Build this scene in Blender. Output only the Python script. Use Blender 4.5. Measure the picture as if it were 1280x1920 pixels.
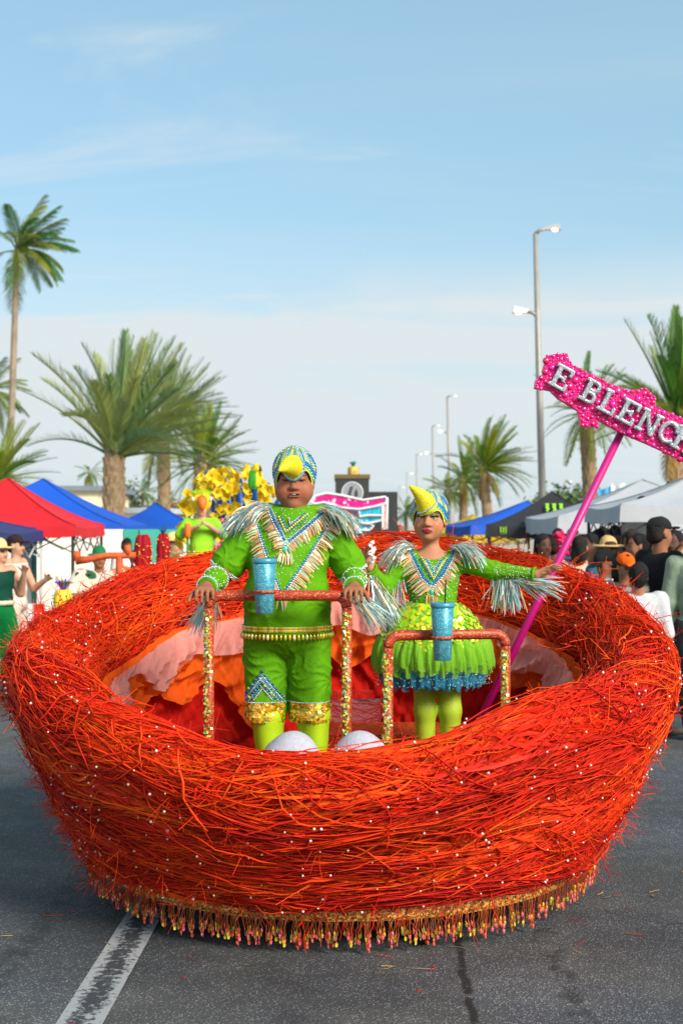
import bpy, math, random
import numpy as np
from mathutils import Vector, Matrix
from mathutils.bvhtree import BVHTree

for _o in list(bpy.data.objects):
    bpy.data.objects.remove(_o)
SC = bpy.context.scene
COL = SC.collection
random.seed(7)
RNG = np.random.default_rng(7)
PI = math.pi
R_ = math.radians

# ------------------------------------------------------------------ camera
CAM_H, FPX, HORIZON = 1.70, 2667.0, 985.0
cam = bpy.data.cameras.new('camera')
cam.sensor_fit = 'VERTICAL'
cam.sensor_height = 36.0
cam.lens = 50.0
cam.shift_y = (HORIZON - 960.0) / 1920.0
cam.clip_start, cam.clip_end = 0.1, 6000
cam.dof.use_dof = True
cam.dof.focus_distance = 6.0
cam.dof.aperture_fstop = 4.0
camo = bpy.data.objects.new('camera', cam)
camo.location = (0, 0, CAM_H)
camo.rotation_euler = (PI / 2, 0, 0)
COL.objects.link(camo)
SC.camera = camo

# ------------------------------------------------------------------ sky, sun, exposure
SUN_EL, SUN_AZ = R_(33), R_(138)          # azimuth clockwise from +Y (view direction): behind the camera, to the right
sun_dir = Vector((math.sin(SUN_AZ) * math.cos(SUN_EL), math.cos(SUN_AZ) * math.cos(SUN_EL), math.sin(SUN_EL)))
W = bpy.data.worlds.new('World')
SC.world = W
W.use_nodes = True
wn, wl = W.node_tree.nodes, W.node_tree.links
wn.clear()
w_out = wn.new('ShaderNodeOutputWorld')
w_bg = wn.new('ShaderNodeBackground')
w_bg.inputs['Strength'].default_value = 0.10
w_sky = wn.new('ShaderNodeTexSky')
w_sky.sky_type = 'NISHITA'
w_sky.sun_disc = False
w_sky.sun_elevation = SUN_EL
w_sky.sun_rotation = SUN_AZ
w_sky.air_density, w_sky.dust_density, w_sky.ozone_density = 1.0, 1.6, 1.6
w_tc = wn.new('ShaderNodeTexCoord')
# thin high cloud: noise over a plane projected on the dome (direction / height)
w_sep = wn.new('ShaderNodeSeparateXYZ')
wl.new(w_tc.outputs['Generated'], w_sep.inputs[0])


def wmath(op, a, b=None, c=None, clamp=False):
    n = wn.new('ShaderNodeMath')
    n.operation = op
    n.use_clamp = clamp
    for i, v in enumerate((a, b, c)):
        if v is None:
            continue
        if isinstance(v, (int, float)):
            n.inputs[i].default_value = v
        else:
            wl.new(v, n.inputs[i])
    return n.outputs[0]


w_zc = wmath('MAXIMUM', w_sep.outputs['Z'], 0.0)
w_den = wmath('ADD', w_zc, 0.09)
w_px = wmath('DIVIDE', w_sep.outputs['X'], w_den)
w_py = wmath('DIVIDE', w_sep.outputs['Y'], w_den)
w_comb = wn.new('ShaderNodeCombineXYZ')
wl.new(w_px, w_comb.inputs[0])
wl.new(w_py, w_comb.inputs[1])


def wcloud(scale, loc, rot, stretch, lo, hi, detail=7, dist=.6, src=None):
    mp = wn.new('ShaderNodeMapping')
    mp.inputs['Location'].default_value = loc
    mp.inputs['Rotation'].default_value = (0, 0, rot)
    mp.inputs['Scale'].default_value = stretch
    wl.new(src or w_comb.outputs[0], mp.inputs[0])
    n = wn.new('ShaderNodeTexNoise')
    n.inputs['Scale'].default_value = scale
    n.inputs['Detail'].default_value = detail
    n.inputs['Roughness'].default_value = .58
    n.inputs['Distortion'].default_value = dist
    wl.new(mp.outputs[0], n.inputs['Vector'])
    r = wn.new('ShaderNodeMapRange')
    r.interpolation_type = 'SMOOTHSTEP'
    r.inputs['From Min'].default_value = lo
    r.inputs['From Max'].default_value = hi
    wl.new(n.outputs['Fac'], r.inputs['Value'])
    return r.outputs[0]


c1 = wcloud(.55, (3.1, .4, 0), .12, (.35, 1, 1), .47, .78)
c2 = wcloud(1.2, (2.3, .2, 0), -.30, (.40, 1.2, 1), .50, .76, 9, 1.8)
c3 = wcloud(2.6, (7.3, 1.9, .6), 0, (1.0, 1.0, 4.2), .36, .68, 10, .9, w_tc.outputs['Generated'])
def wband(a, b, c, d):
    lo_ = wn.new('ShaderNodeMapRange'); lo_.interpolation_type = 'SMOOTHSTEP'
    lo_.inputs['From Min'].default_value = a; lo_.inputs['From Max'].default_value = b
    wl.new(w_zc, lo_.inputs['Value'])
    hi_ = wn.new('ShaderNodeMapRange'); hi_.interpolation_type = 'SMOOTHSTEP'
    hi_.inputs['From Min'].default_value = c; hi_.inputs['From Max'].default_value = d
    hi_.inputs['To Min'].default_value = 1; hi_.inputs['To Max'].default_value = 0
    wl.new(w_zc, hi_.inputs['Value'])
    return wmath('MULTIPLY', lo_.outputs[0], hi_.outputs[0])
w_cl = wmath('MAXIMUM', wmath('MULTIPLY', c1, .42), wmath('MULTIPLY', c2, .60))
w_cl = wmath('MAXIMUM', w_cl, wmath('MULTIPLY', wmath('MULTIPLY', c3, wband(.02, .09, .135, .205)), .95))
# clear sky with a little milky blue, then haze towards the horizon and thin cloud in white
w_base = wn.new('ShaderNodeMix')
w_base.data_type = 'RGBA'
w_base.inputs['Factor'].default_value = .36
wl.new(w_sky.outputs[0], w_base.inputs['A'])
w_base.inputs['B'].default_value = (3.5, 6.2, 7.2, 1)
w_hz = wn.new('ShaderNodeMapRange')
w_hz.interpolation_type = 'SMOOTHSTEP'
w_hz.inputs['From Min'].default_value = .05
w_hz.inputs['From Max'].default_value = .21
w_hz.inputs['To Min'].default_value = .74
w_hz.inputs['To Max'].default_value = .0
wl.new(w_zc, w_hz.inputs['Value'])
w_fac = wmath('ADD', w_hz.outputs[0], w_cl, clamp=True)
w_mix = wn.new('ShaderNodeMix')
w_mix.data_type = 'RGBA'
wl.new(w_fac, w_mix.inputs['Factor'])
wl.new(w_base.outputs['Result'], w_mix.inputs['A'])
w_mix.inputs['B'].default_value = (4.9, 5.4, 5.6, 1)
wl.new(w_mix.outputs['Result'], w_bg.inputs['Color'])
wl.new(w_bg.outputs[0], w_out.inputs['Surface'])

sun = bpy.data.lights.new('sun', 'SUN')
sun.energy = 3.6
sun.angle = R_(20)
sun.color = (1.0, .93, .83)
suno = bpy.data.objects.new('sun', sun)
suno.rotation_euler = (-sun_dir).to_track_quat('-Z', 'Y').to_euler()
suno.location = (8, -6, 12)
COL.objects.link(suno)

SC.view_settings.view_transform = 'Standard'
SC.view_settings.look = 'None'
SC.view_settings.exposure = 0.6
SC.view_settings.gamma = 1.0
SC.view_settings.use_curve_mapping = False


# ------------------------------------------------------------------ helpers
def S(r, g, b, k=1.0):
    def f(c):
        c /= 255.0
        return (c / 12.92 if c <= .04045 else ((c + .055) / 1.055) ** 2.4) * k
    return (f(r), f(g), f(b))


def P(px, py, d):
    """a point of the place at depth d metres seen along the given line of sight"""
    return Vector(((px - 640.0) / FPX * d, d, CAM_H - (py - HORIZON) / FPX * d))


def X(px, d):
    return (px - 640.0) / FPX * d


def Z(py, d):
    return CAM_H - (py - HORIZON) / FPX * d


def tag(o, label=None, cat=None, group=None, kind=None):
    if label: o['label'] = label
    if cat: o['category'] = cat
    if group: o['group'] = group
    if kind: o['kind'] = kind
    return o


def thing(name, label, cat, loc=(0, 0, 0), rz=0, group=None):
    o = bpy.data.objects.new(name, None)
    o.empty_display_size = .1
    COL.objects.link(o)
    o.location = loc
    o.rotation_euler = (0, 0, rz)
    return tag(o, label, cat, group)


def link(name, me, parent=None, loc=None):
    o = bpy.data.objects.new(name, me)
    COL.objects.link(o)
    if parent is not None: o.parent = parent
    if loc is not None: o.location = loc
    return o


def mesh_np(name, V, F, mat, cols=None, smooth=True):
    V = np.ascontiguousarray(V, dtype=np.float32)
    F = np.ascontiguousarray(F, dtype=np.int32)
    me = bpy.data.meshes.new(name)
    me.vertices.add(len(V))
    me.vertices.foreach_set('co', V.ravel())
    k = F.shape[1]
    me.loops.add(F.size)
    me.loops.foreach_set('vertex_index', F.ravel())
    me.polygons.add(len(F))
    me.polygons.foreach_set('loop_start', np.arange(0, F.size, k, dtype=np.int32))
    me.polygons.foreach_set('use_smooth', np.full(len(F), smooth))
    me.update(calc_edges=True)
    if cols is not None:
        ca = me.color_attributes.new('col', 'FLOAT_COLOR', 'POINT')
        c4 = np.ones((len(V), 4), dtype=np.float32)
        c4[:, :3] = cols
        ca.data.foreach_set('color', c4.ravel())
    if mat: me.materials.append(mat)
    return me


class MB:
    """collects shapes of one part and links them as one mesh"""
    def __init__(s):
        s.v, s.f, s.c = [], [], []
        s.col = (1, 1, 1)

    def add(s, V, F):
        n = len(s.v)
        s.v += [tuple(p) for p in V]
        s.c += [s.col] * len(V)
        s.f += [tuple(i + n for i in f) for f in F]

    def box(s, c, d, rz=0, top=1.0, rx=0, ry=0):
        M = Matrix.Rotation(rz, 3, 'Z') @ Matrix.Rotation(ry, 3, 'Y') @ Matrix.Rotation(rx, 3, 'X')
        V = []
        for z in (-1, 1):
            k = top if z > 0 else 1
            for x, y in ((-1, -1), (1, -1), (1, 1), (-1, 1)):
                V.append(Vector(c) + M @ Vector((x * d[0] / 2 * k, y * d[1] / 2 * k, z * d[2] / 2)))
        s.add(V, [(3, 2, 1, 0), (4, 5, 6, 7), (0, 1, 5, 4), (1, 2, 6, 5), (2, 3, 7, 6), (3, 0, 4, 7)])

    def tube(s, pts, rad, n=8, cap=True):
        pts = [Vector(p) for p in pts]
        if isinstance(rad, (int, float)): rad = [rad] * len(pts)
        V, F = [], []
        a = None
        for i, p in enumerate(pts):
            t = (pts[min(i + 1, len(pts) - 1)] - pts[max(i - 1, 0)]).normalized()
            if a is None:
                a = t.orthogonal().normalized()
            else:
                a = (a - t * a.dot(t)).normalized()
            b = t.cross(a)
            for k in range(n):
                q = 2 * PI * k / n
                V.append(p + (a * math.cos(q) + b * math.sin(q)) * rad[i])
        for i in range(len(pts) - 1):
            for k in range(n):
                F.append((i * n + k, i * n + (k + 1) % n, (i + 1) * n + (k + 1) % n, (i + 1) * n + k))
        if cap:
            F.append(tuple(range(n - 1, -1, -1)))
            F.append(tuple(range((len(pts) - 1) * n, len(pts) * n)))
        s.add(V, F)

    def lathe(s, prof, n=16, c=(0, 0, 0), M=None):
        V, F = [], []
        c = Vector(c)
        for r, z in prof:
            for k in range(n):
                q = 2 * PI * k / n
                p = Vector((r * math.cos(q), r * math.sin(q), z))
                V.append(c + (M @ p if M else p))
        for i in range(len(prof) - 1):
            for k in range(n):
                F.append((i * n + k, i * n + (k + 1) % n, (i + 1) * n + (k + 1) % n, (i + 1) * n + k))
        F.append(tuple(range(n - 1, -1, -1)))
        F.append(tuple(range((len(prof) - 1) * n, len(prof) * n)))
        s.add(V, F)

    def ball(s, c, r, n=8, m=5, M=None):
        if isinstance(r, (int, float)): r = (r, r, r)
        V, F = [], []
        c = Vector(c)
        for i in range(1, m):
            a = PI * i / m
            for k in range(n):
                q = 2 * PI * k / n
                p = Vector((r[0] * math.sin(a) * math.cos(q), r[1] * math.sin(a) * math.sin(q), -r[2] * math.cos(a)))
                V.append(c + (M @ p if M else p))
        for e in (-1, 1):
            p = Vector((0, 0, e * r[2]))
            V.append(c + (M @ p if M else p))
        b, t = len(V) - 2, len(V) - 1
        for i in range(m - 2):
            for k in range(n):
                F.append((i * n + k, i * n + (k + 1) % n, (i + 1) * n + (k + 1) % n, (i + 1) * n + k))
        for k in range(n):
            F.append((b, (k + 1) % n, k))
            F.append((t, (m - 2) * n + k, (m - 2) * n + (k + 1) % n))
        s.add(V, F)

    def ribbon(s, pts, w, side):
        """flat strip; w widths, side = sideways vector"""
        V, F = [], []
        sd = Vector(side)
        for p, k in zip(pts, w):
            V += [Vector(p) - sd * k / 2, Vector(p) + sd * k / 2]
        for i in range(len(pts) - 1):
            F.append((2 * i, 2 * i + 1, 2 * i + 3, 2 * i + 2))
        s.add(V, F)

    def mesh(s, name, mat, smooth=False):
        me = bpy.data.meshes.new(name)
        me.from_pydata(s.v, [], s.f)
        if smooth: me.polygons.foreach_set('use_smooth', [True] * len(me.polygons))
        ca = me.color_attributes.new('col', 'FLOAT_COLOR', 'POINT')
        ca.data.foreach_set('color', np.array([(c[0], c[1], c[2], 1) for c in s.c], dtype=np.float32).ravel())
        if mat: me.materials.append(mat)
        me.update()
        return me

    def build(s, name, mat, parent=None, smooth=False, loc=None):
        return link(name, s.mesh(name, mat, smooth), parent, loc)


def mat(name, col=(.5, .5, .5), rough=.6, metal=0.0, attr=False, noise=None, bump=None, coat=0, alpha=1.0, sss=0, emit=None,
        objrand=None, trans=0, spec=.5, sheen=0, glitter=None):
    """procedural material. noise=(scale, amount) tints the colour, bump=(scale, strength), glitter=(scale, amount): facets with varied colour"""
    m = bpy.data.materials.new(name)
    m.use_nodes = True
    N, L = m.node_tree.nodes, m.node_tree.links
    b = N['Principled BSDF']
    b.inputs['Roughness'].default_value = rough
    b.inputs['Metallic'].default_value = metal
    b.inputs['Specular IOR Level'].default_value = spec
    b.inputs['Coat Weight'].default_value = coat
    b.inputs['Coat Roughness'].default_value = .15
    b.inputs['Sheen Weight'].default_value = sheen
    tc = N.new('ShaderNodeTexCoord')
    if attr:
        a = N.new('ShaderNodeAttribute')
        a.attribute_name = 'col'
        src = a.outputs['Color']
    else:
        a = N.new('ShaderNodeRGB')
        a.outputs[0].default_value = (*col, 1)
        src = a.outputs[0]
    if objrand:
        oi = N.new('ShaderNodeObjectInfo')
        mx = N.new('ShaderNodeMix')
        mx.data_type = 'RGBA'
        L.new(oi.outputs['Random'], mx.inputs['Factor'])
        L.new(src, mx.inputs['A'])
        mx.inputs['B'].default_value = (*objrand, 1)
        src = mx.outputs['Result']
    if noise:
        n = N.new('ShaderNodeTexNoise')
        n.inputs['Scale'].default_value = noise[0]
        n.inputs['Detail'].default_value = 6
        L.new(tc.outputs['Object'], n.inputs['Vector'])
        mr = N.new('ShaderNodeMapRange')
        mr.inputs['From Min'].default_value = .3
        mr.inputs['From Max'].default_value = .7
        mr.inputs['To Min'].default_value = 1 - noise[1]
        mr.inputs['To Max'].default_value = 1 + noise[1]
        L.new(n.outputs['Fac'], mr.inputs['Value'])
        mx = N.new('ShaderNodeMix')
        mx.data_type = 'RGBA'
        mx.blend_type = 'MULTIPLY'
        mx.inputs['Factor'].default_value = 1
        L.new(src, mx.inputs['A'])
        L.new(mr.outputs[0], mx.inputs['B'])
        src = mx.outputs['Result']
    if glitter:
        v = N.new('ShaderNodeTexVoronoi')
        v.inputs['Scale'].default_value = glitter[0]
        L.new(tc.outputs['Object'], v.inputs['Vector'])
        hs = N.new('ShaderNodeSeparateColor')
        L.new(v.outputs['Color'], hs.inputs[0])
        mr = N.new('ShaderNodeMapRange')
        mr.inputs['To Min'].default_value = 1 - glitter[1]
        mr.inputs['To Max'].default_value = 1 + glitter[1]
        L.new(hs.outputs[0], mr.inputs['Value'])
        mx = N.new('ShaderNodeMix')
        mx.data_type = 'RGBA'
        mx.blend_type = 'MULTIPLY'
        mx.inputs['Factor'].default_value = 1
        L.new(src, mx.inputs['A'])
        L.new(mr.outputs[0], mx.inputs['B'])
        src = mx.outputs['Result']
        if len(glitter) > 2:
            th = N.new('ShaderNodeMath')
            th.operation = 'GREATER_THAN'
            th.inputs[1].default_value = glitter[3]
            L.new(hs.outputs[1], th.inputs[0])
            mx = N.new('ShaderNodeMix')
            mx.data_type = 'RGBA'
            L.new(th.outputs[0], mx.inputs['Factor'])
            L.new(src, mx.inputs['A'])
            mx.inputs['B'].default_value = (*glitter[2], 1)
            src = mx.outputs['Result']
        nm = N.new('ShaderNodeBump')
        nm.inputs['Strength'].default_value = .6
        nm.inputs['Distance'].default_value = .004
        L.new(hs.outputs[2], nm.inputs['Height'])
        L.new(nm.outputs[0], b.inputs['Normal'])
    L.new(src, b.inputs['Base Color'])
    if bump:
        n = N.new('ShaderNodeTexNoise')
        n.inputs['Scale'].default_value = bump[0]
        n.inputs['Detail'].default_value = 5
        n.inputs['Distortion'].default_value = bump[2] if len(bump) > 2 else 0
        L.new(tc.outputs['Object'], n.inputs['Vector'])
        nm = N.new('ShaderNodeBump')
        nm.inputs['Strength'].default_value = bump[1]
        nm.inputs['Distance'].default_value = .02
        L.new(n.outputs['Fac'], nm.inputs['Height'])
        L.new(nm.outputs[0], b.inputs['Normal'])
    if sss:
        b.inputs['Subsurface Weight'].default_value = sss
        b.inputs['Subsurface Radius'].default_value = (.012, .005, .003)
        b.inputs['Subsurface Scale'].default_value = 1
    if emit:
        b.inputs['Emission Color'].default_value = (*emit[0], 1)
        b.inputs['Emission Strength'].default_value = emit[1]
    if trans:                                            # thin cloth or leaf: light comes through
        t = N.new('ShaderNodeBsdfTranslucent')
        L.new(src, t.inputs['Color'])
        ms = N.new('ShaderNodeMixShader')
        ms.inputs[0].default_value = trans
        L.new(b.outputs[0], ms.inputs[1])
        L.new(t.outputs[0], ms.inputs[2])
        last = ms.outputs[0]
    else:
        last = b.outputs[0]
    if alpha < 1:
        t = N.new('ShaderNodeBsdfTransparent')
        ms = N.new('ShaderNodeMixShader')
        ms.inputs[0].default_value = alpha
        L.new(t.outputs[0], ms.inputs[1])
        L.new(last, ms.inputs[2])
        last = ms.outputs[0]
    L.new(last, N['Material Output'].inputs['Surface'])
    return m


# --- smooth implicit bodies: tapered capsules and ellipsoids blended on a grid, meshed by surface nets
class Field:
    def __init__(s, lo, hi, h):
        s.h = h
        s.lo = np.array(lo, dtype=np.float32)
        s.n = np.ceil((np.array(hi) - np.array(lo)) / h).astype(int) + 1
        s.f = np.full(s.n, 9.0, dtype=np.float32)
        s.ax = [s.lo[i] + h * np.arange(s.n[i], dtype=np.float32) for i in range(3)]

    def _sl(s, lo, hi):
        a = np.clip(np.floor((np.array(lo) - s.lo) / s.h).astype(int), 0, s.n)
        b = np.clip(np.ceil((np.array(hi) - s.lo) / s.h).astype(int) + 1, 0, s.n)
        if np.any(b <= a): return None, None
        sl = tuple(slice(int(i), int(j)) for i, j in zip(a, b))
        return sl, (s.ax[0][sl[0]][:, None, None], s.ax[1][sl[1]][None, :, None], s.ax[2][sl[2]][None, None, :])

    @staticmethod
    def _smin(a, b, k):
        if k <= 0: return np.minimum(a, b)
        h = np.clip(.5 + .5 * (b - a) / k, 0, 1)
        return b + (a - b) * h - k * h * (1 - h)

    def _put(s, sl, d, k, sub):
        if sub:
            s.f[sl] = -s._smin(-s.f[sl], d, k)
        else:
            s.f[sl] = s._smin(s.f[sl], d, k)

    def cone(s, a, b, ra, rb, k=.015, sub=False):
        a, b = np.array(a, dtype=np.float32), np.array(b, dtype=np.float32)
        m = max(ra, rb) + k * 1.5 + 3 * s.h
        sl, g = s._sl(np.minimum(a, b) - m, np.maximum(a, b) + m)
        if sl is None: return
        ab = b - a
        L2 = float(ab @ ab) + 1e-9
        dx, dy, dz = g[0] - a[0], g[1] - a[1], g[2] - a[2]
        t = np.clip((dx * ab[0] + dy * ab[1] + dz * ab[2]) / L2, 0, 1)
        d = np.sqrt((dx - t * ab[0]) ** 2 + (dy - t * ab[1]) ** 2 + (dz - t * ab[2]) ** 2) - (ra + t * (rb - ra))
        s._put(sl, d, k, sub)

    def ell(s, c, r, R=None, k=.015, sub=False):
        c = np.array(c, dtype=np.float32)
        r = np.array(r, dtype=np.float32)
        m = (float(r.max()) if R is not None else r) + k * 1.5 + 3 * s.h
        sl, g = s._sl(c - m, c + m)
        if sl is None: return
        dx, dy, dz = g[0] - c[0], g[1] - c[1], g[2] - c[2]
        if R is not None:
            R = np.array(R, dtype=np.float32)
            dx, dy, dz = (R[0, 0] * dx + R[1, 0] * dy + R[2, 0] * dz, R[0, 1] * dx + R[1, 1] * dy + R[2, 1] * dz,
                          R[0, 2] * dx + R[1, 2] * dy + R[2, 2] * dz)
        k0 = np.sqrt((dx / r[0]) ** 2 + (dy / r[1]) ** 2 + (dz / r[2]) ** 2)
        k1 = np.sqrt((dx / r[0] ** 2) ** 2 + (dy / r[1] ** 2) ** 2 + (dz / r[2] ** 2) ** 2) + 1e-6
        s._put(sl, k0 * (k0 - 1) / k1, k, sub)

    def box(s, c, half, rnd=.005, k=.0):
        c, half = np.array(c), np.array(half)
        m = half + rnd + k * 1.5 + 3 * s.h
        sl, g = s._sl(c - m, c + m)
        q = [np.abs(g[i] - c[i]) - half[i] + rnd for i in range(3)]
        d = np.sqrt(sum(np.maximum(v, 0) ** 2 for v in q)) + np.minimum(np.maximum(np.maximum(q[0], q[1]), q[2]), 0) - rnd
        s._put(sl, d, k, False)

    def clip(s, nrm, off, k=.004):
        """keep the side where nrm . p < off"""
        d = s.ax[0][:, None, None] * nrm[0] + s.ax[1][None, :, None] * nrm[1] + s.ax[2][None, None, :] * nrm[2] - off
        s.f = -s._smin(-s.f, -d, k)

    def mesh(s):
        f = s.f
        f[0], f[-1], f[:, 0], f[:, -1], f[:, :, 0], f[:, :, -1] = 9, 9, 9, 9, 9, 9
        i = (f < 0)
        cnt = np.zeros(np.array(f.shape) - 1, dtype=np.int8)
        offs = [(a, b, c) for a in (0, 1) for b in (0, 1) for c in (0, 1)]
        sh = cnt.shape
        for o in offs:
            cnt += i[o[0]:o[0] + sh[0], o[1]:o[1] + sh[1], o[2]:o[2] + sh[2]]
        act = (cnt > 0) & (cnt < 8)
        ijk = np.argwhere(act)
        idx = np.full(sh, -1, dtype=np.int64)
        idx[act] = np.arange(len(ijk))
        cv = np.stack([f[ijk[:, 0] + o[0], ijk[:, 1] + o[1], ijk[:, 2] + o[2]] for o in offs], 1)
        acc = np.zeros((len(ijk), 3))
        num = np.zeros(len(ijk))
        oa = np.array(offs, dtype=float)
        for p in range(8):
            for q in range(p + 1, 8):
                if abs(oa[p] - oa[q]).sum() != 1: continue
                cr = (cv[:, p] < 0) != (cv[:, q] < 0)
                t = np.where(cr, cv[:, p] / np.where(cr, cv[:, p] - cv[:, q], 1), 0)
                acc += np.where(cr[:, None], oa[p] + t[:, None] * (oa[q] - oa[p]), 0)
                num += cr
        V = s.lo + s.h * (ijk + acc / num[:, None])
        Q = []
        for axn in range(3):
            u, w = (axn + 1) % 3, (axn + 2) % 3
            A = [slice(None)] * 3; B = [slice(None)] * 3
            A[axn] = slice(0, -1); B[axn] = slice(1, None)
            e = np.argwhere(i[tuple(A)] != i[tuple(B)])
            fl = i[e[:, 0], e[:, 1], e[:, 2]]
            def cell(du, dw):
                c = e.copy(); c[:, u] += du; c[:, w] += dw
                return idx[c[:, 0], c[:, 1], c[:, 2]]
            q = np.stack([cell(-1, -1), cell(0, -1), cell(0, 0), cell(-1, 0)], 1)
            q = np.where(fl[:, None], q, q[:, ::-1])
            Q.append(q)
        return V.astype(np.float32), np.concatenate(Q).astype(np.int32)


def vnoise(V, f, seed=0):
    """cheap smooth noise from sines, -1..1"""
    r = np.random.default_rng(seed)
    o = np.zeros(len(V))
    for _ in range(6):
        k = r.normal(size=3) * f
        o += np.sin(V @ k + r.uniform(0, 6.28))
    return o / 3.0


def strands(paths, width, sides=3, cols=None, flat=False, ref=None):
    """paths [N,S,3], width [N,S] -> verts, quads, colours; tubes of three sides or flat strips"""
    N, K, _ = paths.shape
    t = np.gradient(paths, axis=1)
    t /= np.linalg.norm(t, axis=2, keepdims=True) + 1e-9
    ref = RNG.normal(size=(N, 1, 3)) if ref is None else ref
    a = np.cross(t, ref)
    a /= np.linalg.norm(a, axis=2, keepdims=True) + 1e-9
    b = np.cross(t, a)
    n = 2 if flat else sides
    rings = []
    for k in range(n):
        q = 2 * PI * k / n
        rings.append(paths + (a * math.cos(q) + b * math.sin(q)) * width[:, :, None] / 2)
    V = np.stack(rings, 2).reshape(-1, 3)
    base = (np.arange(N)[:, None] * K + np.arange(K - 1)[None, :]).ravel() * n
    F = []
    for k in range(n if not flat else 1):
        k2 = (k + 1) % n
        F.append(np.stack([base + k, base + k2, base + n + k2, base + n + k], 1))
    F = np.concatenate(F)
    C = None if cols is None else np.repeat(cols, K * n, axis=0)
    return V, F, C


_ico = None
def beads(pts, rad, cols=None, m=None):
    """many small beads as one mesh: octahedra split once"""
    global _ico
    if _ico is None:
        v = [(1, 0, 0), (-1, 0, 0), (0, 1, 0), (0, -1, 0), (0, 0, 1), (0, 0, -1)]
        f = [(0, 2, 4), (2, 1, 4), (1, 3, 4), (3, 0, 4), (2, 0, 5), (1, 2, 5), (3, 1, 5), (0, 3, 5)]
        v = [Vector(p) for p in v]
        nf, cache = [], {}
        def mid(a, b):
            k = (min(a, b), max(a, b))
            if k not in cache:
                v.append(((v[a] + v[b]) / 2).normalized()); cache[k] = len(v) - 1
            return cache[k]
        for a, b, c in f:
            x, y, z = mid(a, b), mid(b, c), mid(c, a)
            nf += [(a, x, z), (b, y, x), (c, z, y), (x, y, z)]
        _ico = (np.array(v), np.array(nf))
    v, f = _ico
    pts = np.array(pts, dtype=float)
    rad = np.broadcast_to(np.array(rad, dtype=float), (len(pts),))
    V = (pts[:, None, :] + v[None] * rad[:, None, None]).reshape(-1, 3)
    F = (f[None] + (np.arange(len(pts)) * len(v))[:, None, None]).reshape(-1, 3)
    C = None if cols is None else np.repeat(np.array(cols), len(v), axis=0)
    return V, F, C


# ------------------------------------------------------------------ shared materials
M = {}
M['skin'] = mat('skin', attr=True, rough=.62, spec=.3, sss=.12, noise=(55, .07), bump=(300, .06))
M['cloth'] = mat('cloth', attr=True, rough=.85, noise=(9, .14), bump=(9, .6, 1.2), spec=.2)
M['hair'] = mat('hair', attr=True, spec=.2, rough=.75, noise=(60, .3), bump=(70, .5))
M['paint'] = mat('paint', attr=True, rough=.5, noise=(5, .06))
M['shine'] = mat('shine', attr=True, rough=.22, metal=.45, coat=.4)
M['film'] = mat('film', attr=True, rough=.25, metal=.15, coat=.3, trans=.25)
M['pearl'] = mat('pearl', attr=True, rough=.18, metal=.0, coat=.8, spec=.7)
M['dark_metal'] = mat('dark_metal', S(52, 52, 55), .45, .6)
M['rubber'] = mat('rubber', (.02, .02, .02), .8)
# ------------------------------------------------------------------ ground, road, kerbs
YAW = R_(1.4)
RD = Vector((math.sin(YAW), math.cos(YAW), 0))          # direction of the road
RX = Vector((math.cos(YAW), -math.sin(YAW), 0))


def road_pt(u, v, z=0.0):
    """u metres to the right of the camera line, v metres along the road"""
    return RX * u + RD * v + Vector((0, 0, z))


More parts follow.
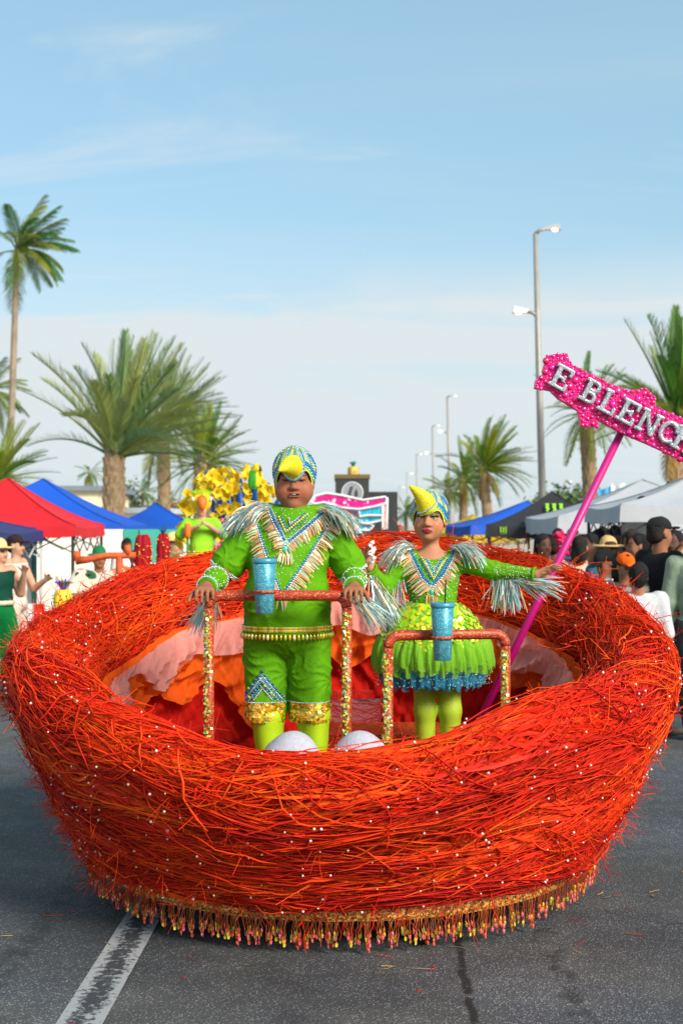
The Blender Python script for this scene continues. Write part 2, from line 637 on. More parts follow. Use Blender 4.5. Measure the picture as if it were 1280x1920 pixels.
def asphalt_mat():
    m = bpy.data.materials.new('asphalt')
    m.use_nodes = True
    N, L = m.node_tree.nodes, m.node_tree.links
    b = N['Principled BSDF']
    tc = N.new('ShaderNodeTexCoord')

    def noise(sc, det, vec=None, rough=.6):
        n = N.new('ShaderNodeTexNoise')
        n.inputs['Scale'].default_value = sc
        n.inputs['Detail'].default_value = det
        n.inputs['Roughness'].default_value = rough
        L.new(vec or tc.outputs['Object'], n.inputs['Vector'])
        return n.outputs['Fac']

    def mr(v, a, c, lo=0., hi=1., smooth=True):
        n = N.new('ShaderNodeMapRange')
        if smooth: n.interpolation_type = 'SMOOTHSTEP'
        for k, x in zip(('From Min', 'From Max', 'To Min', 'To Max'), (a, c, lo, hi)): n.inputs[k].default_value = x
        L.new(v, n.inputs['Value'])
        return n.outputs[0]

    def mth(op, a, c):
        n = N.new('ShaderNodeMath')
        n.operation = op
        for i, v in enumerate((a, c)):
            if isinstance(v, (int, float)): n.inputs[i].default_value = v
            else: L.new(v, n.inputs[i])
        return n.outputs[0]

    vor = N.new('ShaderNodeTexVoronoi')
    vor.inputs['Scale'].default_value = 125
    L.new(tc.outputs['Object'], vor.inputs['Vector'])
    sc = N.new('ShaderNodeSeparateColor')
    L.new(vor.outputs['Color'], sc.inputs[0])
    chip = mth('MULTIPLY', mr(sc.outputs[0], .55, 1.0), mr(vor.outputs['Distance'], .55, .25))
    big = mr(noise(.55, 5), .3, .7, .6, 1.4)
    mid = mr(noise(6, 5), .3, .7, .85, 1.15)
    stain = mr(noise(1.7, 8, rough=.7), .60, .74, 1.0, .5)
    sep = N.new('ShaderNodeSeparateXYZ')
    L.new(tc.outputs['Object'], sep.inputs[0])
    wob = mth('MULTIPLY', mth('SUBTRACT', noise(2.6, 6), .5), .09)
    val = mth('MULTIPLY', mth('MULTIPLY', big, mid), stain)
    # tar and oil drips along the wheel paths
    for x0, w, k, lo in ((.335, .024, .9, .35), (.70, .075, .6, .47), (-1.42, .08, .45, .42)):
        dd = mth('ABSOLUTE', mth('SUBTRACT', mth('ADD', sep.outputs[0], wob), x0), 0)
        line = mth('MULTIPLY', mr(dd, w, w * .3), mr(noise(9, 4), lo, lo + .14))
        val = mth('MULTIPLY', val, mth('SUBTRACT', 1.0, mth('MULTIPLY', line, k)))
    # hairline cracks in places
    vc = N.new('ShaderNodeTexVoronoi'); vc.feature = 'DISTANCE_TO_EDGE'; vc.inputs['Scale'].default_value = 1.1
    dn = N.new('ShaderNodeTexNoise'); dn.inputs['Scale'].default_value = 5; dn.inputs['Detail'].default_value = 6
    L.new(tc.outputs['Object'], dn.inputs['Vector'])
    va = N.new('ShaderNodeMix'); va.data_type = 'RGBA'; va.inputs['Factor'].default_value = .12
    L.new(tc.outputs['Object'], va.inputs['A']); L.new(dn.outputs['Color'], va.inputs['B'])
    L.new(va.outputs['Result'], vc.inputs['Vector'])
    crack = mth('MULTIPLY', mr(vc.outputs['Distance'], .007, .002), mr(noise(.9, 3), .50, .62))
    val = mth('MULTIPLY', val, mth('SUBTRACT', 1.0, mth('MULTIPLY', crack, .65)))
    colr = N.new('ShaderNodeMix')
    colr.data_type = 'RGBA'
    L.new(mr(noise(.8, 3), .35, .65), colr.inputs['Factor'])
    colr.inputs['A'].default_value = (.044, .049, .056, 1)  # dark bluish tone stands in for shade lying on the road
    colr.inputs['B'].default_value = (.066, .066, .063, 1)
    mu = N.new('ShaderNodeMix'); mu.data_type = 'RGBA'; mu.blend_type = 'MULTIPLY'; mu.inputs['Factor'].default_value = 1
    L.new(colr.outputs['Result'], mu.inputs['A']); L.new(val, mu.inputs['B'])
    mc = N.new('ShaderNodeMix'); mc.data_type = 'RGBA'
    L.new(mth('MULTIPLY', chip, mth('MULTIPLY', val, .85)), mc.inputs['Factor'])
    L.new(mu.outputs['Result'], mc.inputs['A'])
    mc.inputs['B'].default_value = (.34, .33, .31, 1)
    L.new(mc.outputs['Result'], b.inputs['Base Color'])
    b.inputs['Roughness'].default_value = .78
    bp = N.new('ShaderNodeBump')
    bp.inputs['Strength'].default_value = .7
    bp.inputs['Distance'].default_value = .006
    L.new(vor.outputs['Distance'], bp.inputs['Height'])
    L.new(bp.outputs[0], b.inputs['Normal'])
    return m


def worn_paint_mat():
    m = bpy.data.materials.new('worn_road_paint')
    m.use_nodes = True
    N, L = m.node_tree.nodes, m.node_tree.links
    b = N['Principled BSDF']
    tc = N.new('ShaderNodeTexCoord')
    sep = N.new('ShaderNodeSeparateXYZ')
    L.new(tc.outputs['Object'], sep.inputs[0])
    n = N.new('ShaderNodeTexNoise'); n.inputs['Scale'].default_value = 38; n.inputs['Detail'].default_value = 9
    n.inputs['Roughness'].default_value = .7
    L.new(tc.outputs['Object'], n.inputs['Vector'])
    n2 = N.new('ShaderNodeTexNoise'); n2.inputs['Scale'].default_value = 5; n2.inputs['Detail'].default_value = 3
    L.new(tc.outputs['Object'], n2.inputs['Vector'])
    ab = N.new('ShaderNodeMath'); ab.operation = 'ABSOLUTE'; L.new(sep.outputs[0], ab.inputs[0])
    # the middle of the stripe is worn most
    e = N.new('ShaderNodeMapRange'); e.inputs['From Min'].default_value = .02; e.inputs['From Max'].default_value = .065
    e.inputs['To Min'].default_value = -.10; e.inputs['To Max'].default_value = .10
    L.new(ab.outputs[0], e.inputs['Value'])
    s1 = N.new('ShaderNodeMath'); s1.operation = 'ADD'; L.new(n.outputs['Fac'], s1.inputs[0]); L.new(e.outputs[0], s1.inputs[1])
    s2 = N.new('ShaderNodeMath'); s2.operation = 'MULTIPLY_ADD'; L.new(n2.outputs['Fac'], s2.inputs[0]); s2.inputs[1].default_value = .35
    L.new(s1.outputs[0], s2.inputs[2])
    r = N.new('ShaderNodeMapRange'); r.interpolation_type = 'SMOOTHSTEP'; r.inputs['From Min'].default_value = .60; r.inputs['From Max'].default_value = .74
    L.new(s2.outputs[0], r.inputs['Value'])
    mx = N.new('ShaderNodeMix'); mx.data_type = 'RGBA'
    L.new(r.outputs[0], mx.inputs['Factor'])
    mx.inputs['A'].default_value = (.035, .037, .042, 1)
    mx.inputs['B'].default_value = (.30, .31, .31, 1)
    L.new(mx.outputs['Result'], b.inputs['Base Color'])
    b.inputs['Roughness'].default_value = .8
    bp = N.new('ShaderNodeBump'); bp.inputs['Strength'].default_value = .4; bp.inputs['Distance'].default_value = .004
    L.new(n.outputs['Fac'], bp.inputs['Height']); L.new(bp.outputs[0], b.inputs['Normal'])
    return m


def sheet(name, u0, u1, v0, v1, z, m, thick=None, kind='structure'):
    """strip of ground along the road; its own axes follow the road"""
    mb = MB()
    if thick:
        mb.box(((u0 + u1) / 2, (v0 + v1) / 2, z - thick / 2), (u1 - u0, v1 - v0, thick))
    else:
        mb.add([(u0, v0, z), (u1, v0, z), (u1, v1, z), (u0, v1, z)], [(0, 1, 2, 3)])
    o = mb.build(name, m)
    o.rotation_euler = (0, 0, -YAW)
    return tag(o, kind=kind)


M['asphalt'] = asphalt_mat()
M['paving'] = mat('paving', S(176, 160, 136), .85, noise=(1.4, .2), bump=(40, .3))
M['kerb'] = mat('kerb', S(150, 146, 138), .8, noise=(3, .15), bump=(30, .3))
M['sand'] = mat('sand', S(178, 162, 134), .9, noise=(.3, .18), bump=(8, .4))
sheet('ground', -1500, 1500, -200, 4500, -.03, M['sand'])
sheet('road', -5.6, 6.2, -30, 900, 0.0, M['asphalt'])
o = sheet('lane_stripe', -.08, .08, -25, 600, .004, worn_paint_mat())
o.location = RX * -1.01
tag(o, kind='structure')
for nm, a, b_ in (('pavement', -16, -5.75), ('pavement', 6.35, 16)):
    sheet(nm, a, b_, -30, 700, .12, M['paving'], .13)
for a, b_ in ((-5.75, -5.58), (6.18, 6.35)):
    sheet('kerb', a, b_, -30, 700, .125, M['kerb'], .14)

# ------------------------------------------------------------------ the nest float
NC = Vector((0.0, 6.80, 0))
float_ = thing('nest_float', 'huge red straw bird nest float studded with pearls carrying two children', 'parade float', NC)
ZB = .20
PT = np.array([0, .15, .32, .48, .60, .68, .74, .82, .90, 1.0])
PR = np.array([1.16, 1.225, 1.335, 1.44, 1.50, 1.48, 1.42, 1.32, 1.25, 1.20])
PA = np.array([0, .20, .45, .70, .90, .985, 1, 1, 1, 1])
PB = np.array([0, 0, 0, 0, 0, 0, 0, -.17, -.50, -1.0])
TT = np.linspace(0, 1, 201)
def _sm(a):
    y = np.interp(TT, PT, a)
    p = np.pad(y, 9, mode='reflect', reflect_type='odd')
    return np.convolve(p, np.ones(19) / 19, 'valid')
TR, TA, TB = _sm(PR), _sm(PA), _sm(PB)


def zbase(th):
    return ZB + .075 * np.clip(1 + np.sin(th), 0, 1) ** 1.3


def zcrest(th):
    s = np.sin(th)
    return 1.210 + .395 * s + .045 * np.cos(th) * np.clip(s, 0, 1) + .012 * np.sin(5 * th + 1) + .008 * np.sin(11 * th) - .055 * np.exp(-((np.mod(th, 2 * PI) - R_(262)) / R_(28)) ** 2) + .075 * np.exp(-((np.mod(th, 2 * PI) - R_(310)) / R_(22)) ** 2) - .055 * np.exp(-((np.mod(th, 2 * PI) - R_(162)) / R_(22)) ** 2)


def nest(th, t, off=0.0):
    """surface of the nest wall: th round the nest, t from the bottom ring over the crest to the inner lip"""
    th, t = np.broadcast_arrays(np.asarray(th, float), np.asarray(t, float))
    tc_ = np.clip(t, 0, 1)
    def raw(th, t):
        t = np.clip(t, 0, 1)
        zc = zcrest(th)
        R = np.interp(t, TT, TR) + .018 * np.sin(3 * th + 2) * np.sin(t * 6)
        z = zbase(th) + np.interp(t, TT, TA) * (zc - zbase(th)) + np.interp(t, TT, TB) * (.285 + .09 * np.sin(th))
        return np.stack([R * np.cos(th), R * np.sin(th), z], -1)
    p = raw(th, tc_)
    e = 1e-3
    du = raw(th + e, tc_) - raw(th - e, tc_)
    dv = raw(th, np.minimum(tc_ + .01, 1)) - raw(th, np.maximum(tc_ - .01, 0))
    n = np.cross(du, dv)
    n /= np.linalg.norm(n, axis=-1, keepdims=True) + 1e-12
    return p + n * np.asarray(off)[..., None], n


# wall core under the straw
def grid_faces(nu, nv, wrap=True, skip=None):
    F = []
    for i in range(nu if wrap else nu - 1):
        for j in range(nv - 1):
            if skip is not None and skip(i, j): continue
            i2 = (i + 1) % nu
            F.append((i * nv + j, i2 * nv + j, i2 * nv + j + 1, i * nv + j + 1))
    return np.array(F)

GAP0, GAP1 = R_(78), R_(97)                       # doorway low in the back of the nest
nu, nv = 240, 60
th_, t_ = np.meshgrid(np.linspace(0, 2 * PI, nu, endpoint=False), np.linspace(0, 1, nv), indexing='ij')
lump = .022 * np.sin(th_ * 17 + t_ * 21) * np.sin(t_ * 30 - th_ * 5) - .045
Vn, _n = nest(th_, t_, lump)
ths = th_[:, 0]
def _door(i, j): return GAP0 < ths[i] < GAP1 and t_[0, j] < .44
M['core'] = mat('nest_core', (.30, .010, .006), .9, noise=(20, .5), bump=(45, 1.0))
link('nest_wall', mesh_np('nest_wall', Vn.reshape(-1, 3), grid_faces(nu, nv, True, _door), M['core']), float_)
M['straw'] = mat('dyed_straw', attr=True, rough=.62, noise=(18, .14), spec=.18, trans=.08)

RED = np.array([(.70, .020, .004), (.86, .046, .004), (.92, .070, .005), (.95, .105, .006), (.48, .010, .004), (.90, .056, .004), (.78, .028, .004)])


def straw_set(n_cl, per, Lr, wr, alpha_s, t_rng, th_rng=None, K=7, spread=.03, hgt=.045, cols=RED, flat=False, curl=.03, tw=None, flare=0.0, am=0.0):
    th0 = RNG.uniform(*(th_rng or (0, 2 * PI)), n_cl)
    t0 = RNG.uniform(*t_rng, n_cl)
    al = RNG.normal(am, alpha_s, n_cl) + np.where(RNG.random(n_cl) < .5, PI, 0)
    cc = cols[RNG.integers(0, len(cols), n_cl)]
    hh = RNG.uniform(0, hgt, n_cl)
    N = n_cl * per
    rep = lambda a: np.repeat(a, per, axis=0)
    th0, t0, al, cc, hh = rep(th0), rep(t0), rep(al), rep(cc), rep(hh)
    L = RNG.uniform(*Lr, N)
    th0 = th0 + RNG.normal(0, spread * 1.5, N)
    t0 = t0 + RNG.normal(0, spread, N)
    al = al + RNG.normal(0, alpha_s * .35 + .03, N)
    s = np.linspace(-.5, .5, K)[None] * L[:, None]
    bend = RNG.normal(0, curl, (N, 1)) * ((s / L[:, None]) ** 2 * 4)
    wig = np.cumsum(RNG.normal(0, curl * .25, (N, K)), axis=1)
    ca, sa = np.cos(al)[:, None], np.sin(al)[:, None]
    du = s * ca - (bend + wig) * sa
    dv = s * sa + (bend + wig) * ca
    R0 = np.interp(np.clip(t0, 0, 1), TT, TR)[:, None]
    th = th0[:, None] + du / R0
    t = t0[:, None] + dv / 1.75
    t = np.where(t > .985, 1.97 - t, t)
    t = np.where(t < .005, .01 - t, t)
    off = hh[:, None] + RNG.uniform(0, .014, (N, 1)) + flare * RNG.random((N, 1)) * np.linspace(0, 1, K)[None] ** 2 \
        + RNG.normal(0, .004, (N, K))
    p, _ = nest(th, t, off)
    w = RNG.uniform(*wr, N)[:, None] * np.array([.5] + [1] * (K - 2) + [.3])[None]
    C = np.clip(cc * RNG.uniform(.75, 1.2, (N, 1)), 0, .95)
    mid = th[:, K // 2] % (2 * PI)
    keep = ~((mid > GAP0 - .03) & (mid < GAP1 + .03) & (t[:, K // 2] < .45))
    return p[keep], w[keep], C[keep]


def join_sets(name, sets, m, flat=False):
    Vs, Fs, Cs, n = [], [], [], 0
    for p, w, c in sets:
        V, F, C = strands(p, w, 3, c, flat)
        Vs.append(V); Fs.append(F + n); Cs.append(C); n += len(V)
    return mesh_np(name, np.concatenate(Vs), np.concatenate(Fs), m, np.concatenate(Cs), smooth=not flat)


FRONT = (R_(190), R_(350))
sets = [
    straw_set(950, 14, (.35, .95), (.003, .0075), .17, (.03, .97), None, spread=.018, hgt=.04, curl=.05),
    straw_set(270, 14, (.45, 1.1), (.003, .008), .26, (.05, .78), FRONT, spread=.014, hgt=.085, curl=.06),
    straw_set(5200, 1, (.15, .5), (.003, .0065), .75, (.02, .98), None, spread=.02, hgt=.055, curl=.07),
    straw_set(1300, 1, (.2, .5), (.005, .010), .55, (.05, .9), FRONT, hgt=.085, curl=.05, flare=.035),
]
link('straw', join_sets('straw', sets, M['straw']), float_)['kind'] = 'stuff'
# flat torn ribbons lying in the straw
rb = [straw_set(240, 10, (.25, .7), (.006, .015), .22, (.05, .80), FRONT, spread=.02, hgt=.07, curl=.06),
      straw_set(260, 5, (.25, .6), (.006, .013), .25, (.10, .95), None, spread=.02, hgt=.05, curl=.06)]
Vs, Fs, Cs, n0 = [], [], [], 0
for p_, w_, c_ in rb:
    rd = p_.copy(); rd[..., 2] = 0
    rd /= np.linalg.norm(rd, axis=2, keepdims=True) + 1e-9
    rd = rd + RNG.normal(0, .45, (len(p_), 1, 3))
    V, F, C = strands(p_, w_, 2, np.clip(c_ * 1.05, 0, .96), True, rd)
    Vs.append(V); Fs.append(F + n0); Cs.append(C); n0 += len(V)
link('straw_ribbons', mesh_np('straw_ribbons', np.concatenate(Vs), np.concatenate(Fs), M['straw'], np.concatenate(Cs), True), float_)['kind'] = 'stuff'
# tangled branching twigs: left tip, lower flanks, lower edge
def twigs(n, t_rng, th_rng, L=(.05, .16), out=(.2, 1.0), w=(.003, .007), sub=3):
    th = RNG.uniform(*th_rng, n); t = RNG.uniform(*t_rng, n)
    p0, nn = nest(th, t, np.full(n, .01))
    tu = np.stack([-np.sin(th), np.cos(th), 0 * th], -1)
    dn = np.cross(nn, tu)
    d = nn * RNG.uniform(*out, (n, 1)) + tu * RNG.normal(0, .8, (n, 1)) + dn * RNG.normal(0, .7, (n, 1))
    d /= np.linalg.norm(d, axis=1, keepdims=True)
    Ls = RNG.uniform(*L, n)[:, None]
    res_p, res_w, res_c = [], [], []
    cc = RED[RNG.integers(0, len(RED), n)] * RNG.uniform(.7, 1.1, (n, 1))
    K = 5
    s = np.linspace(0, 1, K)
    cur = RNG.normal(0, .35, (n, 3))
    path = p0[:, None] + d[:, None] * (s[None, :, None] * Ls[:, :, None]) + cur[:, None] * (s[None, :, None] ** 2 * Ls[:, :, None])
    ww = RNG.uniform(*w, n)[:, None] * np.linspace(1, .45, K)[None]
    res_p.append(path); res_w.append(ww); res_c.append(cc)
    for q in range(sub):
        b = path[:, 1 + q % 3]
        d2 = d + RNG.normal(0, .75, (n, 3))
        d2 /= np.linalg.norm(d2, axis=1, keepdims=True)
        l2 = Ls * RNG.uniform(.3, .6, (n, 1))
        c2 = RNG.normal(0, .3, (n, 3))
        pp = b[:, None] + d2[:, None] * (s[None, :, None] * l2[:, :, None]) + c2[:, None] * (s[None, :, None] ** 2 * l2[:, :, None])
        res_p.append(pp); res_w.append(ww * .75); res_c.append(cc)
    return np.concatenate(res_p), np.concatenate(res_w), np.concatenate(res_c)

tw = [twigs(700, (.30, .95), (R_(165), R_(205)), out=(.05, .6)),
      twigs(700, (.02, .32), (R_(185), R_(232)), out=(.1, .9)),
      twigs(500, (.02, .30), (R_(308), R_(358)), out=(.1, .9)),
      twigs(420, (.03, .22), (R_(232), R_(300)), out=(.05, .35)),
      twigs(900, (.10, .75), (R_(195), R_(345)), out=(.02, .22), L=(.06, .20)),
      twigs(420, (.45, .98), (R_(-40), R_(30)), out=(.05, .5)),
      twigs(420, (.70, .95), (R_(205), R_(335)), out=(.05, .4), L=(.05, .12)),
      twigs(500, (.3, .95), (R_(30), R_(165)), out=(.05, .35))]
link('twigs', join_sets('twigs', tw, M['straw']), float_)['kind'] = 'stuff'
# broad flat leaf blades woven in on the outside, each one its own piece
bl = straw_set(110, 1, (.25, .6), (.016, .034), .2, (.06, .72), (R_(195), R_(345)), hgt=.045, curl=.05, K=9)
sb = [straw_set(9, 8, (.16, .26), (.008, .014), .2, (.45, .62), (R_(240), R_(330)), hgt=.06, curl=.06, K=9, am=1.0, spread=.03)]
for pset in (bl, sb[0]):
    for k in range(len(pset[0])):
        pth, wd, cc = pset[0][k], pset[1][k], pset[2][k]
        thk = math.atan2(pth[4][1], pth[4][0])
        _, nk = nest(np.array([thk]), np.array([.4]))
        mb = MB(); mb.col = tuple(cc * 1.05)
        V = []
        for i in range(len(pth)):
            tg = pth[min(i + 1, len(pth) - 1)] - pth[max(i - 1, 0)]
            sd = np.cross(tg, nk[0]); sd /= np.linalg.norm(sd) + 1e-9
            n2 = np.cross(sd, tg); n2 /= np.linalg.norm(n2) + 1e-9
            q = wd[i] * .5
            c_ = pth[i] + nk[0] * .02
            V += [c_ - sd * q, c_ - n2 * q * .35, c_ + sd * q]
        F = []
        for i in range(len(pth) - 1):
            for e in (0, 1): F.append((3 * i + e, 3 * i + e + 1, 3 * i + e + 4, 3 * i + e + 3))
        mb.add(V, F)
        mb.build('leaf_blade', M['straw'], float_, smooth=True)
# pearls
npb = 760
pth, pt = RNG.uniform(0, 2 * PI, npb), RNG.uniform(.03, .97, npb)
pp, _ = nest(pth, pt, np.where((pt < .75) & (np.sin(pth) < .1), RNG.uniform(.085, .105, npb), RNG.uniform(.05, .08, npb)))
pc = np.array([(.72, .62, .58), (.72, .45, .45), (.75, .6, .35), (.7, .66, .66)])[RNG.integers(0, 4, npb)]
V, F, C = beads(pp, RNG.choice([.004, .005, .0062], npb), pc)
link('pearls', mesh_np('pearls', V, F, M['pearl'], C), float_)['kind'] = 'stuff'

# bits of straw and dry leaf fallen on the road
nf = 60
fa = RNG.uniform(0, 2 * PI, nf)
fr0 = np.abs(RNG.normal(0, .55, nf)) + 1.05
fc = np.stack([fr0 * np.cos(fa), fr0 * np.sin(fa) - .15, np.full(nf, .007)], -1)
fd = RNG.uniform(0, PI, nf)
sv = np.stack([np.cos(fd), np.sin(fd), 0 * fd], -1)
fl = RNG.uniform(.02, .09, nf)
ss = np.linspace(-.5, .5, 4)
fpth = fc[:, None] + sv[:, None] * (ss[None, :, None] * fl[:, None, None]) + RNG.normal(0, .003, (nf, 4, 3)) * np.array([1, 1, .2])
fcol = np.array([(.55, .02, .005), (.30, .20, .08), (.60, .05, .006), (.22, .16, .08), (.5, .3, .1)])[RNG.integers(0, 5, nf)]
V, F, C = strands(fpth, np.repeat(RNG.uniform(.002, .005, nf)[:, None], 4, 1), 3, fcol)
lit = link('fallen_straw', mesh_np('fallen_straw', V, F, M['straw'], C), None, NC)
tag(lit, 'scattered bits of red straw and dry leaf on the road', 'litter', kind='stuff')
# floor, underside
mb = MB(); mb.lathe([(1.19, .40), (1.19, .45)], 64)
M['floor'] = mat('red_carpet', (.32, .012, .008), .9, noise=(30, .3), bump=(60, .6))
mb.build('floor', M['floor'], float_)
mb = MB(); mb.lathe([(1.10, .165), (1.10, .18)], 48)  # dark disc added so the underside looks shaded
mb.build('underside_shade', M['rubber'], float_)

# cloth lining: red drape, orange swag, pink swag
def lining(name, m, top, bot, off, scal, seed, col, fold=1.0):
    nu, nv = 640, 46
    a, b = np.meshgrid(np.linspace(0, 2 * PI, nu, endpoint=False), np.linspace(0, 1, nv), indexing='ij')
    zlip = zcrest(a) - (.285 + .09 * np.sin(a))
    z1 = zlip + .05
    z0 = .45
    tb = bot + 0 * a
    if scal:
        r0 = np.random.default_rng(seed + 50)
        for q in range(7):
            tb = tb + scal * r0.uniform(.12, .42) * np.sin(a * (2 + q * 2 + r0.integers(0, 2)) + r0.uniform(0, 6.3))
        tb = np.clip(tb + scal * .5, bot * .7, .95)
    f = top + (tb - top) * b                                        # 0 at lip, 1 at floor
    z = z1 + (z0 - z1) * f
    R = 1.225 - .05 * f - off
    r = np.random.default_rng(seed)
    d = np.zeros_like(a)
    for _ in range(5):
        ku, kv, ph = r.integers(5, 26), r.normal(0, 7), r.uniform(0, 6.3)
        w = a * ku + kv * f + 1.4 * np.sin(f * r.uniform(3, 9) + a * r.integers(2, 7)) + ph
        d += (1 - np.abs(np.sin(w))) ** 1.6 * r.uniform(.4, 1)
    for _ in range(4):
        w = a * r.integers(36, 80) + r.normal(0, 9) * f + 2.0 * np.sin(f * r.uniform(4, 10) + a * r.integers(3, 9)) + r.uniform(0, 6.3)
        d += .35 * (1 - np.abs(np.sin(w))) ** 1.5
    sag = np.sin(f * 16 + 3 * np.sin(a * 3.5 + seed) + seed) * np.sin(a * 5 + seed)
    R = R - fold * (.045 * (d - .6) * np.minimum(1, .25 + 3 * f) + .024 * sag)
    V = np.stack([R * np.cos(a), R * np.sin(a), z], -1)
    tha = a[:, 0]
    zc = z[:, :-1]
    def sk(i, j): return GAP0 < tha[i] < GAP1 and z[i, j] < .74 and z[i, j] > .50
    me = mesh_np(name, V.reshape(-1, 3), grid_faces(nu, nv, True, sk), m)
    return link(name, me, float_)

M['drape_red'] = mat('red_chiffon', (.50, .008, .003), .85, trans=.2, noise=(3, .2), bump=(9, .6, 1.0), spec=.15)
M['drape_org'] = mat('orange_chiffon', (.74, .10, .006), .85, trans=.25, noise=(3, .2), bump=(9, .6, 1.0), spec=.15, alpha=.93)
M['drape_pnk'] = mat('pink_tulle', (.74, .33, .28), .85, trans=.3, noise=(4, .12), bump=(9, .6, 1.0), spec=.15, alpha=.80)
lining('red_drape', M['drape_red'], 0.0, 1.0, .0, 0, 3, None, .6)
lining('orange_swag', M['drape_org'], 0.0, .36, .075, .22, 5, None, .75)
lining('pink_swag', M['drape_pnk'], 0.0, .13, .135, .24, 8, None, .65)
# strings across the doorway
mb = MB(); mb.col = (.55, .03, .02)
for k in range(46):
    a = GAP0 + (GAP1 - GAP0) * (k + .5) / 46
    r0 = 1.17
    mb.tube([(r0 * math.cos(a), r0 * math.sin(a), .78), ((r0 + .02) * math.cos(a), (r0 + .02) * math.sin(a), .50 + .05 * random.random())], .0025, 4, False)
mb.build('string_curtain', M['paint'], float_)['kind'] = 'stuff'
# glitter seat at the back of the floor
M['gl_red'] = mat('red_glitter', (.55, .03, .01), .35, .35, glitter=(190, .6, (.95, .35, .05), .80))
mb = MB(); mb.box((.20, .42, .56), (.62, .46, .22))
mb.build('glitter_seat', M['gl_red'], float_)

# bead fringe along the lower edge
M['gl_org'] = mat('copper_glitter', (.48, .13, .02), .4, .35, glitter=(130, .8, (.85, .5, .1), .80))
mb = MB()
K = 160
V = []
for k in range(K):
    a = 2 * PI * k / K
    for r, z in ((1.165, .225), (1.185, .20), (1.19, .150), (1.185, .135), (1.165, .132)):
        V.append((r * math.cos(a), r * math.sin(a), z + float(zbase(a)) - ZB))
mb.add(V, [tuple(x) for x in grid_faces(K, 5)])
band = mb.build('fringe_band', M['gl_org'], float_)
fr_meshes = []
SEQ = [S(255, 130, 130), S(255, 105, 90), S(250, 180, 50), S(240, 210, 60), S(150, 190, 60), S(255, 150, 60), S(255, 120, 140)]
for v in range(10):
    mb = MB()
    for q in range(3):
        ox, oy = (q - 1) * .007 + random.uniform(-.003, .003), random.uniform(-.004, .004)
        L = random.uniform(.055, .095)
        pts = [(ox + .003 * math.sin(i * 1.7 + q), oy + .002 * math.cos(i * 2.1), -L * i / 5) for i in range(6)]
        mb.col = (.48, .10, .02)
        mb.tube(pts, .0018, 4, False)
        for e in range(random.choice((1, 2, 2, 3))):
            mb.col = random.choice(SEQ)
            z = -L + .012 - e * .016 * random.uniform(.8, 1.3)
            a = random.uniform(0, 3)
            u = Vector((math.cos(a), math.sin(a), 0)) * .0060
            w = Vector((-u.y, u.x, 0)) * .35
            c = Vector((ox, oy, z))
            mb.add([c + u + Vector((0, 0, .004)), c + w * .5 + Vector((0, 0, .011)), c - u + Vector((0, 0, .004)), c - u * .8 - Vector((0, 0, .007)),
                    c + w - Vector((0, 0, .01)), c + u * .8 - Vector((0, 0, .007)), c + w * 1.6], [(6, 0, 1), (6, 1, 2), (6, 2, 3), (6, 3, 4), (6, 4, 5), (6, 5, 0)])
    fr_meshes.append(mb.mesh('bead_strand', M['shine']))
nst = 290
for k in range(nst):
    a = 2 * PI * (k + random.uniform(-.35, .35)) / nst
    o = link('bead_strand', fr_meshes[k % 10], band)
    o.location = (1.183 * math.cos(a), 1.183 * math.sin(a), .140 + float(zbase(a)) - ZB + random.uniform(-.008, .006))
    o.rotation_euler = (random.uniform(-.12, .12), random.uniform(-.12, .12), a + PI / 2)
# caster wheels
for x, y in ((.345, -1.02), (-.60, -.86), (.6, .8), (-.6, .8)):
    mb = MB()
    Mx = Matrix.Rotation(PI / 2, 3, 'Y')
    mb.lathe([(.02, -.022), (.06, -.024), (.075, -.015), (.078, 0), (.075, .015), (.06, .024), (.02, .022)], 24, (0, 0, 0), Mx)
    w_ = mb.build('wheel', M['rubber'], float_, smooth=True, loc=(x, y, .079))
    w_.rotation_euler = (0, 0, .2)
    mb = MB(); mb.box((0, 0, .06), (.07, .03, .10)); mb.build('fork', M['dark_metal'], w_)

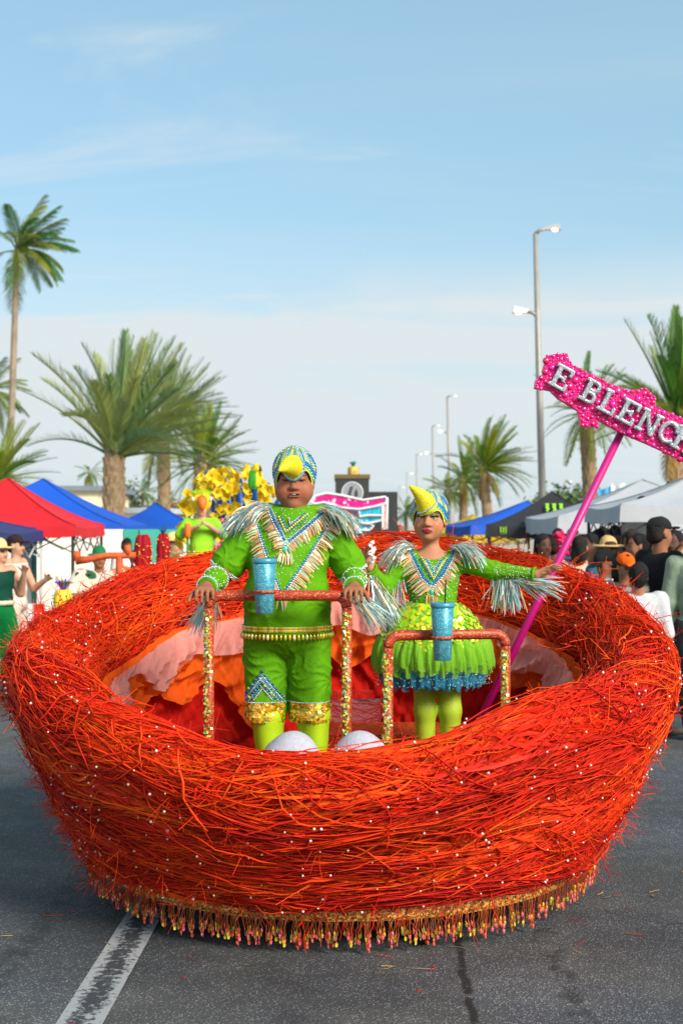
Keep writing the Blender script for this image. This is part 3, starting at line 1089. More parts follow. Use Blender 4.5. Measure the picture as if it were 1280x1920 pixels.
# handrails
M['rail'] = mat('orange_sequin_wrap', (.42, .045, .010), .45, .2, glitter=(300, .45, (.75, .30, .16), .90))
def handrail(p0, p1, z, label=None, ret=None):
    """bar from p0 to p1 (nest coordinates) with posts to the floor"""
    mb = MB()
    a, b = Vector((p0[0], p0[1], z)), Vector((p1[0], p1[1], z))
    d = (b - a).normalized()
    pts = []
    for q in range(6):
        an = PI / 2 * q / 5
        pts.append(a + d * (.05 - .05 * math.cos(an)) + Vector((0, 0, -.05 + .05 * math.sin(an))))
    for q in range(6):
        an = PI / 2 * q / 5
        pts.append(b - d * (.05 - .05 * math.sin(an)) + Vector((0, 0, -.05 + .05 * math.cos(an))))
    mb.tube(pts, .0225, 14)
    bar = mb.build('handrail', M['rail'], float_, smooth=True)
    for e in (a, b):
        mb = MB(); mb.tube([(e.x, e.y, z - .052), (e.x, e.y, .45)], .021, 14)
        po = mb.build('post', M['rail'], bar, smooth=True)
        Vv, Cc, Ff = [], [], []
        for k in range(330):                                   # loose sequins in a strip up the camera-side of the post
            zz = random.uniform(.47, z - .07)
            an = random.gauss(-PI / 2 - .35, .42)
            rr = .0235 + random.uniform(0, .004)
            c = Vector((e.x + rr * math.cos(an), e.y + rr * math.sin(an), zz))
            nn = Vector((math.cos(an) + random.uniform(-.6, .6), math.sin(an) + random.uniform(-.6, .6), random.uniform(-.6, .6))).normalized()
            u = nn.orthogonal().normalized() * .0062; w = nn.cross(u)
            i0 = len(Vv)
            Vv += [c + u, c + w, c - u, c - w]
            Ff.append((i0, i0 + 1, i0 + 2, i0 + 3))
            Cc += [random.choice([S(225, 225, 70), S(190, 225, 60), S(245, 205, 70), S(150, 230, 190), S(240, 235, 150), S(220, 190, 40)])] * 4
        so = link('sequins', mesh_np('sequins', np.array(Vv), np.array(Ff), M['shine'], np.array(Cc), False), bar)
        so['kind'] = 'stuff'
    return bar
BR_Y = 5.95 - NC.y
handrail((X(392, 5.95), BR_Y), (X(650, 5.95), BR_Y + .02), Z(1117, 5.95))
GR_Y = 6.02 - NC.y
handrail((X(727, 6.02), GR_Y - .02), (X(947, 6.10), GR_Y + .08), Z(1190, 6.05))

# ------------------------------------------------------------------ eggs
M['egg'] = mat('speckled_plaster', S(168, 168, 178), .9, noise=(55, .10), bump=(90, .2))
for px, lab, yy, rz in ((541, 'greyish white giant egg in front of the boy\'s legs', 5.82, .3), (677, 'greyish white giant egg between the two handrails', 5.84, 1.4)):
    mb = MB()
    pr = []
    for i in range(25):
        a = -PI / 2 + PI * i / 24
        pr.append((max(.001, .150 * math.cos(a) * (1 - .10 * math.sin(a)) * (1 + .012 * math.sin(i * 1.9 + px))), .205 * math.sin(a)))
    mb.lathe(pr, 40)
    zt = Z(1369, yy)
    o = mb.build('egg', M['egg'], None, True, (X(px, yy), yy, max(zt - .205, .45 + .200)))
    o.rotation_euler = (.12 if px < 600 else -.03, .16 if px < 600 else -.1, rz)
    tag(o, lab, 'egg', 'giant eggs in the nest')

# ------------------------------------------------------------------ cups hung on the rails
M['cup'] = mat('teal_rhinestone', S(62, 150, 168), .35, .3, glitter=(380, .30, S(140, 205, 215), .86))
M['lid'] = mat('teal_plastic', S(60, 140, 165), .35, .1)
def cup(px, ptop, pbot, d, lab, straw):
    zt, zb = Z(ptop, d), Z(pbot, d)
    h = zt - zb
    t = thing('cup', lab, 'cup', (X(px, d), d, zb), 0, 'rhinestone cups on the handrails')
    mb = MB()
    mb.lathe([(.034, 0), (.0365, .002), (.048, h - .016), (.045, h - .014)], 40)
    mb.build('body', M['cup'], t, True)
    mb = MB()
    mb.lathe([(.0495, h - .02), (.0515, h - .016), (.0515, h - .002), (.048, h), (.040, h - .002)], 40)
    mb.build('lid', M['lid'], t, True)
    mb = MB()
    rz_ = h * .37
    mb.lathe([(.0435, rz_), (.047, rz_), (.047, rz_ + .012), (.0440, rz_ + .012)], 32)
    mb.build('holder_ring', M['rail'], t, True)
    if straw:
        mb = MB(); mb.tube([(.01, 0, h - .01), (.014, -.004, h + .095)], .003, 8)
        mb.build('drinking_straw', M['rubber'], t, True)
cup(496, 1047, 1150, 5.875, 'teal rhinestone tumbler on the boy\'s taller handrail', False)
cup(829, 1130, 1238, 5.955, 'teal rhinestone tumbler with a straw on the girl\'s lower handrail', True)

# ------------------------------------------------------------------ sign on a pink pole
SD = 7.15
def q6(xz, yz): return X(900 + xz / 3.368, SD), Z(540 + yz / 3.368, SD)
sign = thing('sign', 'magenta gem covered lettered sign on a slanted pink pole', 'sign', (X(896, SD), SD, .45))
so_ = Vector(sign.location)
outl = [(415, 430), (470, 418), (545, 415), (558, 455), (580, 490), (690, 545), (800, 600), (935, 652), (990, 640), (1040, 635), (1080, 672), (1105, 700),
        (1085, 738), (1180, 785), (1280, 830), (1420, 895), (1500, 960), (1520, 1050), (1470, 1170), (1400, 1160), (1280, 1095), (1170, 1040), (1050, 985), (930, 935), (840, 890), (735, 828),
        (737, 880), (690, 878), (630, 870), (622, 820), (612, 775), (550, 735), (490, 700), (440, 650), (390, 640), (340, 635), (345, 590), (365, 565), (395, 570), (393, 520)]
o2 = [q6(*p) for p in outl]
mb = MB()
n = len(o2)
V = [(x - so_.x, -.018, z - so_.z) for x, z in o2] + [(x - so_.x, .03, z - so_.z) for x, z in o2]
mb.add(V, [tuple(range(n - 1, -1, -1)), tuple(range(n, 2 * n))] + [(i, (i + 1) % n, n + (i + 1) % n, n + i) for i in range(n)])
M['magenta'] = mat('magenta_foil', S(215, 10, 110), .35, .1, glitter=(60, .4))
board = mb.build('board', M['magenta'], sign)
def inside(x, z):
    c = False
    j = n - 1
    for i in range(n):
        xi, zi = o2[i]; xj, zj = o2[j]
        if (zi > z) != (zj > z) and x < (xj - xi) * (z - zi) / (zj - zi) + xi: c = not c
        j = i
    return c
xs, zs = [p[0] for p in o2], [p[1] for p in o2]
pts, rads, gc = [], [], []
tries = 0
while tries < 16000 and len(pts) < 1500:
    tries += 1
    x, z = random.uniform(min(xs), max(xs)), random.uniform(min(zs), max(zs))
    r = random.choice((.019, .014, .011)) if tries < 2500 else random.choice((.009, .007, .005))
    if not inside(x, z): continue
    if any((x - p[0]) ** 2 + (z - p[2]) ** 2 < (.86 * (r + q)) ** 2 for p, q in zip(pts, rads)): continue
    pts.append((x, -.018 + .35 * r * 0, z)); rads.append(r)
    gc.append(random.choice((S(235, 20, 130), S(225, 15, 150), S(215, 10, 105), S(240, 40, 140))))
V, F, C = beads([(p[0] - so_.x, p[1], p[2] - so_.z) for p in pts], rads, gc)
V[:, 1] = -.018 + (V[:, 1] + .018) * .7
M['gem'] = mat('acrylic_gem', attr=True, rough=.12, coat=.5, spec=.8)
link('gems', mesh_np('gems', V, F, M['gem'], C), sign)['kind'] = 'stuff'
mb = MB()
pa, pb = P(896, 1358, SD), P(1166, 813, SD)
dirp = (pb - pa).normalized()
foot = pa + dirp * ((.45 - pa.z) / dirp.z)
mb.tube([foot - so_, pb + dirp * .12 - so_ + Vector((0, .055, 0))], .0195, 14)
M['pinkpole'] = mat('magenta_paint', S(182, 0, 112), .45, noise=(8, .12))
mb.build('pole', M['pinkpole'], sign, True)
# slab letters, studded
M['stud'] = mat('silver_studs', S(165, 175, 180), .25, .55, glitter=(330, .55, S(225, 235, 238), .8))
LH, LW, ST = .13, .098, .0135
def letter(ch, ox, oz):
    H = Field((-.02, -.035, -.02), (.14, .01, .155), .004)
    def bar(x0, z0, x1, z1): H.box(((x0 + x1) / 2, -.012, (z0 + z1) / 2), (abs(x1 - x0) / 2, .016, abs(z1 - z0) / 2), .006)
    s = 2 * ST
    def serif(x, z): bar(x - ST - .008, z, x + ST + .008, z + s * .72)
    if ch in 'EBL':
        bar(.008, 0, .008 + s, LH)
        bar(-.006, 0, .03, s * .75); bar(-.006, LH - s * .75, .045, LH)
    if ch == 'E':
        bar(.008, 0, LW, s * .75); bar(.008, LH - s * .75, LW, LH); bar(.01, LH / 2 - .009, .066, LH / 2 + .009)
        bar(LW - .02, 0, LW, .045); bar(LW - .02, LH - .045, LW, LH); bar(.055, LH / 2 - .02, .072, LH / 2 + .02)
    if ch == 'L':
        bar(.008, 0, LW * .95, s * .75); bar(LW * .95 - .02, 0, LW * .95, .05)
    if ch == 'B':
        for zc, r in ((LH * .26, LH * .26 - .010), (LH * .745, LH * .255 - .010)):
            pr = None
            for q in range(9):
                a = -PI / 2 + PI * q / 8
                p_ = (.058 + r * .75 * math.cos(a), -.012, zc + r * math.sin(a))
                if pr: H.cone(pr, p_, .0115, .0115, .002)
                pr = p_
            for e in (-1, 1): H.cone((.02, -.012, zc + e * r), (.058, -.012, zc + e * r), .0115, .0115, .002)
    if ch == 'N':
        for x in (.012, LW - .010): H.box((x, -.012, LH / 2), (.011, .016, LH / 2), .006)
        bar(-.010, 0, .036, .02); bar(-.012, LH - .02, .03, LH); bar(LW - .034, LH - .02, LW + .016, LH)
        H.cone((.016, -.012, LH - .012), (LW - .014, -.012, .012), .013, .013, .002)
    if ch == 'C':
        pr = None
        for q in range(13):
            a = R_(48) + R_(264) * q / 12
            p_ = (.053 + .043 * math.cos(a), -.012, LH / 2 + (LH / 2 - .012) * math.sin(a))
            if pr: H.cone(pr, p_, .0135, .0135, .002)
            pr = p_
        bar(.078, LH - .055, .098, LH)
    if ch == 'H':
        for x in (.014, LW - .008): H.box((x, -.012, LH / 2), (ST, .016, LH / 2), .006); 
        for x in (.014, LW - .008):
            for z in (.009, LH - .009): H.box((x, -.012, z), (.027, .016, .010), .006)
        bar(.01, LH / 2 - .01, LW, LH / 2 + .01)
    V, F = H.mesh()
    V = V * np.array((.94, 1, .94), dtype=np.float32)
    ang = -R_(28.5)
    c, s_ = math.cos(ang), math.sin(ang)
    Vx, Vz = V[:, 0] * c - V[:, 2] * s_ * -0 , V[:, 2]
    V2 = np.stack([V[:, 0] * c - V[:, 2] * s_ * 1.0 * 1.0, V[:, 1] - .022, V[:, 0] * s_ + V[:, 2] * c], 1)
    V2[:, 0] += ox - so_.x
    V2[:, 2] += oz - so_.z
    link('letter', mesh_np('letter', V2, F, M['stud']), board)
for ch, x, y in (('E', 418, 612), ('B', 607, 702), ('L', 722, 768), ('E', 838, 828), ('N', 964, 893), ('C', 1088, 952), ('H', 1190, 1004)):
    letter(ch, *q6(x, y))
# ------------------------------------------------------------------ people
def rot(yaw=0, pitch=0, roll=0):
    """yaw: turn to the person's facing, pitch: nod down (+), roll: tilt"""
    return np.array(Matrix.Rotation(yaw, 3, 'Z') @ Matrix.Rotation(pitch, 3, 'X') @ Matrix.Rotation(roll, 3, 'Y'))


def v3(*a): return np.array(a, dtype=float)


def nrm(v): return v / (np.linalg.norm(v) + 1e-9)


def head_prims(F, c, R, s, fat=0.0, detail=True, nz=1.0, jaw=0.0):
    """head about .235 m tall at s = 1, facing -Y before R"""
    T = lambda p: c + R @ (v3(*p) * s)
    E = lambda p, r, k=.012, sub=False: F.ell(T(p), v3(*r) * s, R, k * s, sub)
    Cn = lambda a, b, ra, rb, k=.01: F.cone(T(a), T(b), ra * s, rb * s, k * s)
    E((0, .014, .036), (.076, .094, .084))
    E((0, -.018, -.028), (.064 + fat * .5, .074, .088 + fat * .2), .03)
    for e in (-1, 1):
        E((e * .036, -.044, -.042), (.032 + fat, .032 + fat * .4, .036 + fat * .6), .025)
    E((0, -.036, -.082 + jaw), (.044 + fat, .044, .030), .025)
    E((0, -.070, -.100 + jaw), (.019, .016, .014), .02)
    if detail:
        Cn((-.044, -.072, .018), (.044, -.072, .018), .012, .012, .018)
        for e in (-1, 1):
            E((e * .031, -.096, .000), (.020, .017, .0115), .008, True)
            Cn((e * .046, -.074, -.001), (e * .031, -.0845, .0085), .0045, .005, .004)
            Cn((e * .031, -.0845, .0085), (e * .016, -.079, .000), .005, .004, .004)
            Cn((e * .044, -.076, -.006), (e * .018, -.080, -.009), .004, .004, .005)
            E((e * .015, -.092, -.038 * nz), (.0100, .010, .0075), .006)
            E((e * (.077 + fat * .25), .006, -.012), (.010, .020, .030), .008)
            E((e * (.083 + fat * .25), .000, -.010), (.005, .010, .018), .004, True)
        Cn((0, -.083, .004), (0, -.100, -.029 * nz), .0075, .0110, .010)
        E((0, -.101, -.033 * nz), (.0125, .011, .0095), .008)
    else:
        Cn((0, -.086, .004), (0, -.102, -.034), .008, .013, .01)
        for e in (-1, 1):
            E((e * .031, -.098, .0), (.020, .016, .012), .008, True)
            E((e * .078, .006, -.012), (.011, .020, .030), .008)


def lips(F, c, R, s, smile=0.0, full=1.0, dz=0.0):
    T = lambda p: c + R @ ((v3(*p) + v3(0, 0, dz)) * s)
    w = .024 + smile * .010
    for zz, r, lift in ((-.0605, .0042, 1), (-.0705, .0052, 1)):
        ptsl = [(-w, -.0800, -.065 + smile * .014), (-w * .5, -.0915, zz + .0015 - smile * .001), (0, -.0940, zz), (w * .5, -.0915, zz + .0015 - smile * .001), (w, -.0800, -.065 + smile * .014)]
        for a, b in zip(ptsl, ptsl[1:]):
            F.cone(T(a), T(b), r * full * s, r * full * s, .005 * s)
    if smile:                                          # open mouth
        F.ell(T((0, -.100, -.0650)), v3(w * .80, .014, .0036) * s, R, .003, True)


def hand_prims(F, wrist, d, nrmal, s, curl=.35, side=1, thumb=.6, spread=.06, k=.006):
    """palm + five fingers. d: direction of the palm, nrmal: direction the palm faces, side: +1 thumb towards d x nrmal"""
    d = nrm(d); n_ = nrm(nrmal - d * (nrmal @ d)); l = np.cross(d, n_) * side
    palm0, palm1 = wrist + d * .012 * s, wrist + d * .082 * s
    for q in (-.026, -.009, .009, .026):
        F.cone(wrist + d * .010 * s + l * q * .55 * s, palm1 + l * q * s, .0155 * s, .0125 * s, .012)
    for q, L in ((.034, .070), (.0115, .080), (-.0115, .074), (-.034, .058)):
        p = palm1 + l * q * s
        dd = nrm(d + l * q * spread / .03)
        r = .0086
        for seg, fr in enumerate((.45, .32, .26)):
            a = curl * (.8 if seg == 0 else 1.0)
            ax = nrm(np.cross(dd, n_))
            dd = nrm(dd * math.cos(a) + np.cross(ax, dd) * math.sin(a))
            nn_ = np.cross(ax, dd)
            n_loc = nrm(nn_)
            p2 = p + dd * L * fr * s
            F.cone(p, p2, r * s, (r - .0011) * s, .003)
            r -= .001
            p = p2
            ax = nrm(np.cross(dd, n_loc))
    p = wrist + d * .024 * s + l * .026 * s
    dd = nrm(d * .75 + l * thumb + n_ * .35)
    r = .0125
    for fr in (.040, .032, .026):
        p2 = p + dd * fr * s
        F.cone(p, p2, r * s, (r - .0015) * s, .005)
        dd = nrm(dd + d * .22 + n_ * curl * .35)
        r -= .0014
        p = p2


def std_pose(H, w=1.0):
    J = dict(H=H, neck=v3(0, .01, .835 * H), head=v3(0, -.005, .925 * H), pelvis=v3(0, 0, .53 * H), belly=v3(0, -.005, .62 * H), chest=v3(0, 0, .735 * H))
    for e, n_ in ((-1, 'L'), (1, 'R')):
        J['sh' + n_] = v3(e * .105 * H * (.6 + .4 * w), .005, .805 * H)
        J['el' + n_] = v3(e * .135 * H * (.6 + .4 * w), .02, .635 * H)
        J['wr' + n_] = v3(e * .135 * H * (.6 + .4 * w), -.04, .495 * H)
        J['hip' + n_] = v3(e * .055 * H, 0, .50 * H)
        J['kn' + n_] = v3(e * .058 * H, -.012, .28 * H)
        J['an' + n_] = v3(e * .058 * H, .012, .045 * H)
    return J


def torso(F, J, w, inf=0.0, dep=1.0, k=.04):
    H = J['H']
    F.ell(J['chest'], v3(.098 * w, .066 * dep, .098) * H + inf, None, k)
    F.ell(J['belly'], v3(.085 * w, .066 * dep, .085) * H + inf, None, k)
    F.ell(J['pelvis'], v3(.096 * w, .070 * dep, .066) * H + inf, None, k)
    for e in 'LR':
        a = J['sh' + e]
        F.cone(J['neck'] * .7 + a * .3 - v3(0, 0, .035 * H), a - v3(0, 0, .006 * H), .032 * H + inf, .034 * H * (.7 + .3 * w) + inf, k)


def arms(F, J, w, inf=0.0, seg=(1, 1), k=.02):
    H = J['H']
    for e in 'LR':
        if seg[0]: F.cone(J['sh' + e], J['el' + e], .034 * H * w + inf, .027 * H * w + inf, k)
        if seg[1]: F.cone(J['el' + e], J['wr' + e], .027 * H * w + inf, .0165 * H * (.6 + .4 * w) + inf, k)


def legs(F, J, w, inf=0.0, k=.03, feet=True, shin=1.0):
    H = J['H']
    for e in 'LR':
        F.cone(J['hip' + e], J['kn' + e], .052 * H * w + inf, .035 * H * w + inf, k)
        F.cone(J['kn' + e], J['an' + e], .036 * H * w * shin + inf, .021 * H * (.6 + .4 * w) + inf, k)
        F.ell(J['kn' + e] * .72 + J['an' + e] * .28 + v3(0, .014 * H, 0), v3(.028, .028, .06) * H * w + inf, None, k)
        if feet:
            a = J['an' + e]
            F.cone(a + v3(0, .012, -.028 * H + .0), v3(a[0] * 1.12, a[1] - .10 * H, .016 * H), .022 * H, .016 * H, .02)


def put(name, F, m, parent, cols, fold=None):
    V, Q = F.mesh()
    if fold:
        # shallow folds: push along approximate normals
        me = mesh_np(name, V, Q, None)
        nv_ = np.zeros(len(V) * 3, dtype=np.float32)
        me.vertex_normals.foreach_get('vector', nv_) if hasattr(me, 'vertex_normals') else me.vertices.foreach_get('normal', nv_)
        bpy.data.meshes.remove(me)
        V = V + nv_.reshape(-1, 3) * (fold(V) if callable(fold) else fold[0] * vnoise(V * np.array(fold[2] if len(fold) > 2 else (1, 1, 1)), fold[1], 5))[:, None]
    C = cols(V) if callable(cols) else np.tile(np.array(cols), (len(V), 1))
    o = link(name, mesh_np(name, V, Q, m, C), parent)
    return o, V, Q


def bounds(J, pad=.13):
    pts = np.array([v for k, v in J.items() if isinstance(v, np.ndarray)])
    lo, hi = pts.min(0) - pad, pts.max(0) + pad
    lo[1] -= .12; lo[2] = -.02; hi[2] = max(hi[2], J['head'][2] + .15)
    return lo, hi


def crowd_person(label, loc, H, face, skin, shirt, pants, hair=None, hat=None, w=1.0, pose=None, group='spectators at the parade', skirt=None, longhair=False, sleeve=1, head_rot=(0, 0, 0), h=.015, extra=None):
    t = thing('person', label, 'person', loc, face, group)
    J = std_pose(H, w)
    if pose: J.update({k: v3(*p) for k, p in pose.items()})
    lo, hi = bounds(J)
    Rh = rot(*head_rot)
    hs = H * .135 / .235 * 1.0
    F = Field(lo, hi, h)
    torso(F, J, w); arms(F, J, w); legs(F, J, w)
    F.cone(J['chest'] + v3(0, 0, .04), J['head'] - v3(0, 0, .03), .036 * H, .032 * H, .02)
    head_prims(F, J['head'], Rh, hs, 0, False)
    for e, sd in (('L', 1), ('R', -1)):
        dd = J['wr' + e] - J['el' + e]
        hand_prims(F, J['wr' + e], dd, v3(-1 if e == 'R' else 1, -.2, 0) + v3(0, -.3, 0), H / 1.7, .35, sd)
    sk = np.array(skin)
    def cols(V):
        C = np.tile(sk, (len(V), 1))
        foot = V[:, 2] < .05 * H
        C[foot] = (.05, .045, .04)
        hd = (V - J['head']) @ Rh / hs
        lip = (np.abs(hd[:, 0]) < .026) & (np.abs(hd[:, 2] + .066) < .011) & (hd[:, 1] < -.07)
        C[lip] = sk * np.array([.8, .45, .45])
        eye = (np.abs(np.abs(hd[:, 0]) - .031) < .017) & (np.abs(hd[:, 2]) < .010) & (hd[:, 1] < -.06)
        C[eye] = (.04, .03, .025)
        brow = (np.abs(np.abs(hd[:, 0]) - .031) < .02) & (np.abs(hd[:, 2] - .022) < .006) & (hd[:, 1] < -.06)
        C[brow] = (.05, .035, .025)
        return C
    put('body', F, M['skin'], t, cols)
    F = Field(lo, hi, h)
    torso(F, J, w, .012); arms(F, J, w, .014, (1, 1 if sleeve > 1 else 0))
    F.clip((0, 0, -1), -(.50 * H)); F.clip((0, 0, 1), J['neck'][2] + .02)
    if sleeve:
        put('shirt', F, M['cloth'], t, shirt, (.006, 22))
    else:
        F = Field(lo, hi, h); torso(F, J, w, .011)
        F.clip((0, 0, -1), -(.50 * H)); F.clip((0, 0, 1), J['neck'][2] - .05)
        put('top', F, M['cloth'], t, shirt, (.005, 22))
    if skirt:
        mb = MB(); mb.col = skirt
        npl = 96
        V = []
        for q in range(9):
            z = .60 * H - (.60 * H - .13 * H) * q / 8
            for kk in range(npl):
                a = 2 * PI * kk / npl
                r = (.082 * H * w + .085 * H * (q / 8) ** .8) * (1 + .05 * (1 if kk % 2 else -1) * min(1, q / 2))
                V.append((r * math.cos(a), r * .85 * math.sin(a), z))
        mb.add(V, [(q * npl + kk, q * npl + (kk + 1) % npl, (q + 1) * npl + (kk + 1) % npl, (q + 1) * npl + kk) for q in range(8) for kk in range(npl)])
        mb.build('skirt', M['cloth'], t)
        mb = MB(); mb.col = S(200, 195, 170); mb.lathe([(.080 * H * w, .585 * H), (.090 * H * w, .587 * H), (.090 * H * w, .612 * H), (.080 * H * w, .614 * H)], 40)
        mb.build('belt', M['cloth'], t, True)
    else:
        F = Field(lo, hi, h)
        F.ell(J['pelvis'], v3(.098 * w, .072, .068) * H + .012, None, .03)
        legs(F, J, w, .014, feet=False)
        F.clip((0, 0, -1), -(.06 * H)); F.clip((0, 0, 1), .56 * H)
        put('trousers', F, M['cloth'], t, pants, (.006, 20))
    hl, hh = J['head'] - .2, J['head'] + .2
    if longhair: hl[2] -= .2 * H
    T = lambda p: J['head'] + Rh @ (v3(*p) * hs)
    if hair is not None:
        F = Field(hl, hh, h * .8)
        F.ell(T((0, .024, .044)), v3(.084, .098, .088) * hs, Rh, .01)
        if longhair:
            F.ell(T((0, .07, -.06)), v3(.085, .06, .16) * hs, Rh, .03)
        else:
            F.ell(T((0, .045, -.02)), v3(.078, .075, .075) * hs, Rh, .02)
        F.ell(T((0, -.085, -.03)), v3(.066, .075, .085) * hs, Rh, .01, True)
        put('hair', F, M['hair'], t, hair, (.007, 45))
    if hat:
        kind, hc = hat
        F = Field(hl - .08, hh + .08, h * .8)
        if kind == 'cap':
            F.ell(T((0, .012, .052)), v3(.086, .104, .082) * hs, Rh, .0)
            n_ = Rh @ v3(0, .15, -1)
            F.clip(n_, float(n_ @ T((0, 0, .035))))
            F.ell(T((0, -.115, .042)), v3(.062, .075, .010) * hs, Rh, .006)
        else:
            F.ell(T((0, .01, .075)), v3(.085, .098, .085) * hs, Rh, .0)
            n_ = Rh @ v3(0, 0, -1)
            F.clip(n_, float(n_ @ T((0, 0, .045))))
            F.ell(T((0, .0, .048)), v3(.165, .175, .012) * hs, Rh, .015)
        put('cap' if kind == 'cap' else 'hat', F, M['cloth'], t, hc, (.003, 30))
    if extra: extra(t, J, H)
    return t


SKIN_D, SKIN_M, SKIN_L, SKIN_B = S(92, 58, 42), S(150, 100, 72), S(196, 148, 118), S(60, 40, 32)
BLACK, WHITE, DENIM = (.014, .014, .016), (.72, .72, .72), S(40, 52, 78)

# --- costume helpers
FILM = [S(205, 222, 220), S(222, 228, 224), S(150, 200, 200), S(238, 185, 140), S(160, 200, 205), S(185, 215, 190), S(165, 185, 200), S(215, 205, 140), S(120, 170, 180)]
PEACH = [S(245, 178, 135), S(240, 165, 120), S(245, 195, 150), S(215, 215, 165), S(235, 155, 110), S(175, 215, 180)]


class Surf:
    """front surface of a garment: finds the point on it for a given x, z"""
    def __init__(s, V, Q):
        s.t = BVHTree.FromPolygons([tuple(map(float, v)) for v in V], [tuple(map(int, q)) for q in Q])

    def at(s, x, z, y0=-1.5, d=(0, 1, 0)):
        h = s.t.ray_cast(Vector((x, y0, z)), Vector(d))
        return (h[0], h[1]) if h[0] is not None else (None, None)

    def near(s, p):
        h = s.t.find_nearest(Vector(p))
        return h[0], h[1]


def poly_sample(pts, step):
    out = []
    for a, b in zip(pts, pts[1:]):
        a, b = Vector(a), Vector(b)
        n_ = max(1, int((b - a).length / step))
        out += [a.lerp(b, i / n_) for i in range(n_)]
    out.append(Vector(pts[-1]))
    return out


def trim(sf, pts2, parent, rows, name='beaded_trim'):
    """rows of beads along a line on the garment; rows = [(sideways offset, radius, colours)]"""
    P_, R__, C_ = [], [], []
    for off, r, cs in rows:
        sm = poly_sample(pts2, r * 1.7)
        for i, p in enumerate(sm):
            q = sm[min(i + 1, len(sm) - 1)] - sm[max(0, i - 1)]
            sd = Vector((-q.y, q.x)).normalized()
            pp = p + sd * off
            hit, nn = sf.at(pp.x, pp.y)
            if hit is None: continue
            P_.append(hit + nn * r * .35); R__.append(r); C_.append(cs[i % len(cs)])
    if not P_: return
    V, F, C = beads(P_, R__, C_)
    link(name, mesh_np(name, V, F, M['shine'], C), parent)['kind'] = 'stuff'


def fringe(sf, pts2, parent, outw, L=(.04, .065), cols=PEACH, w=.0055, step=.0062, name='fringe', lift=.35):
    """ribbons hanging from a line on the garment in direction outw (x, z)"""
    mb = MB()
    for p in poly_sample(pts2, step):
        hit, nn = sf.at(p.x, p.y)
        if hit is None: continue
        l = random.uniform(*L)
        d = Vector((outw[0] + random.uniform(-.18, .18), 0, outw[1] + random.uniform(-.18, .18))).normalized()
        d = (d - nn * d.dot(nn)).normalized()
        sd = d.cross(nn).normalized()
        mb.col = random.choice(cols)
        P0 = hit + nn * .004
        lf = random.uniform(.0, lift)
        pts = [P0, P0 + d * l * .5 + nn * (.006 + lf * .012), P0 + d * l + nn * (.006 + lf * .03) - Vector((0, 0, l * .08))]
        tw_ = (sd + nn * random.uniform(-.6, .6)).normalized()
        mb.ribbon(pts, [w, w, w * .8], tw_)
    mb.build(name, M['film'], parent)['kind'] = 'stuff'


def plume(parent, origin, dirs, n, L, droop, cols=FILM, w=.005, name='plume', jitter=.012):
    """tuft of film strips that arc from points and hang"""
    mb = MB()
    for i in range(n):
        f = random.random()
        o_ = origin(f) + Vector((random.gauss(0, jitter), random.gauss(0, jitter), random.gauss(0, jitter * .5)))
        d = dirs(f) + Vector((random.gauss(0, .20), random.gauss(0, .20), random.gauss(0, .20)))
        d.normalize()
        l = random.uniform(*L)
        pts, p, dd = [o_], o_.copy(), d.copy()
        for q in range(5):
            p = p + dd * l / 5
            dd = (dd + Vector((0, 0, -droop * random.uniform(.7, 1.3)))).normalized()
            pts.append(p.copy())
        mb.col = random.choice(cols)
        sd = d.cross(Vector((random.uniform(-1, 1), random.uniform(-1, 1), .4))).normalized()
        mb.ribbon(pts, [w * .7, w, w, w, w, w * .6], sd)
    mb.build(name, M['film'], parent)['kind'] = 'stuff'


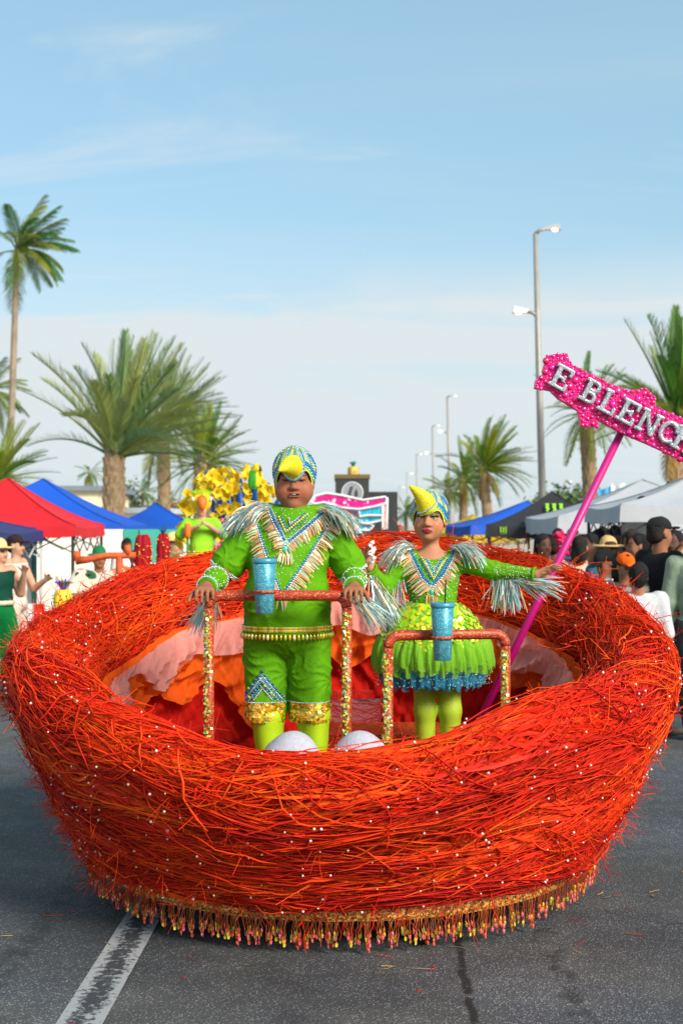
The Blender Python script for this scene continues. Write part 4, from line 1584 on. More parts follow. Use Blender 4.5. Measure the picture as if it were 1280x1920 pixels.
def bird_cap(parent, c, R, s, beak_tip, seed):
    """beaded cap with a brow edge and a big beak; c head centre, R head rotation, s head scale"""
    nu, nv = 112, 40
    a, b = np.meshgrid(np.linspace(0, 2 * PI, nu, endpoint=False), np.linspace(0, 1, nv), indexing='ij')
    # a = 0 front. lower edge: over the brow in front, over the ears at the sides, nape behind
    fr = np.cos(a)
    z_edge = -.005 + .030 * np.clip(fr, -1, 1) - .035 * np.exp(-((np.abs(np.sin(a)) - 1) / .22) ** 2) - .02 * (fr < 0) * -fr
    z_edge -= .012 * np.exp(-(np.sin(a / 2) / .12) ** 2)
    z_edge += .016 * np.exp(-((np.abs((a + PI) % (2 * PI) - PI) - .60) / .28) ** 2)
    el0 = np.arcsin(np.clip((z_edge - .03) / .112, -1, 1))
    el = el0 + (PI / 2 - el0) * b
    x = -np.sin(a) * np.cos(el) * .0885
    y = .010 - np.cos(a) * np.cos(el) * .106
    z = .030 + np.sin(el) * .104
    V = np.stack([x, y, z], -1).reshape(-1, 3) * s @ R.T + c
    an = (a + PI) % (2 * PI) - PI
    colr = np.zeros((nu, nv, 3))
    silver, lime, yel, blue, teal, grn = map(np.array, (S(165, 178, 182), S(175, 205, 40), S(225, 215, 30), S(20, 110, 185), S(40, 150, 170), S(60, 150, 40)))
    stripe = np.floor((an + PI) / (2 * PI) * 56).astype(int)
    pal = [silver, lime, silver, grn, silver, yel, silver, teal]
    for q in range(8): colr[stripe % 8 == q] = pal[q]
    side = (np.abs(np.abs(an) - 1.25 - .35 * np.sin(b * 7)) < .34) & (b < .62)
    swirl = np.sin(10 * b + 7 * np.abs(an)) > .0
    colr[side & swirl] = blue
    colr[side & ~swirl & (b < .4)] = yel
    low = b < .26
    chk = (np.sin(a * 34) * np.sin(b * 60) > -.2)
    colr[low & chk] = blue
    colr[low & ~chk] = teal
    colr[b < .12] = lime
    top = b > .93
    colr[top] = silver
    F = grid_faces(nu, nv)
    me = mesh_np('cap', V, F, M['cap'], colr.reshape(-1, 3))
    cap = link('cap', me, parent)
    # bead rows on the stripes and the edge
    P_, C_ = [], []
    Vg = V.reshape(nu, nv, 3)
    Nn = Vg - (c + R @ v3(0, .01, .02) * s)
    Nn /= np.linalg.norm(Nn, axis=2, keepdims=True)
    rr = np.random.default_rng(seed)
    for i in range(0, nu, 3):
        for j in range(5, nv - 2, 2):
            P_.append(Vg[i, j] + Nn[i, j] * .0012); C_.append(np.clip(colr[i, j] * rr.uniform(.8, 1.3), 0, .8))
    for i in range(nu):
        P_.append(Vg[i, 0] + Nn[i, 0] * .002); C_.append((.75, .85, .15) if i % 2 else (.55, .7, .2))
        P_.append(Vg[i, 4] + Nn[i, 4] * .002); C_.append((.15, .5, .65) if i % 2 else (.8, .85, .85))
    V2, F2, C2 = beads(P_, .0032 * s, C_)
    link('cap_beads', mesh_np('cap_beads', V2, F2, M['shine'], C2), cap)['kind'] = 'stuff'
    # beak
    base = c + R @ (v3(0, -.093, .047) * s)
    tip = np.array(beak_tip)
    L_ = np.linalg.norm(tip - base)
    ax = nrm(tip - base)
    up = nrm(v3(0, -.3, 1) - ax * float(ax @ v3(0, -.3, 1)))
    sd = np.cross(ax, up)
    mb = MB(); mb.col = S(200, 190, 20)
    n_, K = 28, 14
    V3_ = []
    for i in range(K + 1):
        q = i / K
        r = .047 * s * (1 - q) ** .72 * (1 + .12 * math.sin(q * 3)) + .0015
        ctr = base + ax * (L_ * q - .012 * s) + up * (.012 * s * math.sin(q * PI) - .010 * s * q * q)
        for k in range(n_):
            t = 2 * PI * k / n_
            V3_.append(ctr + (sd * math.cos(t) * .95 + up * math.sin(t) * 1.05) * r)
    mb.add(V3_, [(i * n_ + k, i * n_ + (k + 1) % n_, (i + 1) * n_ + (k + 1) % n_, (i + 1) * n_ + k) for i in range(K) for k in range(n_)] + [tuple(range(K * n_, (K + 1) * n_))])
    mb.build('beak', M['beak'], cap, True)
    # trimmed rim round the beak
    P_, C_ = [], []
    for q, cc in ((.046, (.75, .8, .82)), (.051, (.15, .45, .6))):
        for k in range(54):
            t = 2 * PI * k / 54
            pp = base + ax * .004 + (sd * math.cos(t) + up * math.sin(t)) * q * s
            P_.append(pp); C_.append(cc)
    V2, F2, C2 = beads(P_, .0034 * s, C_)
    link('beak_trim', mesh_np('beak_trim', V2, F2, M['shine'], C2), cap)['kind'] = 'stuff'
    return cap


M['cap'] = mat('beaded_cap', attr=True, rough=.35, metal=.15, glitter=(420, .3))
M['beak'] = mat('yellow_glitter', S(215, 200, 15), .5, .1, glitter=(330, .28))
M['green'] = mat('green_spandex', S(84, 146, 5), .8, noise=(6, .10), bump=(6, 1.0, 1.5), spec=.15)
M['stock'] = mat('lime_stocking', S(178, 214, 20), .6, noise=(60, .06))
M['seq'] = mat('paillette', attr=True, rough=.22, metal=.35, coat=.5)
M['eye'] = mat('eye', attr=True, rough=.12, coat=.6)
M['tooth'] = mat('tooth', S(240, 235, 225), .3)


def eyes(parent, c, R, s, look=0.0, open_=1.0):
    for e in (-1, 1):
        mb = MB()
        cc = Vector(c + R @ (v3(e * .031, -.074, .000) * s))
        mb.col = (.62, .58, .55)
        mb.ball(cc, .0125 * s, 16, 10)
        o_ = mb.build('eye', M['eye'], parent, True)
        ir = MB(); ir.col = (.025, .014, .008)
        d = Vector(R @ nrm(v3(look, -1, -.05)))
        ir.ball(cc + d * .0068 * s, .0068 * s, 12, 8)
        ir.build('iris', M['eye'], o_, True)


def sequins_on(sf, pts, parent, cols, r, name):
    """overlapping round paillettes; pts = [(point, normal)]"""
    mb = MB()
    for p, nn in pts:
        nn = (nn + Vector((random.gauss(0, .22), random.gauss(0, .22), random.gauss(0, .22) + .15))).normalized()
        u = nn.orthogonal().normalized(); w = nn.cross(u)
        mb.col = random.choice(cols)
        c = p + nn * random.uniform(.002, .005)
        mb.add([c + (u * math.cos(t) + w * math.sin(t)) * r for t in [2 * PI * k / 8 for k in range(8)]], [tuple(range(8))])
    mb.build(name, M['seq'], parent)['kind'] = 'stuff'


# ---------------------------------------------------------------- the boy
BD = 6.28
boy = thing('person', 'heavyset boy in green bird costume gripping the taller handrail', 'person', (X(540, BD), BD, .45))
bh = v3(.028, .0, 1.447)
bs = 1.02
bR = rot(0.0, .06, 0)
J = std_pose(1.50, 1.35)
J.update(neck=v3(.02, .015, 1.27), head=bh, chest=v3(0, 0, 1.115), belly=v3(-.005, -.02, .955), pelvis=v3(-.005, 0, .80),
         shL=v3(-.165, .01, 1.215), elL=v3(-.285, .0, 1.045), wrL=v3(-.338, -.255, .985),
         shR=v3(.190, .01, 1.215), elR=v3(.295, .0, 1.035), wrR=v3(.288, -.258, .985),
         hipL=v3(-.088, 0, .74), knL=v3(-.088, -.02, .42), anL=v3(-.075, .01, .07), hipR=v3(.085, 0, .74), knR=v3(.110, -.02, .42), anR=v3(.12, .01, .07))
lo, hi = bounds(J, .15)
F = Field(lo, hi, .0044)
torso(F, J, 1.18, -.006, 1.4); arms(F, J, 1.22); legs(F, J, 1.04, 0.0, shin=1.25)
F.cone(J['chest'] + v3(.01, .01, .08), bh + v3(0, .015, -.05), .056, .050, .02)
head_prims(F, bh, bR, bs, .008, True, .78, .002)
for e in (-1, 1):
    F.ell(bh + bR @ (v3(e * .040, -.036, -.046) * bs), v3(.039, .050, .043) * bs, bR, .02)
    F.cone(bh + bR @ (v3(e * .050, -.070, .0) * bs), bh + bR @ (v3(e * .034, -.0855, .0085) * bs), .005 * bs, .0060 * bs, .004)
    F.cone(bh + bR @ (v3(e * .034, -.0855, .0085) * bs), bh + bR @ (v3(e * .016, -.081, -.001) * bs), .0062 * bs, .005 * bs, .004)
    F.cone(bh + bR @ (v3(e * .046, -.074, -.007) * bs), bh + bR @ (v3(e * .018, -.082, -.0105) * bs), .0058 * bs, .0056 * bs, .005)
lips(F, bh, bR, bs, .95, 1.0, .008)
F.ell(bh + bR @ (v3(0, -.03, -.112) * bs), v3(.046, .046, .020) * bs, bR, .025)      # double chin
for e in 'LR':
    hand_prims(F, J['wr' + e], v3(.04 if e == 'L' else -.04, -1, -.05), v3(0, -.15, -1), .98, .85, -1 if e == 'L' else 1, .5, .05)
SKB = np.array(S(150, 94, 66))
def boy_cols(V):
    C = np.tile(SKB, (len(V), 1))
    hd = (V - bh) @ bR / bs
    x_, y_, z_ = hd[:, 0], hd[:, 1], hd[:, 2]
    f = y_ < -.045
    C[(V[:, 2] < .40)] = S(178, 214, 20)
    ck = f & (((np.abs(np.abs(x_) - .045)) / .028) ** 2 + ((z_ + .035) / .024) ** 2 < 1)
    C[ck] = C[ck] * np.array([1.08, .93, .90])
    lp = f & (np.abs(x_) < .033) & (np.abs(z_ + .0575 - 5 * x_ * x_) < .0105 - .2 * np.abs(x_)) & (y_ < -.074)
    C[lp] = S(160, 88, 74)
    mo = f & (np.abs(x_) < .024) & (np.abs(z_ + .0575) < .0040) & (y_ < -.06)
    C[mo] = S(60, 22, 20)
    br = f & (np.abs(np.abs(x_) - .034) < .022) & (np.abs(z_ - .027 + .12 * np.abs(np.abs(x_) - .034)) < .0040)
    C[br] = S(78, 48, 36)
    ln = f & (np.abs(np.abs(x_) - .031) < .019) & (np.abs(z_ - .0055) < .0035)
    C[ln] = S(38, 22, 18)
    return C
put('body', F, M['skin'], boy, boy_cols)
eyes(boy, bh, bR, bs * .97)
mb = MB()
V_ = []
for k in range(13):
    q = (k - 6) / 6
    for zz in (.0036, -.0028 * (1 - q * q) + .0020):
        V_.append(bh + bR @ (v3(q * .0255, -.0935 + q * q * .013, -.0562 + zz * 1.25 + q * q * .0075) * bs))
mb.add(V_, [(2 * k, 2 * k + 1, 2 * k + 3, 2 * k + 2) for k in range(12)])
mb.build('teeth', M['tooth'], boy)
# short dark hair under the cap
F = Field(bh - .16, bh + .16, .006)
F.ell(bh + bR @ (v3(0, .026, .028) * bs), v3(.081, .092, .088) * bs, bR, .01)
F.ell(bh + bR @ (v3(0, -.10, -.045) * bs), v3(.073, .095, .085) * bs, bR, .008, True)
F.clip((0, 0, -1), -(bh[2] - .02))
put('hair', F, M['hair'], boy, (.012, .010, .009))

# shirt
F = Field(lo, hi, .006)
torso(F, J, 1.24, .006, 1.45)
F.cone(v3(-.005, 0, .98), v3(-.005, 0, .80), .166, .172, .05)
F.ell(v3(-.005, -.025, .92), v3(.186, .155, .16), None, .04)
for e in 'LR':
    a, b = J['sh' + e], J['el' + e]
    F.cone(a, a + (b - a) * .74, .074, .080, .010)
for e, sx in (('L', -1), ('R', 1)):
    d_ = nrm(J['el' + e] - J['sh' + e])
    # sleeve ends at the elbow
    m_ = J['el' + e] + d_ * .005
    F.ell(m_ + d_ * .11, v3(.13, .13, .11), np.array(Matrix.Rotation(0, 3, 'Z')), .004, True) if False else None
F.clip((0, 0, -1), -.772)
F.cone(v3(-.10, .01, 1.275), v3(.145, .01, 1.275), .068, .068, .03)
F.ell(v3(.02, -.03, 1.265), v3(.12, .085, .075), None, .03)
F.ell(v3(.026, -.030, 1.400), v3(.125, .125, .072), None, .006, True)
d_l = nrm(J['wrL'] - J['elL']); d_r = nrm(J['wrR'] - J['elR'])
def creases(V, pts, n_, amp, reach):
    d = np.zeros(len(V))
    for (cx, cz, ph) in pts:
        dx, dz = V[:, 0] - cx, V[:, 2] - cz
        r = np.hypot(dx, dz)
        a = np.arctan2(dz, dx) + .35 * np.sin(r * 30 + ph)
        d += amp * ((1 - np.abs(np.sin(a * n_ + ph))) ** 2.2 - .25) * np.exp(-r / reach) * np.clip(r / .03, 0, 1)
    return d
def shirt_fold(V):
    return .006 * vnoise(V * np.array((.8, .8, 1.0)), 20, 5) + creases(V, [(-.16, 1.13, .4), (.175, 1.13, 1.1), (-.19, .90, 2.0), (.18, .90, .2), (-.27, 1.10, .9), (.27, 1.09, 1.7)], 3, .010, .10)
shirt, sV, sQ = put('shirt', F, M['green'], boy, (1, 1, 1), shirt_fold)
sfb = Surf(sV, sQ)
# sleeve cuffs and arm bands
for e, dd in (('L', d_l), ('R', d_r)):
    d_ = nrm(J['el' + e] - J['sh' + e])
    c_ = J['sh' + e] + (J['el' + e] - J['sh' + e]) * .74 + d_ * .02
    up = Vector(d_)
    u = up.orthogonal().normalized(); w = up.cross(u)
    P_, C_ = [], []
    for row in range(3):
        for k in range(56):
            t = 2 * PI * k / 56
            q = Vector(c_ + d_ * (row * .007 + .03)) + (u * math.cos(t) + w * math.sin(t)) * .090
            hit, nn = sfb.near(q)
            P_.append(hit + nn * .002); C_.append(((.7, .74, .75), (.5, .6, .65), (.75, .75, .6))[row])
    V2, F2, C2 = beads(P_, .0036, C_)
    link('cuff_beads', mesh_np('cuff_beads', V2, F2, M['shine'], C2), shirt)['kind'] = 'stuff'
    F = Field(lo, hi, .006)
    a = J['el' + e] + dd * .110; b = J['wr' + e] - dd * .012
    F.cone(a, b, .054, .043, 0)
    F.clip(tuple(-dd), float(-dd @ (a + dd * .0))); F.clip(tuple(dd), float(dd @ b))
    bo, bV, bQ = put('arm_band', F, M['green'], boy, (1, 1, 1), (.002, 40))
    P_, C_ = [], []
    ub = Vector(dd).orthogonal().normalized(); wb = Vector(dd).cross(ub)
    ln_ = float((b - a) @ dd)
    for rr_ in (.004, .012, ln_ - .012, ln_ - .004):
        rad = .055 - .011 * rr_ / ln_
        for k in range(44):
            t = 2 * PI * k / 44
            P_.append(Vector(a + dd * rr_) + (ub * math.cos(t) + wb * math.sin(t)) * rad); C_.append((.7, .78, .6) if k % 2 else (.3, .6, .6))
    for k in range(60):
        t, q = random.uniform(0, 2 * PI), random.uniform(.02, ln_ - .02)
        P_.append(Vector(a + dd * q) + (ub * math.cos(t) + wb * math.sin(t)) * (.0555 - .011 * q / ln_)); C_.append(random.choice(((.8, .8, .3), (.7, .75, .75))))
    V2, F2, C2 = beads(P_, .0032, C_)
    link('band_beads', mesh_np('band_beads', V2, F2, M['shine'], C2), bo)['kind'] = 'stuff'
    # tuft of film hanging below the forearm
    sgn = -1 if e == 'L' else 1
    plume(bo, lambda f, a=a, b=b: Vector(a + (b - a) * f) + Vector((0, .02, -.045)), lambda f, sgn=sgn: Vector((-.25 if sgn < 0 else .75, .35, -.8)), 110, (.10, .22), .05, w=.0045)
# rhinestones sprinkled on the front
P_, C_ = [], []
for k in range(330):
    x_, z_ = random.uniform(-.17, .19), random.uniform(.98, 1.33)
    if abs(x_ - .01) > (z_ - .93) * .62: continue
    hit, nn = sfb.at(x_, z_)
    if hit is None: continue
    P_.append(hit + nn * .001); C_.append((.75, .8, .75))
V2, F2, C2 = beads(P_, .0024, C_)
link('rhinestones', mesh_np('rhinestones', V2, F2, M['shine'], C2), shirt)['kind'] = 'stuff'
SIL, BLU, TEA, YEL = [S(200, 205, 215), S(175, 180, 195)], [S(30, 110, 190), S(60, 150, 200)], [S(40, 140, 150), S(90, 190, 190)], [S(225, 205, 30), S(240, 225, 60)]
vin_l, vin_r = [(-.087, 1.315), (-.007, 1.155)], [(-.007, 1.155), (.178, 1.315)]
vout_l, vout_r = [(-.150, 1.285), (-.075, 1.075), (-.03, .965)], [(.0, .968), (.10, 1.12), (.195, 1.27)]
for ln_, sg in ((vin_l, -1), (vin_r, 1)):
    ow = (-.75, -.5) if sg < 0 else (.45, -.85)
    fringe(sfb, ln_, shirt, ow, (.032, .055))
    trim(sfb, ln_, shirt, [(0, .0062, SIL), (.010, .0046, BLU), (-.010, .0046, TEA), (.017, .0035, SIL)])
for ln_, sg in ((vout_l, -1), (vout_r, 1)):
    ow = (-.85, -.35) if sg < 0 else (.75, -.62)
    fringe(sfb, ln_, shirt, ow, (.038, .066))
    trim(sfb, ln_, shirt, [(0, .0058, SIL), (.009, .0042, TEA), (-.009, .0040, SIL)])
trim(sfb, [(-.035, 1.285), (-.006, 1.222), (.085, 1.297)], shirt, [(0, .0062, YEL), (-.009, .0040, TEA), (.009, .0040, BLU)])
trim(sfb, [(.005, 1.280), (.014, 1.255), (.05, 1.285)], shirt, [(0, .0045, SIL)])
fringe(sfb, [(-.03, 1.128), (.02, 1.128)], shirt, (0, -1), (.03, .05))
fringe(sfb, [(-.03, .962), (.005, .962)], shirt, (0, -1), (.05, .085))
def jewel(sf, x_, z_, k, parent):
    hit, nn = sf.at(x_, z_)
    mb = MB(); mb.col = S(60, 190, 170)
    mb.ball(hit + nn * .004, (.011 * k, .008 * k, .017 * k), 14, 9)
    j = mb.build('jewel', M['pearl'], parent, True)
    P_, C_ = [], []
    for ring, (r1, r2, n_, cc) in enumerate(((.014, .021, 18, (.55, .8, .15)), (.0195, .0275, 22, (.35, .7, .3)), (.025, .033, 26, (.6, .75, .2)))):
        for q in range(n_):
            t = 2 * PI * q / n_
            h2, n2 = sf.at(x_ + r1 * k * math.cos(t), z_ + r2 * k * math.sin(t))
            if h2 is None: continue
            P_.append(h2 + n2 * .003); C_.append(cc)
    V2, F2, C2 = beads(P_, .0036 * k, C_)
    link('jewel_setting', mesh_np('jewel_setting', V2, F2, M['shine'], C2), j)['kind'] = 'stuff'
jewel(sfb, -.007, 1.145, 1.0, shirt)
# shoulder plumes
for sx, c0, c1 in ((-1, (-.075, -.07, 1.335), (-.195, -.04, 1.285)), (1, (.150, -.07, 1.325), (.225, -.04, 1.285))):
    plume(shirt, lambda f, c0=c0, c1=c1: Vector(c0).lerp(Vector(c1), f), lambda f, sx=sx: Vector((sx * (.75 + .4 * f), -.45 + .2 * f, .12 - .45 * f)), 520, (.07, .15), .30, w=.0032, name='shoulder_plume')
# gold hem
P_, gold = [], [S(205, 175, 40), S(225, 205, 70), S(170, 150, 30), S(215, 190, 90)]
mb = MB(); md = MB()
for k in range(120):
    a = 2 * PI * k / 120
    d = Vector((math.cos(a), math.sin(a), 0))
    def ring(z):
        h = sfb.t.ray_cast(Vector((-.005, 0, z)) + d * .6, -d)
        return h[0], h[1]
    hit, nn = ring(.795)
    if hit is None: continue
    mb.col = random.choice(gold)
    sd = Vector((-d.y, d.x, 0))
    for zz in (.012, .0):
        c = Vector((hit.x, hit.y, .795 + zz)) + d * .004
        mb.add([c + sd * .007 + Vector((0, 0, .006)), c - sd * .007 + Vector((0, 0, .006)), c - sd * .007 - Vector((0, 0, .006)), c + sd * .007 - Vector((0, 0, .006)), c + d * .004],
               [(0, 1, 4), (1, 2, 4), (2, 3, 4), (3, 0, 4)])
    if k % 2 == 0:
        md.col = random.choice(gold + [S(235, 225, 150), S(190, 200, 60)])
        md.ball(Vector((hit.x, hit.y, .768)) + d * .006, (.0075, .0075, .014), 8, 6)
mb.build('gold_band', M['seq'], shirt)['kind'] = 'stuff'
md.build('gold_drops', M['seq'], shirt, True)['kind'] = 'stuff'
# shorts
F = Field(lo, hi, .006)
F.ell(J['pelvis'] + v3(0, 0, -.02), v3(.182, .145, .12), None, .02)
F.cone(v3(-.100, 0, .76), v3(-.098, -.01, .36), .098, .090, .02)
F.cone(v3(.092, 0, .76), v3(.096, -.01, .36), .098, .090, .02)
F.cone(v3(-.003, -.16, .62), v3(-.003, -.16, .35), .004, .006, .0, True)
F.cone(v3(-.003, .16, .62), v3(-.003, .16, .35), .004, .006, .0, True)
F.clip((0, 0, -1), -.392); F.clip((0, 0, 1), .80)
shorts, hV, hQ = put('shorts', F, M['green'], boy, (1, 1, 1), lambda V: .006 * vnoise(V * np.array((1, 1, .6)), 20, 5) + creases(V, [(-.003, .60, .3), (.19, .56, 1.2), (-.19, .70, .5)], 5, .016, .10))
sfs = Surf(hV, hQ)
pts = []
for row in range(8):
    z_ = .470 - row * .0105
    for sx, cx in ((-1, -.099), (1, .094)):
        for k in range(44):
            a = 2 * PI * (k + .5 * (row % 2)) / 44
            d = Vector((math.cos(a), math.sin(a), 0))
            h = sfs.t.ray_cast(Vector((cx, -.01, z_)) + d * .3, -d)
            if h[0] is not None and (Vector((h[0].x - cx, h[0].y + .01)).length < .112): pts.append((h[0], h[1]))
sequins_on(sfs, pts, shorts, [S(245, 180, 20), S(235, 150, 20), S(250, 205, 60), S(190, 165, 20), S(130, 140, 20), S(235, 190, 90)], .0085, 'sequin_hem')
trim(sfs, [(-.195, .476), (-.006, .478)], shorts, [(0, .004, SIL)])
trim(sfs, [(.002, .478), (.188, .476)], shorts, [(0, .004, SIL)])
ap = (-.108, .595)
for sc_, rows in ((1.0, [(0, .0045, SIL), (.008, .0038, BLU), (-.008, .0040, TEA), (-.015, .0035, SIL)]), (.5, [(0, .0042, SIL), (.008, .0038, TEA)])):
    zt = .488 + (ap[1] - .488) * sc_
    trim(sfs, [(ap[0] - .075 * sc_, .49), (ap[0], zt)], shorts, rows)
    trim(sfs, [(ap[0], zt), (ap[0] + .085 * sc_, .49)], shorts, rows)
P_, R2, C_ = [], [], []
for k in range(7):
    f = k / 6
    for sx in (-1, 1):
        for base_, z0 in ((1.18, .615), (.75, .562)):
            x_ = ap[0] + sx * .075 * f * base_; z_ = z0 - (z0 - .50) * f
            hit, nn = sfs.at(x_, z_)
            if hit is None: continue
            P_.append(hit + nn * .003); R2.append(.0062 if k % 2 else .0075); C_.append(random.choice((S(40, 110, 110), S(60, 130, 150), S(190, 190, 60), S(30, 80, 90))))
V2, F2, C2 = beads(P_, R2, C_)
link('shorts_gems', mesh_np('shorts_gems', V2, F2, M['pearl'], C2), shorts)['kind'] = 'stuff'
# stockings
F = Field(lo, hi, .006)
legs(F, J, 1.18, .003, feet=False, shin=1.12)
F.clip((0, 0, 1), .44)
put('stockings', F, M['stock'], boy, (1, 1, 1))
bird_cap(boy, bh + v3(0, 0, .008), bR, 1.075, P(520, 878, 6.05) - boy.location, 2)

# ---------------------------------------------------------------- the girl
GD = 6.75
girl = thing('person', 'girl in green bird costume and tutu with one arm outstretched', 'person', (X(810, GD), GD, .45))
gh = v3(-.012, 0, 1.285)
gs = .97
gR = rot(-.20, .0, .02)
J = std_pose(1.34, .92)
J.update(neck=v3(0, .012, 1.13), head=gh, chest=v3(0, 0, 1.005), belly=v3(.0, -.003, .895), pelvis=v3(.005, 0, .74),
         shL=v3(-.125, .01, 1.085), elL=v3(-.225, -.03, .945), wrL=v3(-.300, -.13, 1.05),
         shR=v3(.125, .01, 1.085), elR=v3(.285, -.02, 1.035), wrR=v3(.475, -.10, 1.018),
         hipL=v3(-.045, 0, .68), knL=v3(-.035, -.01, .37), anL=v3(-.03, .01, .065), hipR=v3(.075, 0, .68), knR=v3(.085, -.01, .37), anR=v3(.09, .01, .065))
lo, hi = bounds(J, .15)
F = Field(lo, hi, .0042)
torso(F, J, .92, 0, .95); arms(F, J, .92); legs(F, J, .93)
F.cone(J['chest'] + v3(0, .01, .07), gh + v3(0, .012, -.05), .040, .036, .03)
head_prims(F, gh, gR, gs, .001, True, .92, .007)
lips(F, gh, gR, gs, 0, 1.12, .002)
hand_prims(F, J['wrR'], v3(.90, -.15, .38), v3(0, -.5, -1), .80, .10, 1, .5, .12)
hand_prims(F, J['wrL'], v3(-.12, -.15, 1), v3(.4, -1, 0), .80, .45, -1, .6, .05)
SKG = np.array(S(178, 122, 90))
def girl_cols(V):
    C = np.tile(SKG, (len(V), 1))
    hd = (V - gh) @ gR / gs
    x_, y_, z_ = hd[:, 0], hd[:, 1], hd[:, 2]
    f = y_ < -.045
    C[(V[:, 2] < .62) & (np.abs(V[:, 0]) < .2)] = S(150, 180, 30)
    ck = f & (((np.abs(x_) - .05) / .024) ** 2 + ((z_ + .035) / .022) ** 2 < 1)
    C[ck] = C[ck] * np.array([1.10, .86, .84])
    lp = f & (np.abs(x_) < .028) & (np.abs(z_ + .0635) < .0118 - .28 * np.abs(x_)) & (y_ < -.076)
    C[lp] = S(140, 8, 46)
    sh = f & (np.abs(np.abs(x_) - .033) < .022) & (z_ > .004) & (z_ < .020)
    C[sh] = S(105, 110, 45)
    ln = f & (np.abs(np.abs(x_) - .032) < .021) & (np.abs(z_ - .0065) < .0035)
    C[ln] = S(20, 12, 12)
    br = f & (np.abs(np.abs(x_) - .035) < .022) & (np.abs(z_ - .027 + .1 * np.abs(np.abs(x_) - .030)) < .0042)
    C[br] = S(75, 48, 36)
    return C
_, gbV, gbQ = put('body', F, M['skin'], girl, girl_cols)
sfg0 = Surf(gbV, gbQ)
eyes(girl, gh, gR, gs * 1.0, .15)
P_, C_ = [], []                                                     # face gems on the cheeks
for k in range(26):
    q = gh + gR @ (v3(random.choice((-1, 1)) * random.uniform(.040, .062), -.2, random.uniform(-.035, .005)) * gs)
    h = sfg0.t.ray_cast(Vector(q), Vector(gR @ v3(0, 1, 0)))
    if h[0] is not None: P_.append(h[0]); C_.append((.9, .85, .8))
if P_:
    V2, F2, C2 = beads(P_, .0016, C_)
    link('face_gems', mesh_np('face_gems', V2, F2, M['shine'], C2), girl)['kind'] = 'stuff'
F = Field(gh - .16, gh + .16, .006)
F.ell(gh + gR @ (v3(0, .028, .020) * gs), v3(.080, .090, .088) * gs, gR, .01)
F.ell(gh + gR @ (v3(0, .075, -.055) * gs), v3(.045, .035, .06) * gs, gR, .02)
F.ell(gh + gR @ (v3(0, -.095, -.04) * gs), v3(.072, .095, .09) * gs, gR, .006, True)
put('hair', F, M['hair'], girl, (.012, .009, .008))
# bodice with long sleeves
F = Field(lo, hi, .0055)
torso(F, J, .93, .006, .97); arms(F, J, 1.0, .008, (1, 1))
F.clip((0, 0, -1), -.80)
F.ell(v3(0, -.045, 1.180), v3(.100, .12, .090), None, .006, True)
for e in 'LR':
    dd = nrm(J['wr' + e] - J['el' + e])
    F.ell(J['wr' + e] + dd * .035, v3(.05, .05, .05), None, .002, True)
dress, dV, dQ = put('bodice', F, M['green'], girl, (1, 1, 1), lambda V: .002 * vnoise(V, 24, 5) + creases(V, [(-.11, 1.03, .4), (.11, 1.03, 1.1), (.285, 1.035, .3), (-.225, .945, .8)], 4, .008, .06))
sfg = Surf(dV, dQ)
for e in 'LR':
    dd = nrm(J['wr' + e] - J['el' + e])
    c_ = Vector(J['wr' + e] - dd * .006)
    u = Vector(dd).orthogonal().normalized(); w = Vector(dd).cross(u)
    mb = MB()
    ring_ = [c_ + (u * math.cos(t) + w * math.sin(t)) * .031 for t in [2 * PI * k / 24 for k in range(25)]]
    mb.tube(ring_, .008, 8, False)
    mb.build('wrist_ruffle', M['green'], dress, True)
P_ = []
for k in range(420):
    x_, z_ = random.uniform(-.14, .14), random.uniform(.84, 1.13)
    hit, nn = sfg.at(x_, z_)
    if hit is not None: P_.append(hit + nn * .001)
for k in range(130):
    f = random.random(); p = J['elR'] + (J['wrR'] - J['elR']) * f + v3(0, -.3, random.uniform(-.03, .03))
    hit, nn = sfg.at(p[0], p[2])
    if hit is not None: P_.append(hit + nn * .001)
V2, F2, C2 = beads(P_, .0021, np.tile((.78, .82, .7), (len(P_), 1)))
link('rhinestones', mesh_np('rhinestones', V2, F2, M['shine'], C2), dress)['kind'] = 'stuff'
gl, gr_ = [(-.112, 1.120), (-.055, 1.0), (-.008, .955)], [(-.008, .955), (.052, 1.02), (.112, 1.128)]
fringe(sfg, gl, dress, (-.85, -.6), (.05, .072))
fringe(sfg, gr_, dress, (.75, -.75), (.035, .055))
for ln_ in (gl, gr_):
    trim(sfg, ln_, dress, [(0, .0058, SIL), (.009, .0042, BLU), (-.009, .0040, SIL), (.016, .0036, TEA)])
trim(sfg, [(-.052, 1.095), (.0, 1.0), (.060, 1.095)], dress, [(0, .0055, YEL), (.009, .0040, TEA), (-.009, .0042, BLU)])
trim(sfg, [(-.030, 1.085), (.002, 1.025), (.036, 1.085)], dress, [(0, .0042, TEA), (.007, .0034, SIL), (-.008, .004, SIL)])
fringe(sfg, [(-.03, .925), (.012, .925)], dress, (0, -1), (.03, .05))
jewel(sfg, -.008, .938, .88, dress)
for sx in (-1, 1):
    c0, c1 = (sx * .095, -.05, 1.150), (sx * .155, -.01, 1.130)
    plume(dress, lambda f, c0=c0, c1=c1: Vector(c0).lerp(Vector(c1), f), lambda f, sx=sx: Vector((sx * (.7 + .4 * f), -.35, .16 - .4 * f)), 420, (.07, .15), .32, w=.003, name='shoulder_plume')
